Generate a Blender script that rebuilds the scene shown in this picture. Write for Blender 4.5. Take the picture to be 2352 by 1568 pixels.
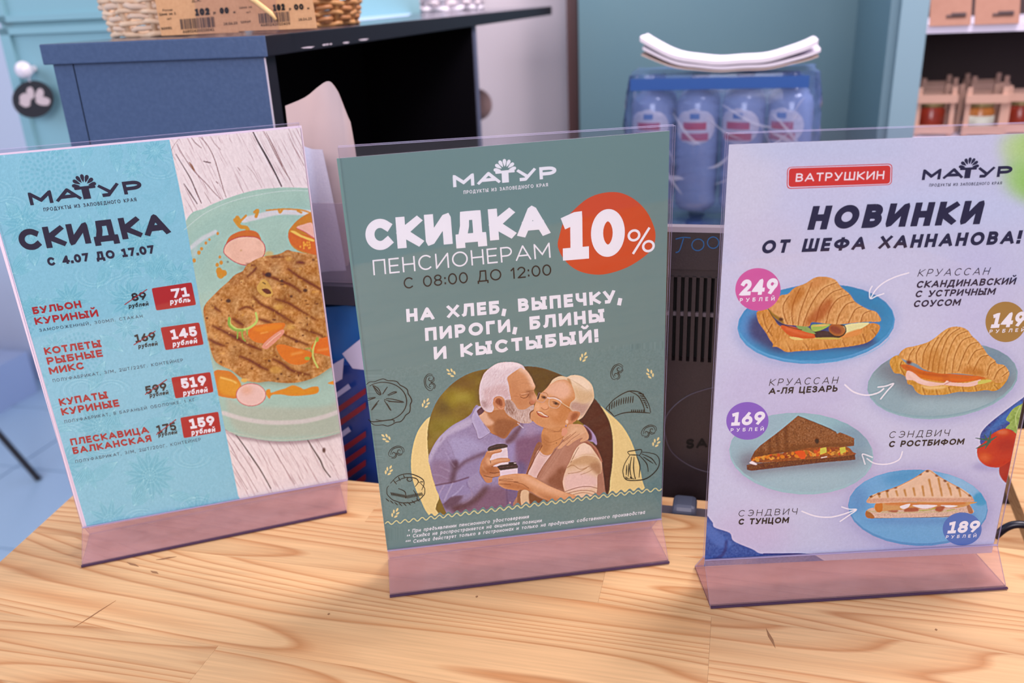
import bpy, bmesh, math, random
import numpy as np
from mathutils import Vector, Matrix
random.seed(7); rng = np.random.default_rng(7)
for o in list(bpy.data.objects): bpy.data.objects.remove(o, do_unlink=True)
S = bpy.context.scene; COL = S.collection

# ------------------------------------------------------------------ camera
FPX = 1999.03; CAM = np.array([0.0, -0.50837, 0.40874]); PITCH = 0.37606; ROLL = -0.04523
_fw = np.array([0, math.cos(PITCH), -math.sin(PITCH)]); _r = np.array([1.0, 0, 0]); _u = np.cross(_r, _fw)
_c, _s = math.cos(ROLL), math.sin(ROLL)
RR = _c*_r + _s*_u; UU = -_s*_r + _c*_u; FW = _fw
cam = bpy.data.cameras.new('camera'); camo = bpy.data.objects.new('camera', cam); COL.objects.link(camo)
M = Matrix(((RR[0], UU[0], -FW[0], CAM[0]), (RR[1], UU[1], -FW[1], CAM[1]), (RR[2], UU[2], -FW[2], CAM[2]), (0, 0, 0, 1)))
camo.matrix_world = M
cam.sensor_width = 36; cam.lens = FPX/2352*36; cam.clip_start = 0.02
cam.dof.use_dof = True; cam.dof.focus_distance = 0.61; cam.dof.aperture_fstop = 6.4
S.camera = camo

# ------------------------------------------------------------------ world, lamps and fills, exposure
S.view_settings.view_transform = 'Standard'; S.view_settings.look = 'None'
S.view_settings.gamma = 1; S.view_settings.exposure = -0.42; S.view_settings.use_curve_mapping = False
w = bpy.data.worlds.new('world'); S.world = w; w.use_nodes = True
bg = w.node_tree.nodes['Background']; bg.inputs[0].default_value = (0.80, 0.74, 0.92, 1); bg.inputs[1].default_value = 0.62
AX_ = np.array([.9656, -.26, 0]); AV_ = np.array([.26, .9656, 0])
def area(name, loc, target, size, power, color, sy=None):
    l = bpy.data.lights.new(name, 'AREA'); l.energy = power; l.color = color; l.size = size
    if sy: l.shape = 'RECTANGLE'; l.size_y = sy
    o = bpy.data.objects.new(name, l); COL.objects.link(o); o.location = loc
    o.rotation_euler = (Vector(target)-Vector(loc)).to_track_quat('-Z', 'Y').to_euler(); return o
area('ceiling_lamp', (0.5, -0.5, 1.9), (0.1, 0.2, 0), 0.9, 7, (1.0, 0.86, 0.74))
area('window_daylight', (-2.6, 0.4, 1.2), (-0.6, 1.2, -0.4), 1.6, 34, (0.62, 0.78, 1.0))
area('shop_lamp', (0.9, 0.5, 1.9), (0.3, 1.6, 0.2), 0.8, 75, (1.0, 0.88, 0.92))
area('back_wall_fill', tuple(AX_*-.02+AV_*1.25+np.array((0, 0, 1.25))), tuple(AX_*-.02+AV_*2.0+np.array((0, 0, .25))), 0.4, 11, (1.0, 0.90, 0.94))  # added fill without a visible source, brightens the back wall
area('front_fill', (-0.5, -2.3, 1.25), (0, 0.3, 0.15), 1.5, 75, (1.0, 0.92, 1.0))  # added frontal fill behind the camera, brightens the upright posters

# ------------------------------------------------------------------ geometry of the view: room axes and planes
AX = np.array([0.9656, -0.26, 0.0]); AX /= np.linalg.norm(AX)      # along the counter
AV = np.array([-AX[1], AX[0], 0.0])                                # into the shop
Z = np.array([0, 0, 1.0])
def ray(x, y): return FW + RR*((x-1176)/FPX) - UU*((y-784)/FPX)
def onz(x, y, z=0.0):
    d = ray(x, y); return CAM + d*((z-CAM[2])/d[2])
class Plane:
    def __init__(s, p, n): s.p = np.array(p, float); s.n = np.array(n, float)/np.linalg.norm(n)
    def at(s, x, y, lift=0.0):
        d = ray(x, y); t = ((s.p + s.n*lift - CAM) @ s.n)/(d @ s.n); return CAM + d*t
def vplane(v): return Plane(AV*v, -AV)
def pv(x, y, v): return vplane(v).at(x, y)
def W3(u, v, z): return AX*u + AV*v + Z*z
def uv_of(p): return (p @ AX, p @ AV)

# ------------------------------------------------------------------ colours and materials
def lin(c): 
    c = np.asarray(c, float)/255; return np.where(c <= 0.04045, c/12.92, ((c+0.055)/1.055)**2.4)
MATS = {}
def mat(name, rgb, rough=0.5, metal=0.0, spec=0.5, fn=None, **kw):
    """rgb is a display colour 0-255 of the thing under neutral light"""
    if name in MATS: return MATS[name]
    m = bpy.data.materials.new(name); m.use_nodes = True; nt = m.node_tree; b = nt.nodes['Principled BSDF']
    b.inputs['Base Color'].default_value = (*[float(min(0.95, q)) for q in lin(rgb)], 1)
    b.inputs['Roughness'].default_value = rough; b.inputs['Metallic'].default_value = metal
    b.inputs['Specular IOR Level'].default_value = spec
    for k, v in kw.items(): b.inputs[k.replace('_', ' ')].default_value = v
    if fn: fn(nt, b)
    MATS[name] = m; return m
def speckle(scale, amount, rgb, bump=0.0, stretch=(1, 1, 1)):
    def f(nt, b):
        N = nt.nodes; L = nt.links
        tc = N.new('ShaderNodeTexCoord'); mp = N.new('ShaderNodeMapping'); mp.inputs['Scale'].default_value = stretch
        n = N.new('ShaderNodeTexNoise'); n.inputs['Scale'].default_value = scale; n.inputs['Detail'].default_value = 5
        L.new(tc.outputs['Object'], mp.inputs[0]); L.new(mp.outputs[0], n.inputs['Vector'])
        mx = N.new('ShaderNodeMix'); mx.data_type = 'RGBA'; rp = N.new('ShaderNodeMapRange')
        rp.inputs[1].default_value = 0.35; rp.inputs[2].default_value = 0.7; rp.inputs[4].default_value = amount
        L.new(n.outputs['Fac'], rp.inputs[0]); L.new(rp.outputs[0], mx.inputs['Factor'])
        mx.inputs[6].default_value = b.inputs['Base Color'].default_value; mx.inputs[7].default_value = (*lin(rgb), 1)
        L.new(mx.outputs[2], b.inputs['Base Color'])
        if bump:
            bp = N.new('ShaderNodeBump'); bp.inputs['Strength'].default_value = bump; bp.inputs['Distance'].default_value = 0.001
            L.new(n.outputs['Fac'], bp.inputs['Height']); L.new(bp.outputs[0], b.inputs['Normal'])
    return f
def acrylic(name, tint=(0.97, 0.96, 0.99), haze=0.0, hazecol=(200, 180, 195), rough=0.03, scratch=0.0):
    if name in MATS: return MATS[name]
    m = bpy.data.materials.new(name); m.use_nodes = True; nt = m.node_tree; N = nt.nodes; L = nt.links
    for n in list(N): N.remove(n)
    out = N.new('ShaderNodeOutputMaterial'); tr = N.new('ShaderNodeBsdfTransparent'); tr.inputs[0].default_value = (*tint, 1)
    gl = N.new('ShaderNodeBsdfGlossy'); gl.inputs['Roughness'].default_value = rough
    lw = N.new('ShaderNodeLayerWeight'); pw_ = N.new('ShaderNodeMath'); pw_.operation = 'POWER'; pw_.inputs[1].default_value = 5; L.new(lw.outputs['Facing'], pw_.inputs[0])
    fr = N.new('ShaderNodeMath'); fr.operation = 'MULTIPLY_ADD'; fr.inputs[1].default_value = .94; fr.inputs[2].default_value = .035; L.new(pw_.outputs[0], fr.inputs[0])
    mx = N.new('ShaderNodeMixShader'); L.new(fr.outputs[0], mx.inputs[0]); L.new(tr.outputs[0], mx.inputs[1]); L.new(gl.outputs[0], mx.inputs[2])
    last = mx
    if haze > 0:
        df = N.new('ShaderNodeBsdfDiffuse'); df.inputs[0].default_value = (*lin(hazecol), 1)
        m2 = N.new('ShaderNodeMixShader'); m2.inputs[0].default_value = haze
        if scratch:
            tc = N.new('ShaderNodeTexCoord'); n = N.new('ShaderNodeTexNoise'); n.inputs['Scale'].default_value = 38; n.inputs['Detail'].default_value = 8
            n.inputs['Roughness'].default_value = 0.7
            mp = N.new('ShaderNodeMapping'); mp.inputs['Scale'].default_value = (0.5, 1, 1.6); mp.inputs['Rotation'].default_value = (0.3, 0.5, 0.4)
            L.new(tc.outputs['Object'], mp.inputs[0]); L.new(mp.outputs[0], n.inputs['Vector'])
            r = N.new('ShaderNodeMapRange'); r.inputs[1].default_value = 0.3; r.inputs[2].default_value = 0.75
            r.inputs[3].default_value = haze-scratch; r.inputs[4].default_value = haze+scratch
            L.new(n.outputs['Fac'], r.inputs[0]); L.new(r.outputs[0], m2.inputs[0])
        L.new(last.outputs[0], m2.inputs[1]); L.new(df.outputs[0], m2.inputs[2]); last = m2
    L.new(last.outputs[0], out.inputs[0]); MATS[name] = m; return m

# ------------------------------------------------------------------ object helpers
def link(o, parent=None):
    COL.objects.link(o)
    if parent is not None: o.parent = parent
    return o
def loc_of(parent):
    if parent is None: return np.zeros(3)
    l = np.zeros(3)
    while parent is not None: l = l + np.array(parent.location); parent = parent.parent
    return l
def mesh(name, verts, faces, m, parent=None, smooth=False, mi=None, label=None, origin=None, recalc=True):
    verts = np.asarray(verts, float)
    org = loc_of(parent) if parent is not None else (np.array(origin, float) if origin is not None else np.array([*verts.mean(0)[:2], verts[:, 2].min()]))
    me = bpy.data.meshes.new(name); me.from_pydata((verts-org).tolist(), [], [list(map(int, f)) for f in faces])
    for q in (m if isinstance(m, (list, tuple)) else [m]): me.materials.append(q)
    if mi is not None: me.polygons.foreach_set('material_index', np.asarray(mi, dtype=np.int32))
    if smooth: me.polygons.foreach_set('use_smooth', [True]*len(me.polygons))
    me.update()
    if recalc and len(faces) < 30000:
        b_ = bmesh.new(); b_.from_mesh(me); bmesh.ops.recalc_face_normals(b_, faces=b_.faces); b_.to_mesh(me); b_.free()
    o = bpy.data.objects.new(name, me)
    if parent is None: o.location = org
    link(o, parent)
    if label: o['label'] = label
    return o
def tag(o, label, cat, group=None):
    o['label'] = label; o['category'] = cat
    if group: o['group'] = group
    return o
def struct(o): o['kind'] = 'structure'; return o
def thing(name, label, cat, loc, group=None):
    o = bpy.data.objects.new(name, None); o.location = loc; o.empty_display_size = 0.02; COL.objects.link(o); return tag(o, label, cat, group)
def prism(poly, vec):
    """closed prism from a polygon of 3-D points swept by vec"""
    P = np.asarray(poly, float); n = len(P); V = np.vstack([P, P+np.asarray(vec)])
    F = [list(range(n)), list(range(2*n-1, n-1, -1))] + [[i, i+n, (i+1) % n+n, (i+1) % n] for i in range(n)]
    return V, F
class MB:
    def __init__(s): s.v = []; s.f = []; s.m = []; s.n = 0
    def add(s, V, F, mi=0):
        V = np.asarray(V, float); s.v.append(V); s.f += [[i+s.n for i in f] for f in F]; s.m += [mi]*len(F); s.n += len(V); return s
    def prism(s, poly, vec, mi=0): return s.add(*prism(poly, vec), mi)
    def box(s, u0, u1, v0, v1, z0, z1, mi=0):
        return s.prism([W3(u0, v0, z0), W3(u1, v0, z0), W3(u1, v1, z0), W3(u0, v1, z0)], (0, 0, z1-z0), mi)
    def tube(s, pts, r, n=8, closed=False, mi=0):
        pts = np.asarray(pts, float); k = len(pts); rr = np.broadcast_to(np.asarray(r, float), (k,)); up = np.array([0.13, 0.21, 0.97]); V = []
        for i in range(k):
            a = pts[(i+1) % k] if (closed or i < k-1) else pts[i]; b = pts[i-1] if (closed or i > 0) else pts[i]
            t = a-b; t /= (np.linalg.norm(t)+1e-12); x = np.cross(up, t)
            if np.linalg.norm(x) < 0.1: x = np.cross([1, 0, 0], t)
            x /= np.linalg.norm(x); y = np.cross(t, x)
            for j in range(n):
                q = 2*math.pi*j/n; V.append(pts[i]+rr[i]*(math.cos(q)*x+math.sin(q)*y))
        F = []
        for i in range(k if closed else k-1):
            for j in range(n):
                a, b = i*n+j, i*n+(j+1) % n; c, d = ((i+1) % k)*n+(j+1) % n, ((i+1) % k)*n+j; F.append([a, b, c, d])
        if not closed: F += [list(range(n-1, -1, -1)), [(k-1)*n+j for j in range(n)]]
        return s.add(V, F, mi)
    def lathe(s, base, prof, n=24, axis=(0, 0, 1), mi=0):
        ax = np.array(axis, float); ax /= np.linalg.norm(ax); x = np.cross(ax, [0.3, 0.9, 0.1]); x /= np.linalg.norm(x); y = np.cross(ax, x); V = []
        for (r, h) in prof:
            for j in range(n):
                q = 2*math.pi*j/n; V.append(np.array(base)+ax*h+max(r, 1e-5)*(math.cos(q)*x+math.sin(q)*y))
        F = [[i*n+j, i*n+(j+1) % n, (i+1)*n+(j+1) % n, (i+1)*n+j] for i in range(len(prof)-1) for j in range(n)]
        F += [list(range(n-1, -1, -1)), [(len(prof)-1)*n+j for j in range(n)]]
        return s.add(V, F, mi)
    def grid(s, G, mi=0):
        G = np.asarray(G, float); a, b = G.shape[:2]
        return s.add(G.reshape(-1, 3), [[i*b+j, i*b+j+1, (i+1)*b+j+1, (i+1)*b+j] for i in range(a-1) for j in range(b-1)], mi)
    def build(s, name, m, parent=None, smooth=False, label=None, origin=None):
        return mesh(name, np.vstack(s.v), s.f, m, parent, smooth, s.m, label, origin)
def bevel(o, wdt, seg=2):
    b = o.modifiers.new('bevel', 'BEVEL'); b.width = wdt; b.segments = seg; b.limit_method = 'ANGLE'; return o
def copy_tree(o, parent=None):
    c = o.copy(); COL.objects.link(c); c.parent = parent
    for ch in o.children: copy_tree(ch, c)
    return c
CAL = None
# light falling on each poster (scale) and the haze of its acrylic sheet (offset): turns display colours into ink albedo
TINT = [((.925, .77, .86), (.046, .033, .034)), ((.935, .775, .86), (.046, .032, .029)), ((.957, .795, .88), (.040, .029, .028))]
def albedo(rgb, tint):
    if CAL is not None: return np.full(np.shape(rgb), CAL)
    t = np.array(tint); return np.clip((lin(rgb)-t[1])/t[0], .004, .93)
# ------------------------------------------------------------------ stroke alphabet used for all printed lettering
def _o(x0, y0, x1, y1, a0, a1): return ('o', (x0+x1)/2, (y0+y1)/2, (x1-x0)/2, (y1-y0)/2, a0, a1)
def L_(*p): return ('l', [(p[i], p[i+1]) for i in range(0, len(p), 2)])
def C_(*parts): return ('c', parts)         # a chain of arcs and points drawn as one line
G = {}
def g(ch, wd, *st): G[ch] = (wd, st)
g('А', .95, L_(0, 0, .5, 1, 1, 0), L_(.2, .3, .8, .3))
g('Б', .72, L_(.95, 1, 0, 1, 0, 0), C_((0, 0), (.55, 0), _o(.1, 0, 1, .58, -90, 90), (0, .58)))
g('В', .74, L_(0, 0, 0, 1), C_((0, 1), (.5, 1), _o(.05, .53, .92, 1, 90, -90), (0, .53)), C_((0, .53), (.5, .53), _o(.1, 0, 1, .53, 90, -90), (0, 0)))
g('Г', .6, L_(0, 0, 0, 1, 1, 1))
g('Д', .95, L_(.1, 0, .24, .55, .27, 1, .82, 1, .82, 0), L_(0, -.16, 0, 0, 1, 0, 1, -.16))
g('Е', .64, L_(1, 0, 0, 0, 0, 1, 1, 1), L_(0, .5, .9, .5))
g('Ж', 1.2, L_(.5, 0, .5, 1), L_(0, 0, .45, .52, .05, 1), L_(1, 0, .55, .52, .95, 1))
g('З', .7, C_(_o(0, .53, .93, 1, 155, -90), (.4, .53)), C_((.4, .53), _o(0, 0, 1, .53, 90, -155)))
g('И', .82, L_(0, 1, 0, 0, 1, 1, 1, 0))
g('Й', .82, L_(0, 1, 0, 0, 1, 1, 1, 0), ('u', .5, 1.28, .2))
g('К', .78, L_(0, 0, 0, 1), L_(1, 1, .12, .5, 1, 0))
g('Л', .85, L_(0, 0, .12, .06, .22, .5, .25, 1, 1, 1, 1, 0))
g('М', 1.0, L_(0, 0, 0, 1, .5, .25, 1, 1, 1, 0))
g('Н', .78, L_(0, 0, 0, 1), L_(1, 0, 1, 1), L_(0, .5, 1, .5))
g('О', .98, _o(0, 0, 1, 1, 0, 360))
g('П', .78, L_(0, 0, 0, 1, 1, 1, 1, 0))
g('Р', .72, L_(0, 0, 0, 1), C_((0, 1), (.5, 1), _o(.05, .4, 1, 1, 90, -90), (0, .4)))
g('С', .86, _o(0, 0, 1.08, 1, 48, 312))
g('Т', .72, L_(0, 1, 1, 1), L_(.5, 0, .5, 1))
g('У', .82, L_(0, 1, .5, .35), L_(1, 1, .42, .0, .15, 0))
g('Ф', 1.1, L_(.5, 0, .5, 1), _o(0, .2, 1, .85, 0, 360))
g('Х', .84, L_(0, 0, 1, 1), L_(0, 1, 1, 0))
g('Ц', .86, L_(0, 1, 0, 0, 1, 0, 1, -.18), L_(.85, 1, .85, 0))
g('Ч', .74, C_((0, 1), (0, .7), _o(0, .4, .9, 1, 180, 270), (1, .4)), L_(1, 1, 1, 0))
g('Ш', 1.1, L_(0, 1, 0, 0, 1, 0, 1, 1), L_(.5, 0, .5, 1))
g('Щ', 1.15, L_(0, 1, 0, 0, 1, 0, 1, -.18), L_(.46, 0, .46, 1), L_(.92, 1, .92, 0))
g('Ъ', .82, L_(0, 1, .25, 1, .25, 0), C_((.25, 0), (.6, 0), _o(.3, 0, 1, .58, -90, 90), (.25, .58)))
g('Ь', .7, L_(0, 1, 0, 0), C_((0, 0), (.5, 0), _o(.1, 0, 1, .58, -90, 90), (0, .58)))
g('Ы', 1.06, L_(0, 1, 0, 0), C_((0, 0), (.3, 0), _o(.08, 0, .62, .58, -90, 90), (0, .58)), L_(.9, 0, .9, 1), L_(.78, 1, 1, 1), L_(.78, 0, 1, 0))
g('Э', .84, _o(-.08, 0, 1, 1, 132, -132), L_(.35, .5, .95, .5))
g('Ю', 1.2, L_(0, 0, 0, 1), L_(0, .5, .35, .5), _o(.33, 0, 1, 1, 0, 360))
g('Я', .72, L_(1, 0, 1, 1), C_((1, 1), (.5, 1), _o(0, .42, .95, 1, 90, 270), (1, .42)), L_(.5, .42, 0, 0))
g('0', .78, _o(0, 0, 1, 1, 0, 360)); g('1', .42, L_(0, .78, .7, 1, .7, 0)); g('i', .6, L_(0, .92, .55, 1, .55, 0), L_(0, 0, 1, 0))
g('2', .7, C_(_o(0, .42, 1, 1, 160, -35), (0, 0), (1, 0))); g('3', .68, *G['З'][1])
g('4', .8, L_(.72, 0, .72, 1, 0, .25, 1, .25)); g('5', .7, C_((.9, 1), (.12, 1), (.06, .56), (.4, .62), _o(0, 0, 1, .62, 90, -150)))
g('6', .74, _o(0, 0, 1, .62, 0, 360), L_(.62, 1, .1, .45)); g('7', .7, L_(0, 1, 1, 1, .35, 0))
g('8', .72, _o(.06, .52, .94, 1, 0, 360), _o(0, 0, 1, .52, 0, 360)); g('9', .74, _o(0, .38, 1, 1, 0, 360), L_(.38, 0, .9, .55))
g('.', .2, L_(.5, .0, .5, .06)); g(',', .2, L_(.6, .06, .3, -.2)); g(':', .2, L_(.5, .1, .5, .14), L_(.5, .62, .5, .66)); g('!', .2, L_(.5, .0, .5, .02), L_(.5, .5, .5, 1))
g('-', .4, L_(0, .45, 1, .45)); g('/', .42, L_(0, -.05, 1, 1.05)); g('*', .34, L_(.5, .62, .5, 1), L_(.1, .7, .9, .92), L_(.1, .92, .9, .7))
g('%', 1.0, L_(.2, -.02, .8, 1.02), _o(0, .55, .42, 1, 0, 360), _o(.58, 0, 1, .45, 0, 360)); g(' ', .5)
g('S', .68, C_(_o(0, .52, 1, 1, 30, 270), _o(0, 0, 1, .52, 90, -150))); G['A'] = G['А']; G['M'] = G['М']
g('U', .78, C_((0, 1), (0, .5), _o(0, 0, 1, .9, 180, 360), (1, 1))); g('N', .8, L_(0, 0, 0, 1, 1, 0, 1, 1)); g('G', .86, C_(_o(0, 0, 1, 1, 48, 345), (.98, .5), (.6, .5)))
X = .72
def low(ch, wd, *st): g(ch, wd, *st)
for a, b in zip('вгжзийклмнопстхцчшщъыьэюя', 'ВГЖЗИЙКЛМНОПСТХЦЧШЩЪЫЬЭЮЯ'): G[a] = (G[b][0]*.74, ('lc', b))
g('а', .58, _o(0, 0, 1, X, 0, 360), L_(1, 0, 1, X)); g('д', .6, _o(0, 0, 1, X, 0, 360), C_((1, .3), _o(-.1, .1, 1, 1.02, 0, 110)))
g('б', .6, _o(0, 0, 1, X, 0, 360), C_((0, .35), _o(0, .1, 1.3, 1.05, 180, 90), (.95, 1.06))); g('е', .6, C_((.1, .36), (1, .38), _o(0, 0, 1, X, 0, 310)))
g('р', .6, L_(0, -.28, 0, X), _o(0, 0, 1, X, 0, 360)); g('у', .56, L_(0, X, .5, .05), L_(1, X, .3, -.28, 0, -.28)); g('ф', .8, L_(.5, -.25, .5, 1), _o(0, 0, 1, X, 0, 360))
def _arc(a, n=None):
    _, cx, cy, rx, ry, a0, a1 = a; n = n or max(4, int(abs(a1-a0)/15)); return [(cx+rx*math.cos(math.radians(a0+(a1-a0)*i/n)), cy+ry*math.sin(math.radians(a0+(a1-a0)*i/n))) for i in range(n+1)]
def _flat(st):
    if st[0] == 'l': return st[1], False
    if st[0] == 'o': return _arc(st), abs(st[6]-st[5]) >= 360
    if st[0] == 'u': return [(st[1]-st[3], st[2]+.05), (st[1]-st[3]*.4, st[2]-.06), (st[1]+st[3]*.4, st[2]-.06), (st[1]+st[3], st[2]+.05)], False
    pts = []
    for q in st[1]: pts += (_arc(q) if q[0] == 'o' else [q])
    return pts, False
def stroke_quads(pts, wd, closed=False, cap=True, miter=True, taper=None):
    """a polyline fattened to width wd as plain convex polygons (2-D)"""
    P = np.array(pts, float); out = []
    keep = [0]+[i for i in range(1, len(P)) if np.linalg.norm(P[i]-P[i-1]) > 1e-6]; P = P[keep]; n = len(P)
    if n < 2: return out
    h = wd/2; W = np.full(n, h) if taper is None else h*np.interp(np.linspace(0, 1, n), [0, .5, 1], taper)
    segs = [(i, (i+1) % n) for i in range(n-1)]
    D = []
    for a, b in segs:
        d = P[b]-P[a]; d /= np.linalg.norm(d); D.append(d)
    for k, (a, b) in enumerate(segs):
        A, B = P[a].copy(), P[b].copy(); d = D[k]; nn = np.array([-d[1], d[0]])
        if cap and not closed and k == 0: A = A-d*h
        if cap and not closed and k == len(segs)-1: B = B+d*h
        out.append([A+nn*W[a], A-nn*W[a], B-nn*W[b], B+nn*W[b]])
    if miter:
        for k in range(len(segs) if closed else len(segs)-1):
            d0, d1 = D[k], D[(k+1) % len(segs)]; p = P[segs[k][1]]; hw = W[segs[k][1]]
            cr = d0[0]*d1[1]-d0[1]*d1[0]; dt = float(np.clip(d0@d1, -1, 1))
            if abs(cr) < 1e-3: continue
            sg = -1 if cr > 0 else 1
            a = p+sg*hw*np.array([-d0[1], d0[0]]); b = p+sg*hw*np.array([-d1[1], d1[0]])
            m = (a+b)/2-p; ml = np.linalg.norm(m)
            if ml > 1e-6:
                tip = min(hw/max(math.sqrt((1+dt)/2), .2), hw*1.75)*.96
                out.append([p, a, p+m/ml*tip, b])
    return out
def layout(s, wd, length, gap=.16, clampy=True):
    """polygons of a text line in cap-height units, stretched to 'length' cap heights"""
    tot = sum(G[c][0] for c in s)+gap*(len(s)-1); k = length/tot; x = 0; polys = []
    for c in s:
        W, st = G[c]; W = W*k; lc = 1.0
        if st and st[0] == 'lc': lc = X; st = G[st[1]][1]
        iw = max(W-wd, .001)
        for q in st:
            pts, cl = _flat(q); dot = len(pts) == 2 and W < .45*k and c in '.,:!'
            P = [(x+wd/2+p[0]*iw if not dot else x+W*p[0], (wd/2+p[1]*(lc-wd)) if 0 <= p[1] <= 1 else (p[1]*lc-wd/2 if p[1] > 1 else p[1]+wd/2)) for p in pts]
            if q[0] == 'u': P = [(x+W/2+(p[0]-.5)*W*.95, lc*1.0+.06+(p[1]-1.16)*.9+wd*.25) for p in pts]
            ww = wd*(1.15 if dot else 1)*(.72 if q[0] == 'u' else 1)
            for poly in stroke_quads(P, ww, cl, miter=True):
                if c in 'АИМХУКЖЯЛA479NЗв' or c == '2': poly = [np.array([a[0], min(max(a[1], 0), lc)]) for a in poly]
                if q[0] == 'l' and lc == 1 and clampy and q[0] != 'u' and not any(p[1] < 0 or p[1] > 1 for p in pts): poly = [np.array([a[0], min(max(a[1], 0), lc)]) for a in poly]
                polys.append(poly)
        x += W+gap*k
    return polys
def flatmesh(name, polys, plane, lift, m, parent, label=None):
    V = []; F = []
    for k_, p in enumerate(polys):
        b = len(V); V += [plane.at(q[0], q[1], lift+(k_ % 48)*1.6e-6) for q in p]; F.append(list(range(b, b+len(p))))
    # face every piece towards the front of the plane
    F2 = []
    for f in F:
        a = np.zeros(3)
        for i in range(1, len(f)-1): a += np.cross(V[f[i]]-V[f[0]], V[f[i+1]]-V[f[0]])
        F2.append(f if a @ plane.n > 0 else f[::-1])
    return mesh(name, V, F2, m, parent, label=label, recalc=False)
class Print:
    """a flat printed sheet: knows its plane, its up direction and its ink materials"""
    def __init__(s, plane, corners, white=(235, 228, 238), parent=None, tint=(1, 1, 1), pref='ink'):
        s.plane = plane; s.parent = parent; s.tint = tint; s.pref = pref
        s.TL, s.TR, s.BR, s.BL = [np.array(c, float) for c in corners]
        src = [(0, 0), (1, 0), (1, 1), (0, 1)]; A = []
        for (x, y), (X_, Y_) in zip(src, (s.TL, s.TR, s.BR, s.BL)):
            A.append([x, y, 1, 0, 0, 0, -X_*x, -X_*y, X_]); A.append([0, 0, 0, x, y, 1, -Y_*x, -Y_*y, Y_])
        A = np.array(A); h = np.linalg.solve(A[:, :8], A[:, 8]); s.H = np.append(h, 1).reshape(3, 3); s.Hi = np.linalg.inv(s.H)
    def px(s, u, v): q = s.H @ np.array([u, v, 1]); return q[:2]/q[2]
    def uv(s, x, y): q = s.Hi @ np.array([x, y, 1]); return q[:2]/q[2]
    def up(s, p):
        u, v = s.uv(*p); a = s.px(u, v-.01); b = s.px(u, v); d = a-b; return d/np.linalg.norm(d)
    def ink(s, rgb, rough=.45):
        nm = s.pref+'_%d_%d_%d' % tuple(rgb)
        if nm in MATS: return MATS[nm]
        a = albedo(rgb, s.tint); m = mat(nm, (0, 0, 0), rough, spec=.25); m.node_tree.nodes['Principled BSDF'].inputs['Base Color'].default_value = (*a, 1); return m
    def text(s, t, bl, br, h, rgb, wd=.2, shear=0.0, gap=.16, name='lettering', lift=.00022, parent=None):
        bl = np.array(bl, float); br = np.array(br, float); d = br-bl; Ln = np.linalg.norm(d); up = s.up((bl+br)/2)
        # leave room for the slant inside the measured width
        polys = layout(t, wd, Ln/h, gap); e = d/Ln
        out = [[bl+e*(q[0]*h)+(up+e*shear)*(q[1]*h) for q in p] for p in polys]
        return flatmesh(name, out, s.plane, lift, s.ink(rgb), parent or s.parent)
    def shape(s, pts, rgb, name='printed_shape', lift=.00012, parent=None): return flatmesh(name, [[np.array(p, float) for p in pts]], s.plane, lift, s.ink(rgb), parent or s.parent)
    def lines(s, strokes, wd, rgb, name='printed_line', lift=.00018, taper=None, parent=None):
        polys = []
        for st in strokes: polys += stroke_quads(st, wd, cap=False, miter=True, taper=taper)
        return flatmesh(name, polys, s.plane, lift, s.ink(rgb), parent or s.parent)
def smooth(pts, closed=True, n=6):
    P = np.array(pts, float); k = len(P); out = []
    rng_ = range(k) if closed else range(k-1)
    for i in rng_:
        p0 = P[(i-1) % k] if closed or i > 0 else P[i]; p1 = P[i]; p2 = P[(i+1) % k]; p3 = P[(i+2) % k] if closed or i+2 < k else P[i+1]
        for j in range(n):
            t = j/n; out.append(.5*((2*p1)+(p2-p0)*t+(2*p0-5*p1+4*p2-p3)*t*t+(3*p1-p0-3*p2+p3)*t**3))
    if not closed: out.append(P[-1])
    return out
def ell(cx, cy, rx, ry, rot=0, n=40):
    c, s_ = math.cos(rot), math.sin(rot); return [(cx+rx*math.cos(a)*c-ry*math.sin(a)*s_, cy+rx*math.cos(a)*s_+ry*math.sin(a)*c) for a in np.linspace(0, 2*math.pi, n, endpoint=False)]
# ------------------------------------------------------------------ painter for the photographs printed on the posters (becomes a colour attribute of the sheet)
def blur(a, r):
    r = int(round(r))
    if r < 1: return a
    for _ in range(2):
        for ax in (0, 1):
            pad = [(0, 0)]*a.ndim; pad[ax] = (r+1, r); c = np.cumsum(np.pad(a, pad, mode='edge'), axis=ax)
            n = a.shape[ax]; i1 = [slice(None)]*a.ndim; i0 = list(i1); i1[ax] = slice(2*r+1, 2*r+1+n); i0[ax] = slice(0, n)
            a = (c[tuple(i1)]-c[tuple(i0)])/(2*r+1)
    return a
def vnoise(h, w, sx, sy, seed=0, ang=0.0):
    g_ = np.random.default_rng(seed).random((64, 64)); yy, xx = np.mgrid[0:h, 0:w].astype(float); c, s_ = math.cos(ang), math.sin(ang)
    X_ = (xx*c+yy*s_)/sx; Y_ = (-xx*s_+yy*c)/sy; i = np.floor(X_).astype(int); j = np.floor(Y_).astype(int); fx = X_-i; fy = Y_-j; fx = fx*fx*(3-2*fx); fy = fy*fy*(3-2*fy)
    G_ = lambda a, b: g_[b % 64, a % 64]
    return (G_(i, j)*(1-fx)+G_(i+1, j)*fx)*(1-fy)+(G_(i, j+1)*(1-fx)+G_(i+1, j+1)*fx)*fy
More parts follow.
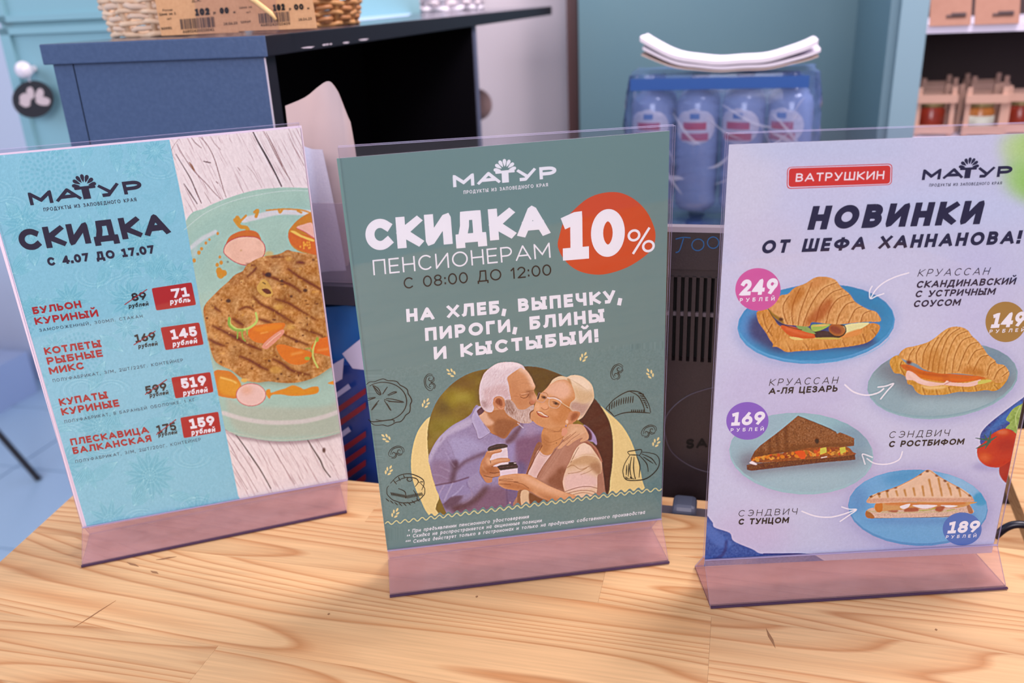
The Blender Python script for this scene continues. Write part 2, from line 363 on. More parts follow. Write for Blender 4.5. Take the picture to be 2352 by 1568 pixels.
class Canvas:
    def __init__(s, x0, y0, x1, y1, bg, sc=1.0):
        s.x0, s.y0, s.sc = x0, y0, sc; s.W = int((x1-x0)*sc); s.H = int((y1-y0)*sc); s.a = np.zeros((s.H, s.W, 3)); s.a[:] = bg; s.o = (0, 0, 1.0)
    def T(s, ox=0, oy=0, k=1.0): s.o = (ox, oy, k); return s         # coordinates read off an enlargement
    def tr(s, pts): P = np.array(pts, float); return np.stack([(P[:, 0]/s.o[2]+s.o[0]-s.x0)*s.sc, (P[:, 1]/s.o[2]+s.o[1]-s.y0)*s.sc], 1)
    def _box(s, P, m):
        x0, y0 = np.floor(P.min(0)-m).astype(int); x1, y1 = np.ceil(P.max(0)+m).astype(int)+1
        return max(x0, 0), max(y0, 0), min(x1, s.W), min(y1, s.H)
    def mask(s, pts, sm=True, bl=0):
        P = s.tr(pts)
        if sm: P = np.array(smooth(P, True, 5))
        b = s._box(P, bl*2+2); x0, y0, x1, y1 = b
        if x1 <= x0 or y1 <= y0: return None
        xs = (np.arange((x1-x0)*2)+.5)/2+x0; ys = (np.arange((y1-y0)*2)+.5)/2+y0; A = np.zeros((len(ys), len(xs)), bool)
        Q = np.roll(P, -1, 0)
        for (ax, ay), (bx, by) in zip(P, Q):
            if ay == by: continue
            lo, hi = (ay, by) if ay < by else (by, ay); i0 = np.searchsorted(ys, lo); i1 = np.searchsorted(ys, hi)
            if i1 <= i0: continue
            xc = ax+(ys[i0:i1]-ay)*(bx-ax)/(by-ay); A[i0:i1] ^= xs[None, :] > xc[:, None]
        M_ = A.reshape(y1-y0, 2, x1-x0, 2).mean((1, 3)); return b, blur(M_, bl)
    def put(s, mk, col, a=1.0, clip=None, tex=None):
        if mk is None: return mk
        (x0, y0, x1, y1), m = mk
        mm = m
        if clip is not None:
            (cx0, cy0, cx1, cy1), cm = clip; full = np.zeros_like(m); ix0, iy0, ix1, iy1 = max(x0, cx0), max(y0, cy0), min(x1, cx1), min(y1, cy1)
            if ix1 <= ix0 or iy1 <= iy0: return mk
            full[iy0-y0:iy1-y0, ix0-x0:ix1-x0] = cm[iy0-cy0:iy1-cy0, ix0-cx0:ix1-cx0]; mm = m*full
        v = s.a[y0:y1, x0:x1]; al = (mm*a)[..., None]; c = np.array(col, float)
        if tex is not None: c = c+tex[..., None]*np.ones(3) if tex.ndim == 2 else tex
        v[:] = v*(1-al)+c*al; return mk
    def poly(s, pts, col, bl=0, a=1.0, sm=True, clip=None, tex=0, ts=(3, 3), ang=0, seed=1):
        mk = s.mask(pts, sm, bl)
        if mk is None: return None
        t = None
        if tex: (x0, y0, x1, y1), m = mk; t = (vnoise(y1-y0, x1-x0, ts[0], ts[1], seed, ang)-.5)*2*tex
        return s.put(mk, col, a, clip, t)
    def line(s, pts, w, col, a=1.0, bl=0, sm=True, clip=None, taper=None):
        P = s.tr(pts); w = w/s.o[2]*s.sc
        if sm and len(P) > 2: P = np.array(smooth(P, False, 5))
        b = s._box(P, w+bl*2+2); x0, y0, x1, y1 = b
        if x1 <= x0 or y1 <= y0: return
        yy, xx = np.mgrid[y0:y1, x0:x1]+.5; m = np.zeros(xx.shape); n = len(P)
        for i in range(n-1):
            A, B = P[i], P[i+1]; d = B-A; L2 = d@d+1e-9; t = np.clip(((xx-A[0])*d[0]+(yy-A[1])*d[1])/L2, 0, 1)
            D = np.hypot(xx-A[0]-t*d[0], yy-A[1]-t*d[1]); ww = w/2
            if taper: ww = w/2*np.interp((i+t)/(n-1), np.linspace(0, 1, len(taper)), taper)
            m = np.maximum(m, np.clip(ww-D+.5, 0, 1)*np.minimum(1, 2*ww+.2))
        s.put((b, blur(m, bl)), col, a, clip)
    def ell(s, cx, cy, rx, ry, col, rot=0, **k): return s.poly(ell(cx, cy, rx, ry, rot, 28), col, sm=False, **k)
    def hatch(s, mk, n, col, a, w, dx, dy, jit, clip=None, seed=3, cols=None):
        """many short strokes scattered inside a mask (hair, stubble, crumbs, creases)"""
        if mk is None: return
        (x0, y0, x1, y1), m = mk; r = np.random.default_rng(seed); o = s.o; s.o = (s.x0, s.y0, s.sc)
        for _ in range(n):
            x = r.integers(x0, x1); y = r.integers(y0, y1)
            if m[y-y0, x-x0] < .5: continue
            k = r.uniform(.5, 1.2); j = r.normal(0, jit, 2); c = col if cols is None else cols[r.integers(len(cols))]
            s.line([(x, y), (x+dx*k+j[0], y+dy*k+j[1])], w*s.sc, c, a*r.uniform(.4, 1), sm=False, clip=mk)
        s.o = o
    def sample(s, X_, Y_):
        x = np.clip((X_-s.x0)*s.sc-.5, 0, s.W-1.001); y = np.clip((Y_-s.y0)*s.sc-.5, 0, s.H-1.001); i = x.astype(int); j = y.astype(int); fx = (x-i)[..., None]; fy = (y-j)[..., None]
        return (s.a[j, i]*(1-fx)+s.a[j, i+1]*fx)*(1-fy)+(s.a[j+1, i]*(1-fx)+s.a[j+1, i+1]*fx)*fy
def finish(c, amt, r, grain, seed=1):
    b = blur(c.a, r); d = np.clip(c.a-b, -28, 28); g_ = np.random.default_rng(seed).normal(0, grain, c.a.shape[:2]); c.a = np.clip(c.a+amt*d+((g_+blur(g_, 1)*2)*.5)[..., None], 0, 255); return c
def ink_material(name):
    if name in MATS: return MATS[name]
    m = bpy.data.materials.new(name); m.use_nodes = True; nt = m.node_tree; b = nt.nodes['Principled BSDF']; b.inputs['Roughness'].default_value = .45; b.inputs['Specular IOR Level'].default_value = .25
    at = nt.nodes.new('ShaderNodeAttribute'); at.attribute_name = 'ink'; nt.links.new(at.outputs['Color'], b.inputs['Base Color']); MATS[name] = m; return m
def printed_sheet(pr, cv, u0, u1, v0, v1, step, lift, name, parent, extra=None):
    """fine grid lying in the sheet's plane that carries the painted picture as a colour attribute"""
    a = pr.px(u0, (v0+v1)/2); b = pr.px(u1, (v0+v1)/2); c = pr.px((u0+u1)/2, v0); d = pr.px((u0+u1)/2, v1)
    nu = int(np.linalg.norm(b-a)/step); nv = int(np.linalg.norm(d-c)/step)
    U, V = np.meshgrid(np.linspace(u0, u1, nu+1), np.linspace(v0, v1, nv+1)); Q = np.stack([U, V, np.ones_like(U)], -1) @ pr.H.T; PX = Q[..., 0]/Q[..., 2]; PY = Q[..., 1]/Q[..., 2]
    D = FW+RR*((PX-1176)/FPX)[..., None]-UU*((PY-784)/FPX)[..., None]; n = pr.plane.n; t = ((pr.plane.p+n*lift-CAM) @ n)/(D @ n); P3 = CAM+D*t[..., None]
    rgb = np.clip(cv.sample(PX, PY), 0, 255); al = albedo(rgb, pr.tint)
    org = loc_of(parent); me = bpy.data.meshes.new(name); nvt = (nu+1)*(nv+1); me.vertices.add(nvt); me.vertices.foreach_set('co', (P3-org).reshape(-1).astype(np.float32))
    idx = np.arange(nvt).reshape(nv+1, nu+1); F = np.stack([idx[1:, :-1], idx[1:, 1:], idx[:-1, 1:], idx[:-1, :-1]], -1).reshape(-1, 4); nf = len(F)
    me.loops.add(nf*4); me.loops.foreach_set('vertex_index', F.reshape(-1).astype(np.int32)); me.polygons.add(nf); me.polygons.foreach_set('loop_start', np.arange(0, nf*4, 4, dtype=np.int32))
    me.update(calc_edges=True); ca = me.color_attributes.new('ink', 'FLOAT_COLOR', 'POINT'); ca.data.foreach_set('color', np.concatenate([al, np.ones(al.shape[:2]+(1,))], -1).reshape(-1).astype(np.float32))
    me.materials.append(ink_material('printed_photo')); o = bpy.data.objects.new(name, me); link(o, parent); return o
# ------------------------------------------------------------------ printed pictures
def paint_cutlet():
    c = Canvas(-70, 280, 810, 1230, (143, 190, 212)); r = np.random.default_rng(11)
    c.T(0, 300, 4.357)
    # floral line pattern on the light blue half
    DK, LT = (120, 178, 200), (172, 212, 226)
    def leaf(x, y, L, a, w=.32, n=4):
        ca, sa = math.cos(a), math.sin(a); f = lambda t, q: (x+ca*t*L-sa*q*L, y+sa*t*L+ca*q*L)
        c.poly([f(0, 0), f(.3, w*.8), f(.65, w*.7), f(1, 0), f(.65, -w*.7), f(.3, -w*.8)], DK, a=.62)
        for k in np.linspace(-1, 1, n*2+1): c.line([f(0, 0), f(.35, w*.72*k), f(.7, w*.55*k), f(1, 0)], 3.2, LT, .7)
    def flower(x, y, R, n, a0=0):
        for i in range(n): leaf(x, y, R, a0+i*2*math.pi/n, .2, 1)
        for rr in (.18, .28): c.line([(x+R*rr*math.cos(t), y+R*rr*math.sin(t)) for t in np.linspace(0, 6.28, 14)], 3, LT, .7)
    def scales(x, y, R):
        for ring in range(1, 6):
            for i in range(5+ring*5):
                t = i*2*math.pi/(5+ring*5)+ring*.3; c.ell(x+R*ring/5*math.cos(t), y+R*ring/5*math.sin(t), R*.075, R*.05, DK, rot=t, a=.5)
        for ring in (1.1, 1.18): c.line([(x+R*ring*math.cos(t), y+R*ring*math.sin(t)) for t in np.linspace(0, 6.28, 24)], 3, LT, .5)
    scales(480, 430, 270); scales(150, 1900, 200); scales(800, 2250, 220)
    for x, y, R, n in ((1550, 200, 150, 9), (230, 940, 230, 11), (1400, 1080, 200, 12), (1300, 1700, 220, 12), (700, 1700, 200, 10), (250, 2500, 240, 12), (1000, 2950, 260, 13), (1800, 2700, 220, 12), (600, 3350, 260, 12), (1500, 3450, 260, 14), (2000, 3850, 250, 12), (1100, 3900, 220, 10)): flower(x, y, R, n, x)
    for x, y, L, a in ((900, 60, 300, 1.8), (1150, 80, 330, 1.5), (1300, 50, 260, 1.4), (60, 720, 240, .8), (1000, 620, 300, 1.4), (350, 1350, 330, -1.7), (600, 1330, 300, -1.2), (1100, 1300, 300, 2), (1700, 1300, 320, 1.5), (1750, 800, 260, 2.2), (900, 2600, 330, -1.1), (1500, 2250, 300, -.9), (400, 2900, 330, .3), (1400, 3000, 330, -.4), (900, 3500, 330, -.6), (1900, 3200, 300, -1.8), (1600, 1900, 300, 1.1), (1000, 2050, 280, .6), (1700, 3650, 260, .1)): leaf(x, y, L, a, .24, 4)
    r2 = np.random.default_rng(21)
    for i in range(70):
        x, y = r2.uniform(-100, 2300), r2.uniform(60, 4100)
        if i % 3 == 0: flower(x, y, r2.uniform(90, 170), int(r2.integers(7, 13)), r2.uniform(0, 3))
        elif i % 3 == 1:
            a0 = r2.uniform(0, 6.3)
            for q in (-.5, -.17, .17, .5): leaf(x, y, r2.uniform(180, 280), a0+q, .2, 2)
        else:
            for k in range(5): c.line([(x+k*16*math.cos(t)+(90+k*14)*math.cos(t), y+(70+k*13)*math.sin(t)) for t in np.linspace(.3+i, 4.2+i, 9)], 3.2, LT if k % 2 else DK, .7)
    for k in range(5): c.line([(1430+20*k, 330+15*k), (1640, 380+10*k), (1700-15*k, 560), (1560, 720-22*k), (1400+14*k, 640)], 3, DK, .6)
    
    # cool fade towards the bottom
    c.T(0, 0, 1)
    # picture half
    edge = [(388.5, 318), (420, 470), (460, 700), (500, 900), (547, 1138)]
    pic = edge+[(560, 1160), (830, 1110), (840, 280), (380, 280)]
    mk = c.poly(pic, (236, 212, 216), sm=False, tex=5, ts=(2, 9), ang=-.42)
    wood = mk
    for i in range(330):                      # fine grain lines of the whitewashed boards
        t = r.uniform(0, 1); x = r.uniform(370, 800)
        if r.random() < .55: y0 = r.uniform(285, 470); sl = .52+.0*(x-400)
        else: y0 = r.uniform(1000, 1150); sl = .56
        L = r.uniform(15, 60); w = r.uniform(.6, 1.5)
        c.line([(x, y0), (x+L*sl*.5+r.normal(0, .6), y0+L*.5), (x+L*sl, y0+L)], w, (166, 122, 130), r.uniform(.3, .9), clip=wood, taper=[.2, 1, .3])
    c.T(380, 290, 4.237)
    for pts, w, a in (([(845, 40), (900, 150), (980, 290), (1060, 440), (1130, 585)], 17, 1), ([(950, 35), (1010, 150), (1080, 290), (1150, 420), (1215, 520)], 8, .8), ([(980, 60), (1060, 220), (1140, 390)], 7, .8), ([(1000, 90), (1100, 290), (1210, 520), (1250, 590)], 5, .7), ([(245, 100), (290, 160), (350, 210)], 8, .8), ([(325, 95), (400, 170), (470, 300), (520, 460), (560, 600), (590, 690)], 8, .85), ([(430, 85), (480, 170), (540, 230)], 5, .7), ([(110, 170), (170, 280), (250, 400), (320, 480), (400, 560), (470, 640), (540, 710)], 8, .8), ([(100, 270), (180, 400), (250, 520), (300, 640), (350, 745)], 10, .85), ([(180, 560), (240, 650), (310, 755)], 13, .7), ([(290, 600), (320, 680), (350, 750)], 9, .7), ([(370, 340), (440, 355)], 14, .7), ([(700, 395), (730, 435)], 7, .7), ([(490, 535), (512, 556)], 9, .8), ([(1190, 60), (1260, 220), (1350, 380)], 5, .6), ([(1240, 40), (1320, 190)], 5, .5), ([(380, 640), (445, 750)], 6, .6), ([(790, 380), (860, 460), (940, 600)], 5, .5), ([(140, 110), (60, 230), (100, 330)], 5, .5)):
        c.line(pts, w, (70, 38, 40) if w > 9 else (120, 72, 72), a, clip=wood, taper=[.5, 1, .6])
    c.poly([(230, 345), (262, 380), (290, 440), (262, 410)], (150, 95, 60))
    c.T(460, 820, 4.612)
    for pts, w, a in (([(378, 824), (450, 920), (560, 1080), (640, 1200), (748, 1390)], 13, 1), ([(1130, 865), (1200, 980), (1270, 1090), (1310, 1180), (1378, 1270)], 15, .95), ([(725, 895), (800, 1020), (880, 1150), (1000, 1345)], 8, .75), ([(1230, 860), (1300, 970), (1340, 1050), (1420, 1150)], 6, .7), ([(280, 800), (400, 960), (520, 1140), (600, 1290)], 6, .7), ([(320, 990), (460, 1180), (610, 1430)], 6, .75), ([(340, 1130), (500, 1400)], 6, .7), ([(880, 920), (1000, 1080), (1090, 1290)], 4, .6), ([(1000, 890), (1100, 1080)], 4, .5), ([(1140, 880), (1220, 1060), (1330, 1250)], 4, .7)):
        c.line(pts, w, (60, 38, 36) if w > 9 else (128, 88, 92), a, clip=wood, taper=[.6, 1, .7])
    c.ell(1310, 985, 16, 26, (90, 60, 60), bl=1)
    # plate
    pl = [(424, 512), (470, 478), (520, 456), (580, 438), (640, 431), (710, 432), (800, 440), (900, 540), (960, 720), (930, 880), (850, 960), (785, 992), (720, 1008), (640, 1013), (575, 1005), (522, 988), (400, 900), (360, 700)]
    c.T(0, 0, 1); c.poly([(x+3, y+7) for x, y in pl], (120, 90, 100), bl=3, a=.5, clip=wood)
    plate = c.poly(pl, (172, 193, 182), tex=3, ts=(30, 30), clip=wood)
    def pc(pts, col, **k): return c.poly(pts, col, clip=wood, **k)
    pc([(427, 560), (470, 510), (540, 478), (640, 462), (730, 468), (740, 520), (600, 500), (500, 560), (450, 640)], (163, 188, 180), bl=6, a=.5)
    pc([(520, 900), (560, 930), (760, 930), (820, 860), (830, 980), (640, 1005), (540, 985)], (184, 182, 168), bl=5, a=.8)
    c.line([(424, 527), (470, 490), (530, 463), (600, 446), (660, 438), (712, 438)], 1.6, (205, 210, 208), .8)
    c.line([(513, 948), (560, 962), (620, 970), (690, 968), (740, 958), (775, 946)], 10, (216, 200, 200), .9, bl=1, clip=wood)
    c.line([(520, 990), (580, 1003), (640, 1010), (720, 1004), (784, 988)], 2, (200, 190, 180), .8, clip=wood)
    c.line([(437, 570), (465, 548), (495, 532)], 9, (214, 204, 210), .85, bl=1, clip=wood); c.line([(560, 505), (590, 498), (640, 487), (700, 488), (722, 490)], 13, (222, 205, 212), .9, bl=1, clip=wood)
    c.line([(447, 585), (450, 560), (470, 545)], 10, (200, 200, 205), .6, bl=3, clip=wood)
    OR = (214, 138, 42)
    for pts, w in (([(540, 505), (552, 520), (566, 523), (572, 535)], 9), ([(545, 500), (550, 508)], 10), ([(555, 505), (565, 495)], 5), ([(585, 487), (592, 483), (588, 497)], 7), ([(612, 483), (650, 480), (690, 482), (715, 489)], 3.5), ([(640, 481), (643, 488), (648, 482)], 5), ([(684, 484), (692, 488)], 5)):
        c.line(pts, w, OR, .85, clip=wood)
    for x, y, q in ((500, 536, 3), (481, 550, 2.5), (473, 558, 3), (463, 571, 3.5), (457, 580, 4), (446, 598, 4), (505, 590, 3), (508, 603, 4), (503, 622, 7), (507, 629, 9), (515, 627, 6), (499, 608, 4)): c.ell(x, y, q, q*1.2, OR, clip=wood, a=.85)
    c.T(420, 560, 4.356)
    def P(pts, col, **k): return c.poly(pts, col, clip=wood, **k)
    # tomato and radish above
    c.T(380, 290, 4.237)
    P([(1195, 1040), (1240, 960), (1330, 880), (1430, 850), (1480, 1000), (1500, 1250), (1400, 1240), (1300, 1215), (1220, 1150)], (205, 130, 45)); P([(1200, 1040), (1290, 1045), (1440, 1090), (1470, 1250), (1400, 1235), (1290, 1190), (1210, 1120)], (214, 108, 38)); P([(1215, 1020), (1260, 1020), (1330, 1060), (1440, 1100), (1430, 1120), (1300, 1070)], (238, 190, 95))
    P([(1275, 985), (1340, 955), (1430, 945), (1450, 1085), (1360, 1030)], (236, 175, 160)); c.line([(1275, 990), (1360, 1030), (1450, 1090)], 5, (200, 50, 85), .9, clip=wood)
    for k in range(14): c.ell(1300+r.uniform(0, 120), 1120+r.uniform(0, 70), 9, 12, (240, 165, 70), clip=wood, a=.8)
    P([(580, 1180), (620, 1080), (700, 1030), (800, 1010), (890, 1030), (930, 1100), (900, 1120), (640, 1120)], (206, 112, 48))
    P([(700, 1370), (860, 1360), (960, 1270), (850, 1400)], (120, 100, 80), bl=4, a=.5)
    P([(563, 1210), (600, 1130), (700, 1080), (800, 1070), (900, 1085), (965, 1150), (970, 1230), (930, 1290), (830, 1345), (760, 1352), (670, 1320), (590, 1260)], (190, 65, 85)); P([(569, 1210), (606, 1135), (700, 1086), (800, 1076), (896, 1090), (958, 1152), (962, 1228), (926, 1284), (828, 1338), (760, 1345), (672, 1313), (596, 1256)], (238, 184, 165), tex=6, ts=(14, 14)); c.ell(735, 1208, 8, 6, (190, 140, 90), bl=1)
    # cutlet
    c.T(420, 560, 4.356)
    body = [(205, 660), (235, 590), (290, 530), (370, 450), (450, 380), (520, 310), (600, 270), (640, 210), (740, 150), (830, 120), (920, 110), (990, 90), (1045, 60), (1100, 75), (1200, 90), (1330, 110), (1700, 200), (1700, 1100), (1480, 1235), (1400, 1290), (1300, 1345), (1150, 1385), (1000, 1390), (860, 1375), (760, 1385), (640, 1370), (560, 1320), (480, 1260), (400, 1225), (330, 1180), (290, 1100), (255, 960), (225, 800)]
    P([(x+8, y+22) for x, y in body], (120, 100, 70), bl=4, a=.35)
    m = P(body, (192, 132, 82), tex=12, ts=(5, 5), seed=5)
    (x0, y0, x1, y1), mm = m
    nz = sum((vnoise(y1-y0, x1-x0, s_, s_, 20+s_)-.5)*k for s_, k in ((2, 20), (4, 26), (11, 30), (28, 22))); v = c.a[y0:y1, x0:x1]
    (wx0, wy0, wx1, wy1), wm = wood; wfull = np.zeros((c.H, c.W)); wfull[wy0:wy1, wx0:wx1] = wm
    v += (nz*mm*wfull[y0:y1, x0:x1])[..., None]*np.array([.9, 1, .9])
    v += ((vnoise(y1-y0, x1-x0, 24, 24, 77)-.5)*28*mm*wfull[y0:y1, x0:x1])[..., None]*np.array([1, .6, .2])
    for pts, w in (([(800, 300), (880, 330), (960, 360), (1100, 420), (1180, 480)], 46), ([(1050, 250), (1150, 320), (1250, 380), (1370, 450), (1420, 500)], 44), ([(700, 520), (780, 600), (880, 650), (980, 710), (1110, 790)], 44), ([(920, 550), (1050, 590), (1200, 680), (1330, 760)], 34), ([(300, 820), (400, 870), (520, 930), (620, 990), (780, 1060)], 56), ([(260, 950), (330, 990), (420, 1020)], 46), ([(570, 1120), (680, 1170), (780, 1230), (850, 1260)], 46), ([(900, 1150), (1000, 1200), (1100, 1270), (1270, 1310)], 48), ([(1000, 900), (1100, 950), (1250, 1010)], 40), ([(560, 660), (640, 630), (710, 660)], 36), ([(1180, 850), (1320, 890), (1440, 940)], 30), ([(1140, 180), (1220, 190)], 40), ([(500, 750), (600, 810)], 60), ([(290, 620), (380, 680)], 38), ([(760, 750), (880, 790)], 50), ([(640, 200), (730, 240), (640, 330)], 30), ([(830, 130), (1010, 130)], 20)):
        c.line(pts, w, (122, 62, 34), .62, bl=2, clip=wood, taper=[.6, 1, .6]); c.line(pts, w*.4, (96, 40, 26), .5, bl=1, clip=wood, taper=[.3, 1, .4])
    for k in range(170):
        x, y = r.uniform(240, 1450), r.uniform(140, 1340); c.ell(x, y, r.uniform(4, 22), r.uniform(4, 16), [(226, 172, 108), (92, 48, 28), (160, 90, 44), (214, 150, 80)][r.integers(4)], a=r.uniform(.3, .7), clip=m if False else wood, bl=0) if wfull[int(y/4.356+560-c.y0), min(int(x/4.356+420-c.x0), c.W-1)] > .5 and mm[min(max(int(y/4.356+560-c.y0)-y0, 0), mm.shape[0]-1), min(max(int(x/4.356+420-c.x0)-x0, 0), mm.shape[1]-1)] > .6 else None
    P([(770, 380), (810, 350), (850, 380), (880, 430), (900, 500), (860, 530), (800, 520), (740, 450)], (214, 165, 90), a=.85); P([(790, 455), (850, 450), (885, 490), (840, 500)], (110, 48, 26)); c.line([(800, 385), (825, 400)], 8, (50, 25, 15))
    for x, y, q in ((455, 570, 24), (855, 308, 30), (1085, 525, 14), (1225, 465, 22), (865, 1170, 13), (985, 1300, 11), (950, 1350, 12), (450, 180, 8), (990, 370, 14), (1240, 740, 8)): c.ell(x, y, q, q*.8, (72, 40, 34), clip=wood, a=.85, bl=1)
    for x, y, q in ((1060, 150, 36), (960, 630, 50), (1080, 830, 45), (930, 1260, 62), (610, 1365, 30), (860, 100, 46)): c.ell(x, y, q, q*.6, (226, 170, 90), clip=wood, a=.6, bl=2)
    # tomato wedges, radish stick, sprouts
    P([(650, 890), (700, 830), (800, 805), (1010, 790), (1000, 860), (930, 950), (830, 990), (740, 985), (680, 950)], (220, 118, 40)); P([(700, 850), (860, 810), (990, 800), (960, 850), (800, 880)], (232, 140, 58), bl=2, a=.7); c.line([(780, 895), (850, 880)], 14, (240, 170, 100), .7, bl=1)
    P([(790, 1030), (830, 975), (920, 900), (1000, 855), (1012, 890), (950, 960), (870, 1030), (830, 1052)], (228, 150, 128)); c.line([(830, 1015), (900, 950), (980, 890)], 7, (244, 200, 185), .8)
    P([(935, 1020), (1000, 1005), (1090, 1030), (1250, 1070), (1290, 1100), (1250, 1180), (1150, 1210), (1050, 1185), (970, 1110)], (222, 120, 46)); c.line([(1090, 1105), (1200, 1080)], 18, (240, 175, 110), .7, bl=2)
    P([(1290, 1020), (1340, 960), (1400, 940), (1520, 930), (1520, 1120), (1380, 1100), (1300, 1080)], (224, 112, 48)); c.line([(1350, 1065), (1450, 1050)], 16, (245, 180, 120), .6, bl=2, clip=wood)
    c.line([(465, 745), (470, 800), (530, 850), (600, 858), (680, 830), (740, 770), (730, 690)], 26, (196, 200, 110), 1, taper=[1.1, 1, .8]); c.line([(465, 740), (462, 810), (520, 860), (600, 866)], 22, (140, 168, 80), .9)
    for q in ([(550, 860), (545, 945)], [(590, 870), (600, 940), (625, 970)], [(640, 860), (645, 905)]): c.line(q, 14, (150, 170, 80))
    c.line([(1340, 950), (1305, 1050), (1305, 1140), (1350, 1235)], 18, (205, 200, 110)); c.line([(1230, 1050), (1270, 1045), (1290, 1080)], 9, (150, 160, 70)); c.ell(1245, 1145, 28, 18, (160, 168, 75)); c.ell(1345, 955, 16, 26, (165, 165, 75))
    c.T(460, 820, 4.612)
    P([(150, 150), (250, 140), (330, 160), (400, 230), (440, 330), (390, 430), (300, 430), (180, 400), (100, 300)], (212, 126, 40)); P([(210, 210), (330, 240), (420, 270), (400, 400), (260, 400), (190, 330)], (224, 150, 60), bl=3); c.line([(215, 215), (340, 250), (380, 275)], 14, (244, 205, 130), .8, bl=1)
    c.ell(537, 398, 160, 122, (200, 90, 100), clip=wood); c.ell(537, 398, 153, 115, (236, 190, 184), clip=wood, tex=4, ts=(20, 20)); c.ell(490, 350, 60, 45, (228, 160, 130), clip=wood, a=.6, bl=5)
    P([(700, 350), (740, 340), (750, 375), (830, 350), (900, 330), (980, 298), (1060, 320), (1100, 340), (1180, 315), (1250, 315), (1240, 380), (1100, 405), (960, 410), (860, 395), (760, 400), (735, 440), (700, 400)], (222, 142, 50)); P([(1350, 275), (1420, 250), (1420, 290)], (226, 150, 60))
    for q in ((465, 245, 34),): c.ell(q[0], q[1], 34, 20, (226, 176, 100), clip=wood)
    return finish(c, .5, 3, 5)

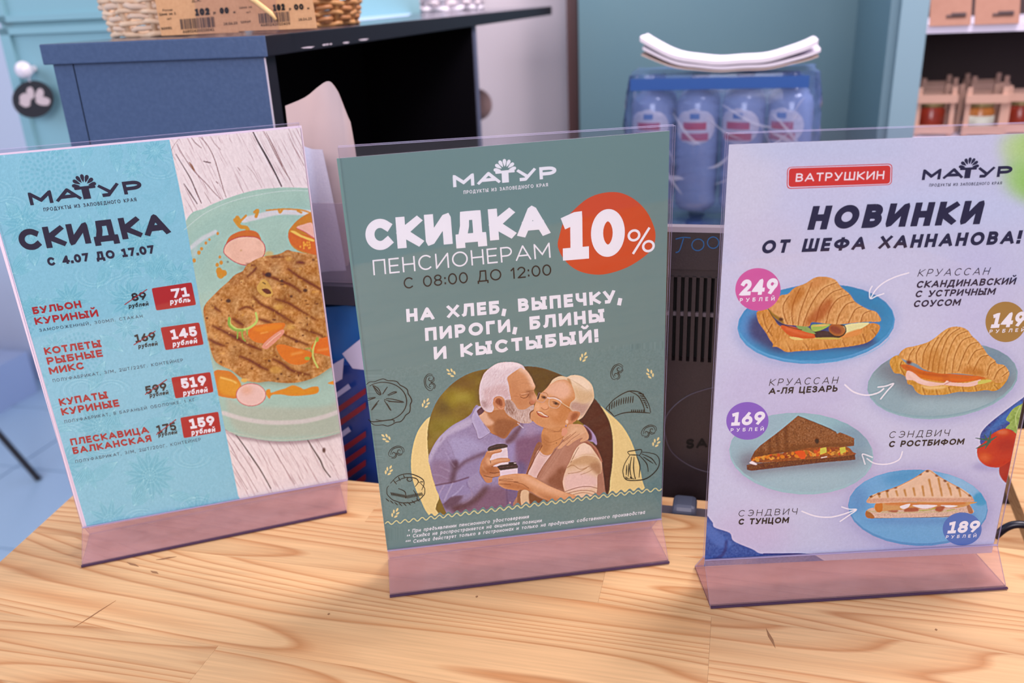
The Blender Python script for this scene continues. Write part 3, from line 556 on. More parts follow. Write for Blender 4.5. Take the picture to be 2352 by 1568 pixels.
def paint_couple():
    TL = (116, 134, 135); c = Canvas(876, 800, 1540, 1215, TL, 1.0); r = np.random.default_rng(5)
    Y = (233, 199, 142)
    c.T(800, 800, 2.613)
    c.poly([(505, 1020), (430, 900), (385, 780), (377, 660), (400, 540), (440, 460), (500, 405), (600, 400), (700, 700), (700, 1100)], Y); c.poly([(1400, 300), (1500, 335), (1560, 385), (1640, 460), (1700, 560), (1740, 680), (1762, 780), (1768, 900), (1500, 900), (1450, 600)], Y)
    disc = [(600, 1005), (545, 880), (505, 765), (482, 650), (475, 520), (490, 420), (525, 330), (575, 260), (650, 192), (740, 145), (850, 120), (960, 108), (1060, 107), (1160, 117), (1280, 160), (1400, 230), (1482, 305), (1530, 370), (1570, 450), (1588, 560), (1585, 680), (1572, 780), (1548, 890), (1400, 1000)]
    d = c.poly(disc, (128, 106, 44))
    c.poly(disc, (134, 104, 50), a=.7, tex=24, ts=(26, 20), clip=d, seed=9)
    c.T(960, 820, 8.254)
    for x, y, rx, ry, col, b in ((700, 820, 260, 130, (172, 152, 58), 12), (900, 780, 180, 150, (178, 160, 72), 12), (560, 1300, 260, 120, (150, 136, 60), 10), (480, 960, 120, 110, (98, 76, 30), 8), (850, 950, 160, 110, (120, 88, 46), 10), (900, 520, 200, 120, (124, 88, 44), 10), (2250, 400, 180, 200, (108, 74, 34), 8), (300, 1350, 120, 200, (140, 120, 56), 8)): c.ell(x, y, rx, ry, col, bl=b, a=.7, clip=d)
    c.T(1180, 840, 8.254); c.poly([(1200, 980), (1400, 760), (1500, 620), (1560, 640), (1850, 1100), (1950, 1600), (1900, 2600), (1500, 2700), (1500, 1400)], (92, 56, 50), clip=d); c.poly([(200, 0), (600, 60), (950, 190), (700, 350), (600, 430), (470, 540), (390, 420)], (104, 78, 36), clip=d, bl=2)
    # ---- man's shirt
    c.T(960, 1000, 8.254); SH = (156, 136, 172)
    shirt = [(190, 450), (240, 300), (330, 130), (450, -20), (650, -190), (900, -330), (1010, -420), (1060, -520), (1150, -560), (1400, -200), (1640, -330), (1950, -330), (2200, -260), (2420, -120), (2460, 250), (2200, 500), (2050, 730), (1950, 1000), (1960, 1420), (1500, 1560), (700, 1600), (560, 1500), (400, 1150), (300, 900), (230, 620)]
    s_ = c.poly(shirt, SH, clip=d, tex=5, ts=(3, 3))
    def F(pts, col, a=.6, bl=3, **k): return c.poly(pts, col, a=a, bl=bl, clip=s_, **k)
    F([(330, 130), (450, -20), (700, -200), (1000, -340), (1000, -200), (700, -60), (520, 60), (330, 300), (210, 560), (190, 450)], (196, 178, 205), .8, 3)
    F([(600, 60), (900, 20), (1150, 120), (1300, 240), (1000, 330), (800, 560), (640, 300)], (172, 158, 196), .8, 6)
    F([(300, 480), (560, 500), (620, 620), (640, 900), (330, 930), (240, 640)], (140, 108, 136), .7, 6)
    F([(620, 480), (760, 480), (760, 620), (700, 860), (600, 880), (640, 650)], (92, 62, 78), .85, 4)
    F([(740, 600), (860, 480), (1050, 390), (1280, 300), (1300, 360), (1050, 470), (880, 560), (760, 660)], (104, 72, 92), .8, 3)
    F([(720, 460), (700, 640), (760, 600)], (96, 66, 84), .8, 2)
    F([(800, 640), (1050, 480), (1200, 460), (1170, 640), (950, 780), (740, 830)], (150, 130, 168), .8, 5)
    F([(1300, 980), (1680, 980), (1700, 1420), (1250, 1480), (700, 1500), (620, 1380), (1000, 1300), (1180, 1100)], (128, 90, 112), .85, 6)
    F([(620, 1330), (900, 1260), (1080, 1150), (1250, 980), (1350, 960), (1200, 1180), (1000, 1340), (700, 1440)], (90, 56, 60), .85, 5)
    F([(450, 1250), (640, 1150), (850, 1120), (780, 1270), (600, 1380), (520, 1400)], (98, 66, 82), .85, 4)
    F([(1700, 980), (1900, 1020), (1920, 1360), (1700, 1380)], (116, 90, 124), .8, 4)
    F([(1850, 80), (2300, -40), (2420, 100), (2200, 450), (2040, 720), (1900, 660), (1860, 400)], (128, 84, 110), .8, 6); F([(1700, 250), (1840, 120), (1800, 420), (1720, 420)], (160, 140, 186), .7, 3)
    F([(1900, 500), (2040, 550), (2020, 720), (1900, 720)], (104, 92, 136), .7, 4)
    F([(1660, 100), (1950, -220), (2000, -230), (1850, 60), (1700, 160)], (104, 66, 76), .8, 3); F([(2000, -240), (2150, -260), (2300, -100), (2100, 40)], (170, 140, 170), .6, 5)
    # forearm sleeve of the man
    F([(340, 960), (660, 900), (960, 790), (1160, 690), (1200, 780), (1260, 860), (1060, 960), (1000, 1080), (840, 1130), (640, 1150), (470, 1290), (400, 1130)], (150, 132, 172), .95, 1); F([(990, 790), (1160, 690), (1200, 780), (1262, 860), (1060, 960), (990, 1000), (940, 900)], (162, 144, 178), .9, 1)
    for pts, w, col, a in (([(320, 945), (540, 905), (650, 885), (780, 850), (960, 790)], 16, (86, 50, 66), .9), ([(660, 900), (610, 1000), (560, 1100), (500, 1230)], 22, (196, 178, 205), .6), ([(500, 940), (430, 1050), (400, 1130)], 20, (190, 165, 195), .7), ([(860, 950), (760, 1060), (650, 1150)], 20, (190, 176, 210), .6), ([(985, 990), (1020, 1070), (1030, 1150), (960, 1230), (850, 1290)], 12, (170, 140, 165), .8), ([(1170, 690), (1220, 790), (1290, 880)], 10, (70, 40, 50), .9), ([(930, 880), (940, 960), (990, 1000)], 8, (110, 84, 120), .8), ([(1680, 1020), (1700, 1380)], 7, (84, 56, 82), .9), ([(1640, -20), (1650, 140)], 8, (200, 170, 200), .6), ([(1860, 230), (2000, 210), (2150, 150)], 5, (160, 124, 150), .7), ([(460, 40), (420, 110)], 9, (120, 90, 120), .8), ([(540, 80), (640, 260), (690, 420)], 8, (120, 92, 122), .6), ([(420, 590), (600, 680)], 16, (185, 165, 190), .5), ([(520, 300), (600, 460), (700, 600)], 12, (185, 165, 195), .5), ([(280, 740), (430, 760), (560, 820)], 16, (178, 160, 186), .5), ([(900, 520), (1200, 380), (1300, 330)], 7, (180, 165, 200), .4)):
        c.line(pts, w, col, a, clip=s_, bl=1)
    c.ell(1745, 1272, 18, 20, (196, 140, 150))
    c.hatch(s_, 900, (130, 105, 140), .35, .7, 3, 1, 1.2)
    # white inner line at the bottom
    # ---- neck of the man, collar
    c.T(960, 820, 8.254)
    SK = (206, 146, 110)
    c.poly([(1150, 1100), (1250, 1030), (1300, 960), (1600, 900), (1900, 1200), (1920, 1280), (1800, 1350), (1650, 1540), (1500, 1490), (1380, 1430), (1200, 1230)], (184, 120, 84)); c.poly([(1150, 1100), (1280, 1030), (1350, 1150), (1450, 1250), (1300, 1300), (1200, 1220)], (222, 170, 144), bl=2); c.poly([(1500, 1180), (1900, 1240), (1750, 1400), (1640, 1530), (1450, 1430)], (146, 88, 62), bl=3, a=.8)
    c.poly([(1110, 1030), (1140, 970), (1200, 950), (1260, 1020), (1150, 1105)], (108, 72, 82)); c.poly([(1020, 1150), (1060, 1040), (1110, 960), (1180, 925), (1200, 945), (1120, 1020), (1150, 1110), (1250, 1270), (1370, 1430), (1160, 1550), (1100, 1420), (1050, 1280)], (188, 170, 202)); c.poly([(1060, 1150), (1110, 1050), (1160, 1150), (1350, 1420), (1170, 1530), (1100, 1300)], (178, 160, 196), bl=2)
    c.line([(1370, 1435), (1160, 1552), (1100, 1400), (1030, 1250)], 8, (110, 84, 110), .8); c.line([(1250, 1270), (1370, 1430), (1500, 1480), (1640, 1530)], 8, (130, 90, 110), .7); c.line([(1890, 1250), (1995, 1340)], 16, (214, 196, 212), .9)
    # ---- man's head
    head = [(1160, 640), (1180, 500), (1215, 400), (1260, 300), (1350, 215), (1480, 130), (1600, 98), (1750, 92), (1880, 108), (1980, 155), (2025, 215), (2090, 290), (2150, 380), (2190, 470), (2225, 560), (2200, 630), (2215, 680), (2250, 740), (2262, 800), (2235, 850), (2200, 900), (2200, 960), (2190, 1100), (2160, 1220), (2080, 1255), (1950, 1245), (1850, 1190), (1700, 1100), (1640, 1000), (1500, 1000), (1300, 1030), (1220, 960), (1180, 880)]
    hd = c.poly(head, SK)
    def S_(pts, col, a=.7, bl=3): return c.poly(pts, col, a=a, bl=bl, clip=hd)
    S_([(1700, 420), (1800, 300), (1950, 280), (2080, 340), (2200, 560), (2150, 620), (1900, 640), (1760, 720), (1720, 560)], (208, 142, 104), .8, 4); S_([(1950, 120), (2100, 260), (2200, 450), (2230, 560), (2150, 560), (2050, 350), (1900, 230)], (238, 192, 170), .8, 3)
    S_([(1760, 680), (1950, 640), (2080, 680), (2120, 800), (2120, 900), (1950, 980), (1850, 900)], (196, 126, 88), .7, 6); S_([(1780, 420), (1880, 520), (1860, 640), (1760, 620)], (190, 124, 88), .6, 5); S_([(2050, 640), (2160, 640), (2200, 700), (2140, 780), (2080, 740)], (150, 90, 64), .7, 3)
    S_([(2110, 840), (2150, 800), (2230, 810), (2260, 800), (2210, 900), (2130, 890)], (188, 110, 84), .8, 2); S_([(2150, 700), (2230, 760), (2240, 830), (2180, 830)], (226, 162, 134), .7, 3)
    for pts, w, col, a in (([(1945, 750), (2000, 775), (2060, 760), (2100, 710)], 9, (96, 52, 40), .9), ([(1930, 715), (2000, 720), (2080, 680), (2100, 660)], 8, (140, 84, 62), .8), ([(1960, 700), (2040, 690), (2095, 675)], 18, (226, 168, 136), .6), ([(2060, 650), (2130, 640), (2200, 625)], 9, (150, 94, 70), .8), ([(1770, 760), (1850, 740), (1930, 750)], 6, (172, 108, 80), .6), ([(1800, 800), (1900, 790)], 5, (172, 108, 80), .5), ([(1850, 460), (1990, 420), (2130, 440)], 5, (172, 112, 84), .5), ([(1880, 540), (2020, 490), (2160, 520)], 5, (172, 112, 84), .5), ([(2120, 850), (2130, 890), (2200, 895)], 8, (110, 60, 46), .8), ([(2200, 1000), (2130, 1050), (2120, 1160)], 24, (110, 66, 50), .7)): c.line(pts, w, col, a, clip=hd, bl=0)
    hair = [(1160, 640), (1180, 500), (1215, 400), (1260, 300), (1350, 215), (1480, 130), (1600, 98), (1750, 92), (1880, 108), (1980, 155), (2025, 215), (2010, 235), (1950, 200), (1880, 240), (1750, 330), (1690, 400), (1720, 520), (1740, 680), (1760, 800), (1680, 860), (1640, 800), (1590, 750), (1500, 740), (1440, 790), (1420, 880), (1440, 960), (1400, 1040), (1300, 1030), (1220, 960), (1175, 850)]
    hm = c.poly(hair, (222, 196, 204)); c.poly([(1250, 640), (1400, 560), (1600, 520), (1720, 600), (1740, 800), (1600, 750), (1500, 720), (1420, 800), (1400, 960), (1300, 900)], (208, 168, 172), bl=4, clip=hm, a=.8); c.poly([(1200, 820), (1300, 840), (1310, 960), (1240, 960)], (170, 130, 130), bl=3, clip=hm, a=.8); c.poly([(1400, 180), (1600, 110), (1850, 110), (1980, 170), (1800, 200), (1500, 240)], (240, 216, 222), bl=3, clip=hm)
    c.hatch(hm, 420, (180, 140, 150), .5, .6, -2, 6, 1.6, seed=4); c.hatch(hm, 420, (244, 226, 230), .6, .6, -3, 5, 2, seed=8)
    for k in range(16): c.line([(1980-12*k, 215-3*k), (1780-14*k, 260+8*k), (1560-10*k, 360+16*k), (1400-8*k, 560+14*k)], 4, (200, 160, 168) if k % 2 else (240, 220, 225), .45, clip=hm)
    beard = [(1640, 830), (1740, 800), (1830, 880), (1900, 980), (2020, 990), (2110, 940), (2180, 905), (2205, 920), (2190, 990), (2120, 1050), (2120, 1160), (2160, 1220), (2080, 1255), (1950, 1245), (1850, 1190), (1740, 1120), (1660, 1040), (1630, 930)]
    bm = c.poly(beard, (200, 164, 156)); c.poly([(1650, 850), (1740, 830), (1800, 920), (1850, 1050), (1750, 1080), (1660, 980)], (150, 108, 96), bl=3, clip=bm, a=.8); c.hatch(bm, 380, (236, 212, 210), .8, .6, 1, 6, 2, seed=2); c.hatch(bm, 260, (128, 88, 78), .6, .6, 1, 5, 2, seed=3)
    c.poly([(1430, 860), (1440, 780), (1500, 745), (1570, 750), (1640, 840), (1650, 920), (1620, 990), (1560, 1000), (1490, 960)], (198, 128, 96)); c.poly([(1470, 850), (1500, 790), (1560, 790), (1600, 860), (1590, 930), (1520, 900)], (150, 84, 62), bl=1); c.line([(1450, 850), (1470, 790), (1530, 760), (1600, 800)], 9, (226, 160, 130), .8); c.line([(1530, 950), (1580, 980), (1625, 950)], 14, (224, 160, 132), .8); c.line([(1540, 830), (1550, 880)], 10, (100, 52, 38), .7)
    # ---- woman: shoulder, cardigan
    c.T(1140, 1000, 8.254)
    c.poly([(880, 60), (1000, -200), (1700, 60), (1760, 160), (1950, 420), (2000, 520), (2060, 1000), (2070, 1150), (1900, 1300), (400, 1420), (480, 1000), (560, 740), (780, 320)], (176, 122, 104), clip=d)   # cardigan
    wd = c.poly([(760, 160), (870, 180), (760, 330), (600, 740), (560, 740)], (150, 96, 78))
    c.poly([(790, 280), (900, 360), (1060, 340), (1000, 440), (800, 760), (760, 800), (600, 740), (700, 520)], (226, 186, 182)); c.poly([(770, 500), (900, 420), (900, 640), (760, 780), (700, 700)], (214, 168, 166), bl=4, a=.6)
    c.poly([(860, -60), (1000, -220), (1420, -250), (1440, -120), (1320, -60), (1200, 160), (1100, 250), (1040, 350), (920, 370), (840, 310), (810, 260), (870, 180)], (206, 140, 96)); c.poly([(860, -20), (1000, 60), (1000, 250), (900, 330), (850, 230)], (176, 112, 74), bl=3, a=.7)
    c.line([(800, 300), (860, 370), (940, 390), (1050, 350)], 12, (196, 146, 140), .8); c.line([(900, 60), (1000, 130), (1140, 90), (1280, 20)], 8, (160, 96, 62), .7); c.line([(880, 120), (990, 190), (1100, 160)], 6, (160, 96, 62), .5); c.ell(1140, 140, 9, 9, (90, 50, 35))
    c.poly([(1140, 240), (1330, 120), (1600, 40), (1640, 120), (1480, 280), (1330, 620), (1260, 800), (1290, 1050), (940, 880), (770, 800), (900, 560)], (182, 126, 108)); c.poly([(1200, 600), (1330, 620), (1260, 820), (1290, 1050), (960, 890), (1100, 720)], (138, 84, 66), bl=4, a=.85)
    for k in range(3): c.line([(1300-60*k, 190+20*k), (1130-50*k, 480), (900-30*k, 840)], 16, (206, 156, 138), .6, bl=2); c.line([(1250-60*k, 230+20*k), (1080-50*k, 500), (860-40*k, 800)], 10, (140, 90, 76), .5, bl=1)
    c.line([(1140, 250), (900, 560), (775, 790)], 8, (120, 70, 58), .8); c.line([(870, 190), (700, 480), (570, 735)], 12, (100, 50, 40), .8); c.line([(855, 190), (690, 470), (560, 735)], 7, (196, 120, 90), .8)
    slv = [(1330, 620), (1400, 480), (1480, 300), (1560, 190), (1660, 140), (1760, 170), (1860, 300), (1960, 450), (2000, 530), (1990, 700), (1920, 760), (1915, 990), (1880, 1120), (1760, 1180), (1600, 1180), (1380, 1090), (1300, 1060), (1260, 860)]
    sm_ = c.poly(slv, (226, 184, 158)); c.poly([(1460, 460), (1650, 370), (1850, 400), (1960, 470), (1880, 560), (1700, 560), (1520, 560), (1340, 620)], (198, 150, 112), bl=4, clip=sm_, a=.8); c.poly([(1480, 300), (1660, 150), (1760, 180), (1840, 330), (1650, 350), (1500, 430)], (238, 200, 182), bl=3, clip=sm_); c.poly([(1300, 760), (1600, 700), (1900, 800), (1900, 960), (1400, 1040), (1290, 1000)], (230, 186, 180), bl=4, clip=sm_); c.poly([(1760, 560), (1960, 520), (1990, 700), (1920, 740)], (170, 118, 88), bl=3, clip=sm_, a=.8)
    for pts, w, col in (([(1340, 610), (1450, 560), (1600, 640), (1760, 580)], 12, (176, 124, 92)), ([(1360, 720), (1560, 690), (1720, 610)], 12, (182, 132, 100)), ([(1600, 740), (1740, 690), (1820, 640)], 10, (182, 132, 100)), ([(1310, 1060), (1560, 980), (1760, 965), (1910, 1000)], 11, (130, 76, 60)), ([(1380, 1085), (1600, 1040), (1800, 1050), (1890, 1090)], 10, (150, 90, 74)), ([(1450, 1120), (1640, 1080), (1800, 1110), (1870, 1150)], 9, (150, 92, 76)), ([(1410, 510), (1500, 330), (1560, 230)], 9, (120, 72, 54)), ([(1400, 480), (1640, 380), (1860, 390), (1980, 470)], 9, (240, 206, 180)), ([(1320, 600), (1290, 700), (1258, 850)], 8, (120, 72, 56))): c.line(pts, w, col, .85, clip=sm_, bl=0)
    c.poly([(1640, 100), (1740, 110), (1880, 210), (1950, 320), (2010, 480), (1990, 500), (1900, 350), (1800, 210), (1700, 150)], (160, 98, 82)); c.line([(1600, 120), (1700, 110), (1820, 170), (1930, 320), (2000, 500)], 8, (206, 150, 128), .8)
    # ---- woman's head
    c.T(1180, 840, 8.254)
    face = [(350, 1000), (370, 880), (400, 740), (440, 640), (470, 560), (560, 480), (640, 400), (720, 300), (860, 240), (1010, 230), (1120, 330), (1180, 500), (1180, 700), (1150, 860), (1080, 940), (1000, 1060), (960, 1140), (840, 1150), (640, 1180), (500, 1140), (400, 1080)]
    fm = c.poly(face, (212, 148, 106))
    def Q(pts, col, a=.7, bl=3): return c.poly(pts, col, a=a, bl=bl, clip=fm)
    Q([(640, 400), (760, 300), (960, 280), (1080, 420), (1060, 560), (900, 640), (700, 560), (580, 500)], (234, 180, 158), .85, 5); Q([(700, 830), (950, 700), (1120, 640), (1150, 860), (1040, 960), (960, 1100), (800, 1100), (700, 1000)], (196, 124, 78), .8, 6); Q([(400, 760), (480, 700), (500, 820), (430, 880)], (236, 176, 140), .8, 3); Q([(500, 760), (560, 690), (640, 740), (660, 820), (580, 830)], (230, 164, 128), .8, 2); Q([(360, 960), (450, 960), (600, 1020), (700, 1020), (600, 1150), (430, 1090)], (206, 140, 98), .7, 4); Q([(700, 850), (800, 830), (860, 900), (760, 960)], (226, 162, 122), .6, 4)
    for pts, w, col, a in (([(440, 870), (480, 930), (560, 965), (650, 965)], 26, (176, 84, 72), .95), ([(455, 872), (520, 890), (580, 935), (640, 955)], 17, (250, 236, 222), 1), ([(440, 860), (520, 870), (600, 920), (660, 960)], 7, (150, 72, 60), .9), ([(520, 790), (580, 830), (650, 810), (655, 780)], 9, (150, 84, 60), .8), ([(360, 1080), (440, 1130), (600, 1190)], 8, (160, 96, 64), .5)): c.line(pts, w, col, a)
    # eyes and glasses
    c.ell(570, 600, 46, 20, (110, 66, 54), rot=.3, bl=1); c.ell(575, 598, 16, 15, (50, 34, 36)); c.line([(520, 575), (570, 570), (620, 600)], 8, (90, 50, 42), .8); c.ell(800, 715, 55, 22, (122, 78, 66), rot=.35, bl=1); c.ell(800, 712, 20, 18, (52, 44, 50)); c.line([(735, 680), (790, 680), (860, 730)], 9, (84, 48, 40), .9); c.line([(690, 590), (790, 590), (880, 640)], 10, (168, 108, 80), .7); c.line([(560, 500), (620, 520), (650, 560)], 9, (150, 92, 74), .7)
    c.poly([(450, 530), (500, 505), (480, 600), (450, 640)], (74, 42, 44)); c.line([(480, 510), (560, 530), (620, 570), (640, 600), (600, 640), (550, 690), (440, 650), (460, 560), (480, 510)], 9, (196, 156, 156), .9); c.line([(640, 600), (680, 610), (760, 610), (860, 650), (905, 690)], 17, (232, 210, 220), 1); c.line([(680, 615), (665, 700), (690, 770), (780, 800), (850, 780), (900, 690)], 8, (210, 180, 180), .9); c.line([(905, 695), (1000, 760), (1130, 830)], 11, (226, 200, 170), .95); c.line([(905, 710), (1000, 778), (1120, 850)], 5, (120, 76, 56), .8)
    # hair
    wh = [(690, 350), (740, 260), (850, 200), (930, 195), (1010, 210), (1080, 180), (1180, 172), (1300, 200), (1400, 270), (1480, 360), (1515, 480), (1520, 620), (1470, 720), (1420, 800), (1360, 900), (1300, 980), (1210, 1030), (1230, 950), (1260, 890), (1200, 870), (1120, 860), (1060, 800), (1080, 700), (1160, 620), (1150, 500), (1100, 360), (1040, 290), (950, 260), (830, 270), (740, 320)]
    hm = c.poly(wh, (226, 190, 160)); c.poly([(1020, 230), (1200, 190), (1380, 270), (1480, 400), (1400, 480), (1250, 380), (1120, 320)], (240, 208, 186), bl=4, clip=hm); c.poly([(1080, 700), (1200, 680), (1330, 720), (1450, 720), (1380, 860), (1280, 960), (1200, 860), (1090, 840)], (182, 138, 130), bl=4, clip=hm, a=.85); c.poly([(1150, 420), (1300, 480), (1480, 500), (1500, 620), (1300, 700), (1180, 600)], (212, 170, 132), bl=4, clip=hm, a=.8)
    for k in range(22): c.line([(1040+8*k, 240+4*k), (1180+10*k, 330+6*k), (1240+11*k, 520+2*k), (1300+9*k, 690-4*k)], 4, (176, 130, 98) if k % 2 else (250, 226, 204), .5, clip=hm)
    for k in range(14): c.line([(1080+4*k, 700+8*k), (1180+4*k, 720+12*k), (1350, 730+12*k), (1500, 620+12*k)], 4, (240, 214, 204) if k % 2 else (150, 106, 98), .55, clip=hm)
    for k in range(8): c.line([(1010-30*k, 225+6*k), (900-20*k, 240+8*k), (760-5*k, 320+6*k)], 4, (236, 206, 180), .5, clip=hm)
    c.poly([(1010, 240), (1060, 250), (1100, 350), (1040, 300)], (180, 126, 84), bl=1, a=.8)
    c.poly([(1030, 960), (1060, 880), (1150, 860), (1240, 870), (1260, 920), (1200, 1020), (1100, 1090), (1020, 1090), (980, 1060)], (206, 136, 100)); c.poly([(1080, 960), (1140, 890), (1220, 900), (1200, 980), (1100, 1050)], (156, 88, 62), bl=2, a=.9); c.ell(1010, 1060, 28, 40, (228, 176, 146)); c.ell(990, 1135, 14, 22, (150, 110, 130)); c.ell(992, 1120, 6, 6, (240, 230, 240))
    # hand of the man on the shoulder, cuff
    c.poly([(1320, 1120), (1420, 1170), (1530, 1300), (1575, 1430), (1570, 1500), (1500, 1440), (1420, 1420), (1380, 1300)], (168, 140, 180)); c.poly([(1330, 1130), (1420, 1200), (1480, 1300), (1470, 1400), (1400, 1400), (1380, 1260)], (98, 58, 70), bl=1)
    SK2 = (214, 156, 124)
    c.poly([(1000, 1240), (1040, 1120), (1160, 1100), (1300, 1120), (1380, 1220), (1425, 1330), (1400, 1400), (1290, 1440), (1250, 1420), (1290, 1360), (1150, 1430), (1040, 1510), (990, 1500), (1010, 1460), (900, 1560), (830, 1560), (880, 1480), (960, 1400), (930, 1380)], SK2)
    c.poly([(905, 1300), (920, 1200), (970, 1170), (1015, 1210), (1010, 1280), (950, 1330)], (220, 150, 124)); c.poly([(1100, 1150), (1280, 1150), (1360, 1250), (1200, 1300), (1050, 1300)], (226, 176, 142), bl=4, a=.7)
    for q in ([(1080, 1300), (960, 1400), (850, 1520)], [(1250, 1290), (1100, 1390), (1000, 1490)], [(1300, 1370), (1250, 1420)], [(1180, 1250), (1060, 1350), (940, 1440)]): c.line(q, 8, (140, 80, 60), .75)
    for q in ([(1200, 1170), (1100, 1260), (1020, 1330)], [(1340, 1250), (1200, 1330), (1080, 1420)]): c.line(q, 12, (236, 188, 160), .6, bl=1)
    for k in range(6): c.line([(560+40*k, 1160+14*k), (700+40*k, 1250), (900, 1240-16*k)], 5, (150, 90, 62), .45)
    # ---- cups and hands
    c.T(960, 1000, 8.254)
    c.poly([(1330, 280), (1690, 200), (1720, 540), (1400, 600), (1360, 500)], (228, 202, 212), sm=False); c.poly([(1320, 250), (1350, 210), (1500, 160), (1640, 155), (1700, 185), (1700, 220), (1330, 300)], (62, 38, 44), sm=False); c.line([(1350, 245), (1500, 200), (1680, 190)], 7, (130, 96, 104), .8)
    hnd = [(1170, 640), (1200, 500), (1260, 400), (1310, 300), (1400, 290), (1540, 255), (1590, 275), (1570, 315), (1430, 350), (1390, 400), (1370, 470), (1540, 425), (1700, 425), (1748, 460), (1720, 495), (1560, 520), (1420, 580), (1520, 600), (1560, 650), (1550, 760), (1420, 800), (1400, 880), (1300, 890), (1230, 800), (1180, 720)]
    h_ = c.poly(hnd, (196, 130, 96)); c.poly([(1200, 640), (1400, 560), (1500, 620), (1500, 720), (1350, 740), (1230, 740)], (170, 104, 72), clip=h_, bl=4, a=.8); c.poly([(1300, 420), (1500, 440), (1700, 440), (1700, 480), (1500, 500), (1330, 560)], (218, 158, 124), clip=h_, bl=2)
    for q in ([(1360, 700), (1450, 710), (1550, 690)], [(1400, 590), (1500, 560), (1700, 500)], [(1250, 760), (1400, 790), (1540, 770)], [(1390, 400), (1370, 470), (1380, 520)]): c.line(q, 11, (104, 58, 44), .8, clip=h_)
    c.line([(1330, 310), (1450, 300), (1570, 275)], 14, (226, 170, 140), .8, clip=h_); c.line([(1220, 560), (1250, 640), (1300, 690)], 16, (216, 160, 120), .6, clip=h_, bl=1)
    c.poly([(1545, 640), (1890, 600), (1890, 740), (1760, 780), (1565, 790)], (228, 200, 214), sm=False); c.poly([(1500, 590), (1560, 560), (1720, 540), (1720, 505), (1860, 500), (1870, 545), (1900, 580), (1890, 615), (1560, 660)], (62, 36, 42), sm=False); c.line([(1540, 610), (1700, 590), (1880, 575)], 7, (140, 104, 110), .8); c.ell(1840, 522, 26, 12, (220, 200, 205))
    arm = [(1525, 810), (1560, 770), (1700, 740), (1900, 720), (2100, 740), (2260, 830), (2500, 960), (2800, 1080), (3000, 1150), (2950, 1290), (2620, 1270), (2450, 1230), (2250, 1130), (2120, 1050), (1950, 1050), (1800, 1030), (1640, 1000), (1530, 930), (1525, 860)]
    a_ = c.poly(arm, (214, 150, 112)); c.poly([(1560, 900), (1800, 880), (2050, 960), (2200, 1080), (2000, 1050), (1700, 1000)], (180, 108, 70), clip=a_, bl=4, a=.8); c.poly([(1900, 740), (2200, 830), (2700, 1060), (2900, 1140), (2600, 1100), (2200, 950)], (234, 178, 148), clip=a_, bl=4, a=.8); c.poly([(2250, 1080), (2600, 1180), (2800, 1260), (2500, 1250)], (176, 108, 74), clip=a_, bl=4, a=.7)
    for q in ([(1540, 835), (1660, 825), (1800, 830)], [(1530, 920), (1640, 920), (1760, 930)], [(1540, 850), (1700, 860), (1900, 880)], [(1820, 880), (1980, 920), (2100, 1000)]): c.line(q, 10, (130, 72, 52), .75, clip=a_)
    c.line([(1560, 790), (1700, 760), (1850, 760)], 12, (234, 180, 150), .7, clip=a_, bl=1)
    # lower cardigan pieces left of the arm
    c.poly([(1900, 1050), (2080, 1060), (2140, 1100), (2300, 1180), (2450, 1240), (2300, 1300), (1960, 1420), (1890, 1380)], (150, 100, 76)); c.poly([(1955, 1060), (2100, 1060), (2120, 1330), (1965, 1330)], (222, 180, 148))
    c.poly([(2110, 1090), (2300, 1180), (2480, 1260), (2200, 1300), (2130, 1330)], (128, 80, 58), bl=1)
    # ---- wave: sheet colour again below it, yellow line on top
    c.T(0, 0, 1)
    A0, A1 = np.array([885, 1202.0]), np.array([1519.5, 1122.5]); n = 340; t = np.linspace(0, 1, n); wave = 3.6*np.sin(t*2*math.pi*32)
    base = A0+(A1-A0)*t[:, None]; nn = np.array([.125, -.99])
    sh = [tuple(base[i]+nn*(wave[i]+6.5)) for i in range(n)]+[(1545, 1230), (870, 1230)]
    c.poly(sh, TL, sm=False)
    c.line([tuple(base[i]+nn*wave[i]) for i in range(n)], 2.1, (236, 206, 150), 1, sm=False)
    return finish(c, .8, 2, 5)

def croissant(c, outline, ridges, seed, cols=((212, 150, 96), (160, 92, 48), (232, 182, 130))):
    m = c.poly(outline, cols[0], tex=14, ts=(3, 6), seed=seed)
    for q in ridges:
        c.line(q, 26, cols[2], .45, bl=2, clip=m); c.line([(x+14, y+8) for x, y in q], 10, cols[1], .75, bl=0, clip=m); c.line([(x+24, y+4) for x, y in q], 6, (130, 70, 36), .5, clip=m)
    c.hatch(m, 260, cols[1], .45, .8, -2, 5, 1.6, seed=seed); c.hatch(m, 200, (240, 196, 148), .5, .7, -2, 5, 1.6, seed=seed+1); return m

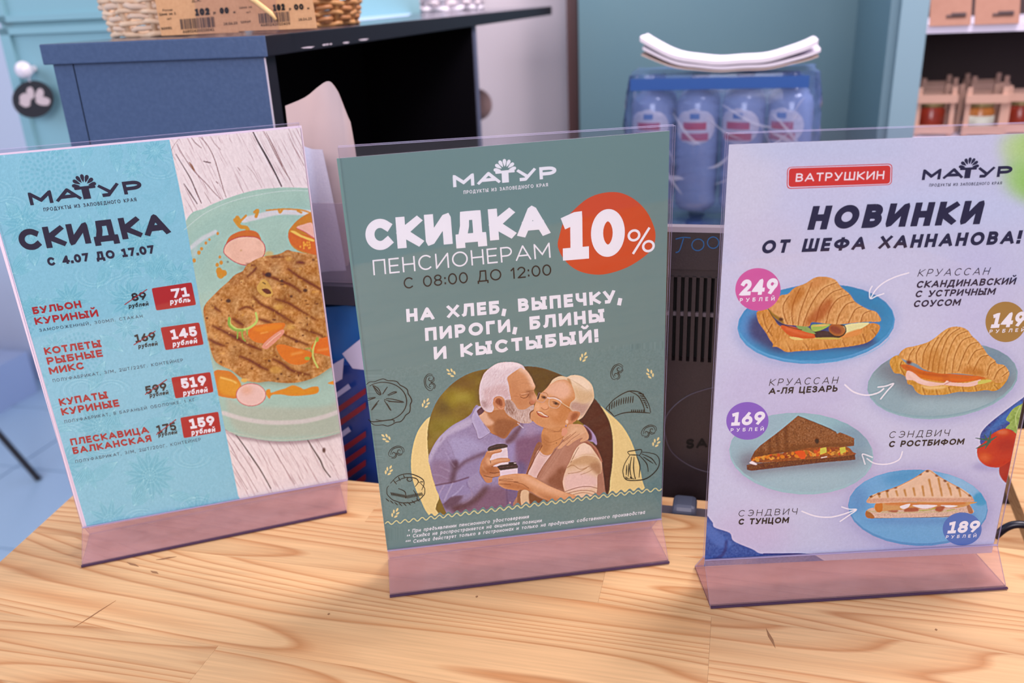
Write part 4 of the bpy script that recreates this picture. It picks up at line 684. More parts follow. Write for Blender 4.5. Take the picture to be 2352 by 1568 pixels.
def paint_menu():
    c = Canvas(1605, 285, 2500, 1325, (200, 192, 220)); r = np.random.default_rng(3)
    c.T(0, 0, 1)
    for x, y, rx, ry, col, b in ((1700, 420, 90, 120, (208, 196, 214), 30), (1900, 340, 200, 30, (190, 188, 216), 20), (1760, 560, 100, 60, (206, 190, 212), 30), (2200, 480, 220, 50, (196, 196, 228), 30), (1800, 900, 160, 80, (194, 180, 214), 30), (2150, 1180, 260, 120, (184, 176, 214), 30), (1720, 1230, 100, 60, (204, 180, 212), 30), (2250, 700, 90, 160, (196, 186, 220), 30)): c.ell(x, y, rx, ry, col, bl=b, a=.7)
    for x, y, q, col in ((2335, 340, 36, (186, 204, 136)), (2350, 405, 44, (160, 196, 110)), (2385, 330, 46, (170, 200, 110)), (2390, 420, 50, (150, 190, 96))): c.ell(x, y, q, q*1.05, col, bl=16, a=.8)
    # ---- plate 1 (blue) and smoked-fish croissant
    c.T(1680, 620, 6.189)
    c.ell(1200, 790, 1150, 560, (150, 160, 205), rot=-.1, bl=14, a=.7)
    c.ell(1205, 765, 1122, 566, (86, 150, 200), rot=-.06); pm = c.ell(1205, 742, 1105, 540, (62, 138, 188), rot=-.06); c.ell(1560, 520, 680, 300, (44, 124, 170), rot=.2, bl=14, clip=pm, a=.8); c.ell(420, 760, 330, 260, (98, 140, 200), rot=-.4, bl=12, clip=pm, a=.8)
    c.poly([(340, 640), (250, 900), (420, 1060), (700, 1180), (1300, 1160), (2000, 1080), (1900, 900), (900, 700)], (66, 62, 104), bl=8, clip=pm, a=.85); c.ell(1300, 1210, 600, 80, (40, 130, 180), bl=8, clip=pm, a=.7); c.ell(1205, 760, 1095, 520, (120, 180, 220), rot=-.06, bl=1, a=0)
    lo = [(360, 600), (420, 575), (520, 560), (600, 680), (700, 800), (1000, 900), (1200, 960), (1500, 960), (1750, 850), (1950, 760), (2085, 770), (2110, 830), (2060, 920), (1980, 1000), (1870, 1050), (1650, 1090), (1450, 1110), (1200, 1140), (980, 1150), (790, 1165), (700, 1120), (640, 1090), (585, 1090), (590, 1050), (540, 980), (490, 890), (410, 780), (370, 700)]
    m = croissant(c, lo, [[(430, 620), (470, 780), (560, 930)], [(560, 760), (500, 880)], [(760, 1000), (800, 1080), (830, 1150)], [(1000, 1010), (1060, 1080), (1080, 1140)], [(1300, 1000), (1360, 1110)], [(1560, 990), (1600, 1080)], [(1850, 900), (1900, 1040)], [(1980, 840), (2040, 920)]], 5, ((206, 138, 76), (150, 80, 36), (236, 178, 116)))
    c.poly([(690, 1000), (800, 970), (1180, 985), (1500, 985), (1780, 960), (1800, 1000), (1400, 1030), (900, 1060), (780, 1120), (700, 1100)], (222, 160, 96), bl=4, a=.6, clip=m)
    c.poly([(700, 790), (850, 800), (1100, 870), (1195, 920), (1170, 965), (1000, 970), (850, 940), (760, 880)], (206, 92, 54)); c.line([(780, 830), (950, 890), (1150, 930)], 22, (232, 130, 90), .6, bl=2)
    c.poly([(820, 950), (960, 960), (1020, 990), (900, 995)], (226, 190, 120)); c.poly([(1180, 880), (1300, 860), (1500, 900), (1560, 950), (1400, 980), (1220, 970)], (72, 56, 62)); c.poly([(1180, 965), (1400, 955), (1560, 970), (1500, 985), (1250, 985)], (200, 170, 90))
    c.poly([(1620, 780), (1940, 745), (1900, 800), (1700, 900), (1600, 940), (1560, 900)], (226, 214, 158)); c.poly([(1560, 930), (1800, 840), (1860, 870), (1780, 930), (1600, 960)], (220, 140, 80), bl=1); c.ell(1500, 850, 120, 90, (170, 100, 60), rot=.3); c.line([(1380, 880), (1470, 940), (1570, 935), (1625, 870), (1610, 800), (1560, 780)], 16, (48, 34, 44)); c.ell(1480, 850, 90, 50, (140, 70, 56), rot=.4, bl=2)
    c.poly([(1130, 790), (1200, 770), (1400, 770), (1330, 830), (1220, 870), (1150, 860)], (160, 180, 90)); c.poly([(1140, 800), (1260, 775), (1380, 775), (1300, 800)], (222, 176, 110)); c.poly([(920, 790), (1050, 790), (1160, 870), (1190, 910), (1000, 860)], (140, 158, 96))
    up = [(520, 550), (600, 470), (700, 360), (800, 340), (900, 250), (1050, 190), (1180, 110), (1300, 92), (1410, 110), (1490, 150), (1560, 240), (1680, 340), (1750, 440), (1850, 510), (1960, 565), (2050, 590), (2100, 650), (2125, 700), (2100, 735), (1950, 735), (1750, 750), (1560, 770), (1380, 765), (1150, 740), (1100, 800), (930, 790), (760, 770), (640, 700), (560, 620)]
    um = croissant(c, up, [[(800, 360), (720, 500), (740, 660), (780, 760)], [(960, 250), (880, 420), (840, 600), (860, 780)], [(1130, 170), (1040, 380), (960, 600), (930, 780)], [(1480, 170), (1280, 260), (1130, 460), (1040, 660), (1000, 790)], [(1560, 260), (1400, 320), (1250, 500), (1180, 740)], [(1660, 340), (1500, 400), (1380, 560), (1330, 750)], [(1750, 440), (1620, 480), (1520, 620), (1480, 760)], [(1850, 510), (1740, 560), (1650, 740)], [(1960, 570), (1860, 620), (1820, 740)]], 9)
    c.poly([(880, 300), (1000, 250), (1050, 330), (900, 500), (860, 620), (820, 480)], (176, 96, 40), bl=5, clip=um, a=.6); c.poly([(1200, 560), (1400, 400), (1420, 520), (1280, 700), (1100, 790), (1060, 720)], (160, 72, 40), bl=5, clip=um, a=.65); c.poly([(1060, 200), (1200, 130), (1380, 110), (1300, 200), (1150, 260)], (196, 122, 72), bl=5, clip=um, a=.6); c.poly([(520, 550), (600, 620), (720, 700), (740, 770), (620, 700)], (150, 110, 50), bl=1, clip=um); c.line([(525, 555), (600, 680), (700, 760), (860, 820), (1000, 850)], 9, (60, 54, 30), .85); c.ell(705, 700, 30, 22, (88, 48, 30), bl=1)
    c.ell(1205, 752, 1110, 552, (110, 176, 216), rot=-.06, a=0)
    c.line([(x*1112+1205, y*552+765) for x, y in [(math.cos(t), math.sin(t)) for t in np.linspace(.35, 2.9, 20)]], 9, (112, 178, 220), .8, bl=1)
    # ---- plate 2 (pale) and croissant with ham
    c.T(1980, 740, 6.323)
    c.ell(1180, 880, 1120, 560, (160, 156, 200), bl=14, a=.7, rot=-.1); c.ell(1170, 850, 1100, 545, (140, 166, 178), rot=-.12); pm = c.ell(1170, 828, 1085, 520, (146, 166, 178), rot=-.12); c.ell(1900, 620, 330, 300, (118, 138, 158), bl=14, clip=pm, rot=.6, a=.8); c.poly([(380, 560), (200, 700), (500, 900), (760, 1080), (1300, 1120), (2000, 1020), (2200, 800), (1200, 700)], (112, 108, 120), bl=16, clip=pm, a=.75); c.ell(1300, 1200, 700, 110, (166, 184, 194), bl=12, clip=pm, a=.8)
    c.line([(1170+1090*math.cos(t)*.993-530*math.sin(t)*-.12, 850+530*math.sin(t)-1090*math.cos(t)*.12) for t in np.linspace(.4, 2.9, 20)], 8, (176, 196, 206), .8, bl=1)
    lo = [(400, 590), (430, 520), (520, 480), (600, 560), (700, 640), (900, 720), (1400, 780), (1800, 800), (1950, 790), (2120, 780), (2080, 880), (1990, 970), (1900, 1000), (1800, 985), (1600, 1010), (1400, 1010), (1200, 1050), (1000, 1055), (860, 1050), (780, 1000), (730, 920), (660, 890), (640, 800), (560, 750), (480, 740), (440, 690)]
    croissant(c, lo, [[(560, 560), (540, 640), (600, 760)], [(860, 930), (900, 1050)], [(1050, 940), (1080, 1050)], [(1240, 930), (1280, 1040)], [(1440, 920), (1460, 1010)], [(1620, 910), (1650, 1000)], [(1900, 900), (1960, 970)]], 15, ((206, 146, 72), (156, 90, 36), (236, 190, 116)))
    c.poly([(560, 620), (700, 620), (900, 700), (1200, 740), (1800, 790), (1700, 830), (1350, 875), (1100, 850), (850, 800), (640, 700)], (204, 104, 44)); c.line([(720, 690), (900, 800), (1150, 830)], 40, (222, 124, 58), .7, bl=3); c.line([(1300, 830), (1500, 840), (1700, 800)], 36, (224, 110, 44), .8, bl=2); c.line([(640, 640), (800, 720), (1000, 760), (1250, 780)], 16, (160, 64, 30), .6, bl=2)
    c.poly([(640, 740), (670, 700), (760, 740), (860, 820), (1000, 860), (1180, 880), (1230, 845), (1300, 870), (1500, 880), (1640, 850), (1725, 830), (1680, 900), (1540, 935), (1300, 920), (1180, 910), (1000, 930), (830, 890), (740, 840), (645, 830)], (234, 186, 176)); c.line([(700, 740), (800, 830), (950, 880)], 26, (244, 208, 200), .7, bl=2); c.line([(1200, 900), (1290, 860)], 12, (200, 130, 120), .8)
    c.poly([(860, 920), (1000, 930), (1200, 920), (1190, 960), (960, 970)], (236, 190, 130), bl=2); c.poly([(1700, 850), (1860, 830), (1870, 860), (1700, 900)], (206, 190, 96))
    up = [(540, 500), (560, 430), (640, 370), (740, 350), (820, 330), (950, 290), (1050, 230), (1150, 150), (1250, 85), (1350, 62), (1450, 72), (1540, 120), (1600, 200), (1680, 270), (1760, 370), (1830, 470), (1930, 550), (1960, 600), (2060, 620), (2120, 690), (2140, 760), (2080, 850), (1960, 880), (1860, 830), (1740, 790), (1620, 770), (1480, 750), (1350, 740), (1150, 745), (980, 710), (880, 670), (800, 610), (660, 560)]
    um = croissant(c, up, [[(740, 370), (680, 460), (660, 540)], [(830, 340), (770, 460), (780, 600)], [(960, 290), (880, 440), (860, 640)], [(1090, 210), (990, 400), (940, 690)], [(1250, 100), (1120, 260), (1030, 500), (1000, 710)], [(1400, 80), (1240, 200), (1130, 460), (1080, 740)], [(1520, 120), (1350, 200), (1230, 460), (1180, 740)], [(1590, 200), (1440, 260), (1330, 480), (1290, 730)], [(1680, 280), (1540, 330), (1440, 520), (1380, 700)], [(1760, 370), (1620, 420), (1520, 600)], [(1830, 470), (1700, 510), (1600, 700)], [(1930, 560), (1840, 620), (1800, 760)], [(2060, 630), (1960, 700), (1900, 820)], [(2120, 700), (2020, 780)]], 19, ((214, 152, 92), (166, 100, 48), (236, 188, 132)))
    c.poly([(900, 460), (1100, 400), (1200, 700), (960, 710), (880, 640)], (180, 108, 44), bl=8, clip=um, a=.4); c.ell(680, 580, 36, 28, (120, 50, 28), bl=2); c.poly([(1450, 700), (1600, 640), (1800, 740), (1740, 790), (1500, 750)], (170, 92, 34), bl=5, clip=um, a=.5)
    # ---- plate 3 and rye sandwich
    c.T(1660, 930, 6.533)
    c.ell(1200, 760, 1120, 620, (172, 152, 190), bl=14, a=.6); c.ell(1180, 730, 1085, 610, (158, 184, 196), rot=.06); pm = c.ell(1180, 705, 1072, 590, (156, 178, 192), rot=.06); c.ell(1900, 500, 360, 300, (116, 140, 164), bl=16, clip=pm, a=.6, rot=.8); c.ell(1500, 250, 600, 110, (150, 186, 196), bl=12, clip=pm, a=.7); c.poly([(440, 720), (260, 850), (360, 1010), (900, 990), (1990, 860), (2000, 760)], (112, 96, 112), bl=14, clip=pm, a=.75); c.ell(1150, 1120, 700, 110, (164, 184, 196), bl=12, clip=pm, a=.7)
    def crumb(pts, col, seed, n=300, sm=False):
        m_ = c.poly(pts, col, sm=sm, tex=12, ts=(2, 2), seed=seed); c.hatch(m_, n, (70, 38, 24), .7, .9, 1.2, 1.6, .8, seed=seed); c.hatch(m_, n//2, (196, 148, 116), .6, .8, 1.2, 1.5, .8, seed=seed+1); return m_
    m_ = crumb([(360, 900), (450, 880), (800, 850), (1300, 800), (1700, 780), (1985, 735), (1990, 820), (1500, 860), (900, 930), (430, 985), (365, 970)], (112, 66, 42), 31)
    c.poly([(430, 790), (600, 740), (900, 720), (1200, 640), (1450, 600), (1840, 620), (1950, 700), (1980, 740), (1600, 790), (1200, 820), (800, 850), (480, 860)], (150, 84, 50), tex=14, ts=(3, 3))
    for k in range(60): c.ell(460+r.uniform(0, 1450), 0, 1, 1, (0, 0, 0), a=0)
    for k in range(90):
        t = r.uniform(0, 1); x = 460+t*1420; y = 790-t*95+r.uniform(-45, 35); c.ell(x, y, r.uniform(18, 55), r.uniform(10, 30), [(226, 130, 52), (206, 84, 44), (176, 110, 50), (222, 156, 74), (150, 70, 50)][r.integers(5)], rot=r.uniform(-1, 1), a=.8)
    c.poly([(1080, 700), (1220, 690), (1240, 790), (1180, 810), (1130, 760)], (220, 88, 44)); c.poly([(1460, 650), (1555, 625), (1560, 710), (1460, 745)], (206, 190, 84), sm=False); c.poly([(1750, 640), (1840, 625), (1850, 700), (1770, 735)], (204, 186, 80), sm=False); c.poly([(400, 870), (440, 840), (510, 880), (500, 900)], (236, 214, 220)); c.line([(1480, 790), (1560, 775)], 14, (240, 230, 225))
    m_ = crumb([(1130, 158), (1200, 185), (1400, 265), (1600, 345), (1700, 400), (1715, 430), (1760, 410), (1870, 450), (1975, 500), (1970, 610), (1850, 625), (1500, 630), (1300, 640), (1000, 700), (700, 740), (430, 790), (480, 690), (560, 610), (800, 430), (950, 310)], (142, 90, 62), 41, 620)
    for x in (560, 690, 810, 940): c.line([(x, 880-x*.62), (x+20, 700), (x+10, 740)], 46, (84, 44, 28), .5, bl=3, clip=m_)
    c.poly([(430, 790), (470, 700), (800, 700), (1100, 600), (1500, 580), (1970, 560), (1970, 610), (1500, 640), (1300, 650), (1000, 710)], (110, 64, 40), bl=2, clip=m_, a=.6); c.line([(1130, 160), (1400, 265), (1710, 410)], 12, (60, 30, 20), .7, clip=m_); c.ell(1415, 540, 30, 40, (66, 34, 30), bl=1)
    # ---- plate 4 and toast sandwich
    c.T(1940, 1060, 6.533)
    c.ell(1120, 720, 1080, 600, (150, 140, 190), bl=14, a=.6, rot=.03); c.ell(1100, 690, 1050, 572, (96, 146, 196), rot=.04); pm = c.ell(1100, 672, 1040, 552, (112, 164, 210), rot=.04); c.ell(900, 220, 330, 90, (70, 140, 190), bl=10, clip=pm, a=.8, rot=-.2); c.ell(1750, 330, 330, 130, (150, 186, 220), bl=12, clip=pm, rot=.4, a=.8); c.ell(2040, 560, 110, 100, (70, 150, 196), bl=2, clip=pm); c.ell(200, 560, 160, 200, (90, 136, 190), bl=12, clip=pm, a=.7); c.poly([(330, 850), (1600, 840), (1900, 760), (1900, 900), (900, 930), (400, 900)], (84, 120, 180), bl=8, clip=pm, a=.6)
    m_ = c.poly([(310, 790), (330, 730), (430, 690), (700, 700), (1400, 690), (1750, 640), (1850, 620), (1900, 680), (1925, 770), (1600, 830), (900, 840), (400, 850), (330, 830)], (214, 174, 160), tex=10, ts=(2, 2)); c.hatch(m_, 200, (140, 96, 84), .6, .8, 2, .6, .8, seed=3); c.line([(400, 848), (900, 845), (1600, 822)], 9, (50, 50, 80), .7, clip=m_); c.poly([(310, 790), (335, 735), (430, 800), (440, 850), (340, 840)], (172, 106, 66)); c.poly([(1830, 620), (1900, 680), (1925, 770), (1860, 760)], (170, 112, 86)); c.line([(340, 740), (500, 750), (900, 760), (1700, 740)], 16, (190, 180, 120), .6, bl=1)
    c.poly([(460, 640), (640, 610), (1900, 600), (1880, 640), (1700, 690), (1300, 700), (900, 720), (620, 740), (470, 740)], (206, 150, 100)); c.poly([(460, 640), (560, 620), (560, 740), (480, 750)], (200, 116, 56))
    c.line([(620, 625), (1000, 640), (1400, 640), (1800, 620)], 34, (204, 110, 66), .8, bl=2)
    for q in ([(1020, 650), (1150, 700), (1300, 690), (1380, 650)], [(1440, 650), (1560, 690), (1700, 660)], [(830, 670), (880, 710), (950, 690), (980, 630)]): c.poly(q, (232, 214, 224))
    for q in ([(930, 700), (1080, 690), (1100, 740), (900, 750)], [(1380, 680), (1500, 670), (1450, 750), (1360, 730)], [(640, 740), (800, 730), (760, 760)]): c.poly(q, (168, 92, 72), bl=1)
    c.line([(1120, 730), (1250, 725), (1360, 700)], 14, (168, 170, 70), .8); c.line([(1540, 730), (1650, 715)], 12, (168, 170, 70), .8)
    m_ = c.poly([(350, 620), (360, 540), (400, 505), (500, 465), (760, 380), (1000, 265), (1140, 180), (1230, 125), (1300, 130), (1400, 205), (1560, 300), (1750, 400), (1880, 490), (1925, 550), (1900, 600), (1400, 605), (1000, 600), (700, 615)], (226, 184, 160), tex=4, ts=(8, 8)); c.poly([(350, 620), (360, 560), (900, 540), (1500, 545), (1925, 545), (1900, 605), (1000, 600)], (206, 150, 128), clip=m_, bl=1, a=.8, tex=10, ts=(2, 2))
    for x, y0, y1 in ((515, 470, 530), (640, 430, 530), (785, 440, 510), (910, 425, 510), (1045, 400, 505), (1180, 370, 510), (1310, 400, 510), (1450, 400, 510), (1590, 400, 500), (1730, 420, 520), (1280, 270, 380), (1420, 250, 380), (1560, 330, 400)): c.line([(x-12, y0), (x+10, y1)], 30, (176, 112, 50), .8, bl=1, clip=m_, taper=[1, .8, .7])
    for x, y in ((395, 520), (515, 478), (640, 432), (760, 385), (1130, 185), (1240, 140), (1385, 205), (1510, 285), (1700, 390), (1880, 505)): c.ell(x, y, 26, 18, (96, 48, 30), clip=m_, bl=1, a=.9)
    c.line([(360, 560), (520, 470), (800, 370), (1100, 215), (1240, 125), (1400, 215), (1700, 385), (1910, 540)], 12, (178, 120, 66), .6, clip=m_)
    # ---- napkins, lettuce, tomatoes
    c.T(2200, 900, 3.921)
    nap = c.poly([(640, 0), (590, 50), (480, 130), (300, 270), (215, 360), (200, 430), (215, 480), (300, 480), (640, 480), (760, 0)], (56, 84, 150), tex=16, ts=(3, 2)); c.poly([(560, 80), (330, 280), (240, 400), (330, 340), (560, 180)], (70, 120, 190), clip=nap, bl=3, a=.7)
    lf = c.poly([(700, 60), (570, 110), (500, 150), (460, 200), (435, 250), (470, 280), (430, 325), (500, 350), (510, 420), (700, 440)], (150, 170, 96), tex=14, ts=(4, 4)); c.line([(560, 130), (520, 230), (540, 350)], 10, (186, 200, 130), .8, clip=lf)
    c.ell(300, 670, 170, 40, (150, 140, 190), bl=6, a=.6)
    t1 = c.poly([(420, 600), (375, 680), (380, 750), (430, 815), (520, 840), (700, 800), (700, 500), (520, 480)], (168, 50, 34)); 
    t2 = c.poly([(175, 560), (180, 500), (240, 450), (320, 370), (430, 328), (520, 370), (560, 450), (540, 560), (430, 650), (370, 678), (270, 670), (200, 620)], (190, 60, 34)); c.ell(240, 590, 60, 40, (226, 120, 84), bl=6, clip=t2, a=.6); c.ell(400, 360, 60, 22, (222, 130, 100), bl=4, clip=t2, a=.8); c.ell(440, 480, 90, 60, (150, 40, 26), bl=8, clip=t2, a=.5)
    for q in ([(160, 415), (250, 430), (290, 440)], [(165, 508), (230, 480), (290, 450)], [(300, 350), (290, 400), (280, 450)], [(350, 400), (310, 425), (270, 450)], [(245, 510), (270, 470), (290, 440)], [(240, 380), (260, 420), (290, 445)]): c.line(q, 16, (58, 96, 84), 1, taper=[.3, 1, 1])
    c.T(1580, 850, 2.703)
    nap = c.poly([(80, 900), (150, 940), (165, 975), (260, 1010), (285, 1060), (400, 1110), (470, 1140), (700, 1135), (810, 1160), (810, 1230), (60, 1260)], (72, 92, 158), tex=10, ts=(3, 3)); c.poly([(100, 940), (200, 1010), (280, 1080), (200, 1100), (90, 1000)], (92, 116, 186), clip=nap, bl=3, a=.8); c.line([(240, 1060), (220, 1140), (150, 1180)], 16, (60, 56, 110), .7, bl=2, clip=nap); c.line([(470, 1140), (700, 1140)], 8, (50, 54, 120), .8)
    # ---- hand-drawn arrows
    c.T(1680, 620, 6.189); WH = (240, 226, 236)
    c.line([(2520, 40), (2350, 90), (2180, 170), (2060, 270), (1985, 390)], 17, WH); c.line([(2000, 230), (1965, 300), (1975, 405), (2060, 370), (2165, 335)], 17, WH)
    c.T(1580, 850, 2.703)
    c.line([(975, 90), (1030, 135), (1110, 155), (1180, 140), (1215, 115)], 9, WH); c.line([(1180, 105), (1230, 98), (1277, 83), (1240, 125), (1197, 178)], 8, WH)
    c.line([(1332, 505), (1310, 555), (1240, 582), (1160, 578), (1112, 548)], 7, WH); c.line([(1145, 540), (1085, 520), (1090, 550), (1100, 583)], 7, WH)
    c.line([(708, 875), (790, 905), (880, 912), (960, 895), (1045, 865)], 8, WH); c.line([(955, 848), (1000, 862), (1047, 865), (1000, 900), (945, 938)], 7, WH)
    return finish(c, .75, 2, 4)
# ------------------------------------------------------------------ setting
def teal_fn(nt, b): speckle(6, .25, (150, 190, 200))(nt, b)
M_wall = mat('wall_paint', (240, 226, 232), .8, spec=.2); M_wallL = mat('pale_wall_paint', (222, 230, 246), .8, spec=.2)
M_teal = mat('teal_paint', (88, 122, 134), .55, fn=speckle(5, .35, (100, 130, 136))); M_tealL = mat('light_teal_paint', (132, 178, 188), .5)
M_tealS = mat('slate_teal_paint', (96, 128, 142), .55); M_tealP = mat('pale_teal_paint', (128, 160, 174), .5)
M_brown = mat('brown_trim', (92, 62, 62), .5); M_tile = mat('floor_tile', (190, 216, 236), .25); M_grout = mat('floor_grout', (150, 160, 176), .8)
FZ = -1.02
fl = struct(MB().box(-3.2, 2.4, -1.6, 2.3, FZ-.06, FZ-.008).build('floor', M_grout)); tiles = []
TS = .42
tv, tf = prism([W3(0, 0, 0), W3(TS-.008, 0, 0), W3(TS-.008, TS-.008, 0), W3(0, TS-.008, 0)], (0, 0, .008))
tme = bpy.data.meshes.new('floor_tile'); tme.from_pydata(tv.tolist(), [], tf); tme.materials.append(M_tile)
for i in range(-7, 1):
    for j in range(-1, 6):
        p = W3(i*TS-.12, j*TS-.05, FZ-.008); o = bpy.data.objects.new('tile', tme); link(o, fl); o.location = p-loc_of(fl)
struct(MB().box(-.62, 1.3, 2.0, 2.06, FZ, 1.6).build('wall_back', M_wall))
struct(MB().box(-3.2, -.62, 2.3, 2.36, FZ, 1.6).build('wall_left', M_wallL))
# brown door frame between the white wall and the teal joinery
def upright(name, x0, x1, y, v, dv, m, z0=FZ, z1=1.2):
    a = uv_of(pv(x0, y, v))[0]; b = uv_of(pv(x1, y, v))[0]; return MB().box(a, b, v, v+dv, z0, z1).build(name, m)
struct(upright('trim_1', 1303, 1328, 150, 1.75, .05, M_brown))
# teal joinery: a thing with tall door, filler and the panel in front of it
tc = thing('tall_cabinet', 'tall dusky teal cabinet behind the shrink-wrapped bottles', 'cabinet', W3(.5, 1.5, FZ))
u0 = uv_of(pv(1330, 150, 1.7))[0]; u1 = uv_of(pv(2013, 0, 1.5))[0]
MB().box(u0, u1, 1.7, 1.98, FZ, 1.3).build('carcass', M_teal, tc)
MB().box(u1-.012, u1+.004, 1.2+.01, 1.98, FZ, 1.3).build('side_panel', M_tealS, tc)
sh = thing('display_shelf', 'open teal shelf unit holding jars, at the right edge', 'shelf', W3(.8, 1.2, FZ))
ua = uv_of(pv(2073, 0, 1.2))[0]; ub = uv_of(pv(2137, 0, 1.2))[0]
MB().box(ua, ub, 1.2, 1.62, FZ, 1.3).build('side_panel', M_tealP, sh); MB().box(ua+.0, ua+.004, 1.2, 1.7, FZ, 1.3)
MB().box(ub, ub+.62, 1.58, 1.6, FZ, 1.3).build('back_panel', mat('dark_wood', (48, 28, 26), .6), sh)
zt = pv(2200, 58, 1.2)[2]; zl = pv(2200, 318, 1.2)[2]
M_lav = mat('white_laminate', (222, 216, 236), .35); MB().box(ub, ub+.62, 1.2, 1.585, zt-.012, zt).build('shelf_board', M_lav, sh); MB().box(ub, ub+.62, 1.2, 1.585, zl-.012, zl).build('shelf_board', M_lav, sh)
MB().box(ub+.62, ub+.64, 1.2, 1.6, FZ, 1.3).build('side_panel', M_tealP, sh)
M_kraft = mat('kraft_card', (158, 118, 102), .8, spec=.1, fn=speckle(90, .25, (140, 100, 86))); M_inkk = mat('card_ink', (70, 50, 52), .7)
for k, (x0, x1) in enumerate(((2137, 2232), (2240, 2343))):
    t = thing('price_card', ['blurred kraft price card on the upper shelf, beside the teal upright', 'blurred kraft price card on the upper shelf, right of its neighbour'][k], 'price card', pv((x0+x1)/2, 48, 1.19), 'price cards on the display shelf')
    a = uv_of(pv(x0, 40, 1.195))[0]; b = uv_of(pv(x1, 40, 1.195))[0]; MB().prism([W3(a, 1.195, zt), W3(b, 1.195, zt), W3(b, 1.215, zt+.05), W3(a, 1.215, zt+.05)], AV*.001).build('card', M_kraft, t)
    for (fx, w_, h_) in ((.52, .015, .006), (.75, .008, .006), (.4, .03, .003)): MB().prism([W3(a+(b-a)*fx, 1.198+.002, zt+.014), W3(a+(b-a)*fx+w_, 1.2, zt+.014), W3(a+(b-a)*fx+w_, 1.2+h_*.4, zt+.014+h_), W3(a+(b-a)*fx, 1.2+h_*.4, zt+.014+h_)], -AV*.002).build('price_print', M_inkk, t)
# small wooden crates with a jar in each
M_pine = mat('pale_pine', (196, 156, 138), .6); M_jam = mat('jam', (150, 52, 34), .2); M_lid = mat('jar_lid', (150, 140, 96), .35, metal=.5); M_lab = mat('jar_label', (214, 220, 206), .6); M_jg = acrylic('jar_glass')
def crate(u, v, lab, jam, honey=False):
    t = thing('jar_crate', lab, 'crate', W3(u, v, zl), 'small jar crates on the shelf'); h = .084; w_ = .056
    for du in (-w_/2, w_/2):
        for dv in (0, .06): MB().box(u+du-.004, u+du+.004, v+dv-.004, v+dv+.004, zl, zl+h).build('post', M_pine, t)
    for z in (zl+.005, zl+.058):
        for dv in (-.006, .066): MB().box(u-w_/2-.006, u+w_/2+.006, v+dv-.003, v+dv+.003, z, z+.014).build('rail', M_pine, t)
    j = thing('jam_jar', jam, 'jar', W3(u, v+.03, zl+.003), 'jars in the small crates')
    MB().lathe(W3(u, v+.03, zl+.004), [(.0, 0), (.021, .0), (.0235, .004), (.0235, .038), (.019, .044), (.019, .047)]).build('contents', mat('honey', (176, 110, 50), .2) if honey else M_jam, j, True)
    MB().lathe(W3(u, v+.03, zl+.0485), [(.021, 0), (.0222, .002), (.0222, .011), (.020, .013)]).build('lid', M_lid, j)
    if honey: MB().lathe(W3(u, v+.03, zl+.008), [(.0241, 0), (.0241, .026)], 24).build('label', M_lab, j, True)
cu = [uv_of(pv(x, 250, 1.22))[0] for x in (2150, 2262, 2362)]
crate(cu[0], 1.23, 'small pine crate directly beside the teal upright', 'jar of red jam in the crate beside the teal upright')
crate(cu[1], 1.22, 'small pine crate in the middle of the front row', 'labelled honey jar in the middle crate', True)
crate(cu[2], 1.24, 'small pine crate at the right end of the front row', 'jar of red jam in the rightmost crate')
crate(cu[0]+.035, 1.40, 'small pine crate behind the one by the teal upright', 'jar in the back row nearest the teal upright'); crate(cu[1]+.05, 1.42, 'small pine crate in the back row to the right', 'labelled jar in the back row to the right', True)

# ---- left: light teal drawer cabinet with porcelain knob and round tag
dc = thing('drawer_cabinet', 'light teal cabinet with framed doors and a porcelain knob', 'cabinet', W3(-.9, 1.02, FZ))
V0 = 1.0; uL = uv_of(pv(3, 60, V0))[0]; uR = -.565
MB().box(uL, uR, V0, V0+.45, FZ, 1.1).build('carcass', M_tealL, dc)
tp2 = MB().box(-1.25, uv_of(pv(655, 20, 1.72))[0], 1.72, 1.97, FZ, 1.2).build('teal_locker', M_tealL, None); tag(tp2, 'light teal locker behind the far end of the navy shelf unit', 'locker')
def zz(x, y): return pv(x, y, V0)[2]
z_g0, z_g1 = zz(60, 68), zz(60, 42)
def frame(u0, u1, z0, z1, name):
    mb = MB(); f = .045; t = .012
    for b in ((u0, u0+.022, z0, z1), (u1-f, u1, z0, z1), (u0, u1, z0, z0+.012), (u0, u1, z1-.012, z1)): mb.box(b[0], b[1], V0-t, V0-.0005, b[2], b[3])
    o = mb.build(name, M_tealL, dc); MB().box(u0+.022, u1-f, V0-.004, V0-.0002, z0+.012, z1-.012).build('inset_panel', M_tealL, o); return o
frame(uL+.002, uR-.01, z_g1-.006, z_g1+.30, 'drawer_front'); frame(uL+.002, uR-.01, z_g0-.62, z_g0+.004, 'door')
kb = pv(82, 157, V0); kn = MB().lathe(kb, [(.007, -.002), (.006, .012), (.009, .018), (.0155, .026), (.0165, .033), (.0135, .040), (.006, .0435)], 20, axis=-AV).build('knob', mat('porcelain', (236, 228, 236), .12, Coat_Weight=.6), dc, True)
tg = thing('hanging_tag', 'round black tag with a pale sprig mark hanging from the porcelain knob', 'tag', pv(74, 228, V0-.035), None)
tp = vplane(V0-.036); tc_ = (75, 228)
flatd = [tp.at(*q) for q in ell(75, 228, 47, 43, 0, 48)]; MB().prism(flatd, AV*.002).build('disc', mat('black_card', (26, 22, 30), .6), tg)
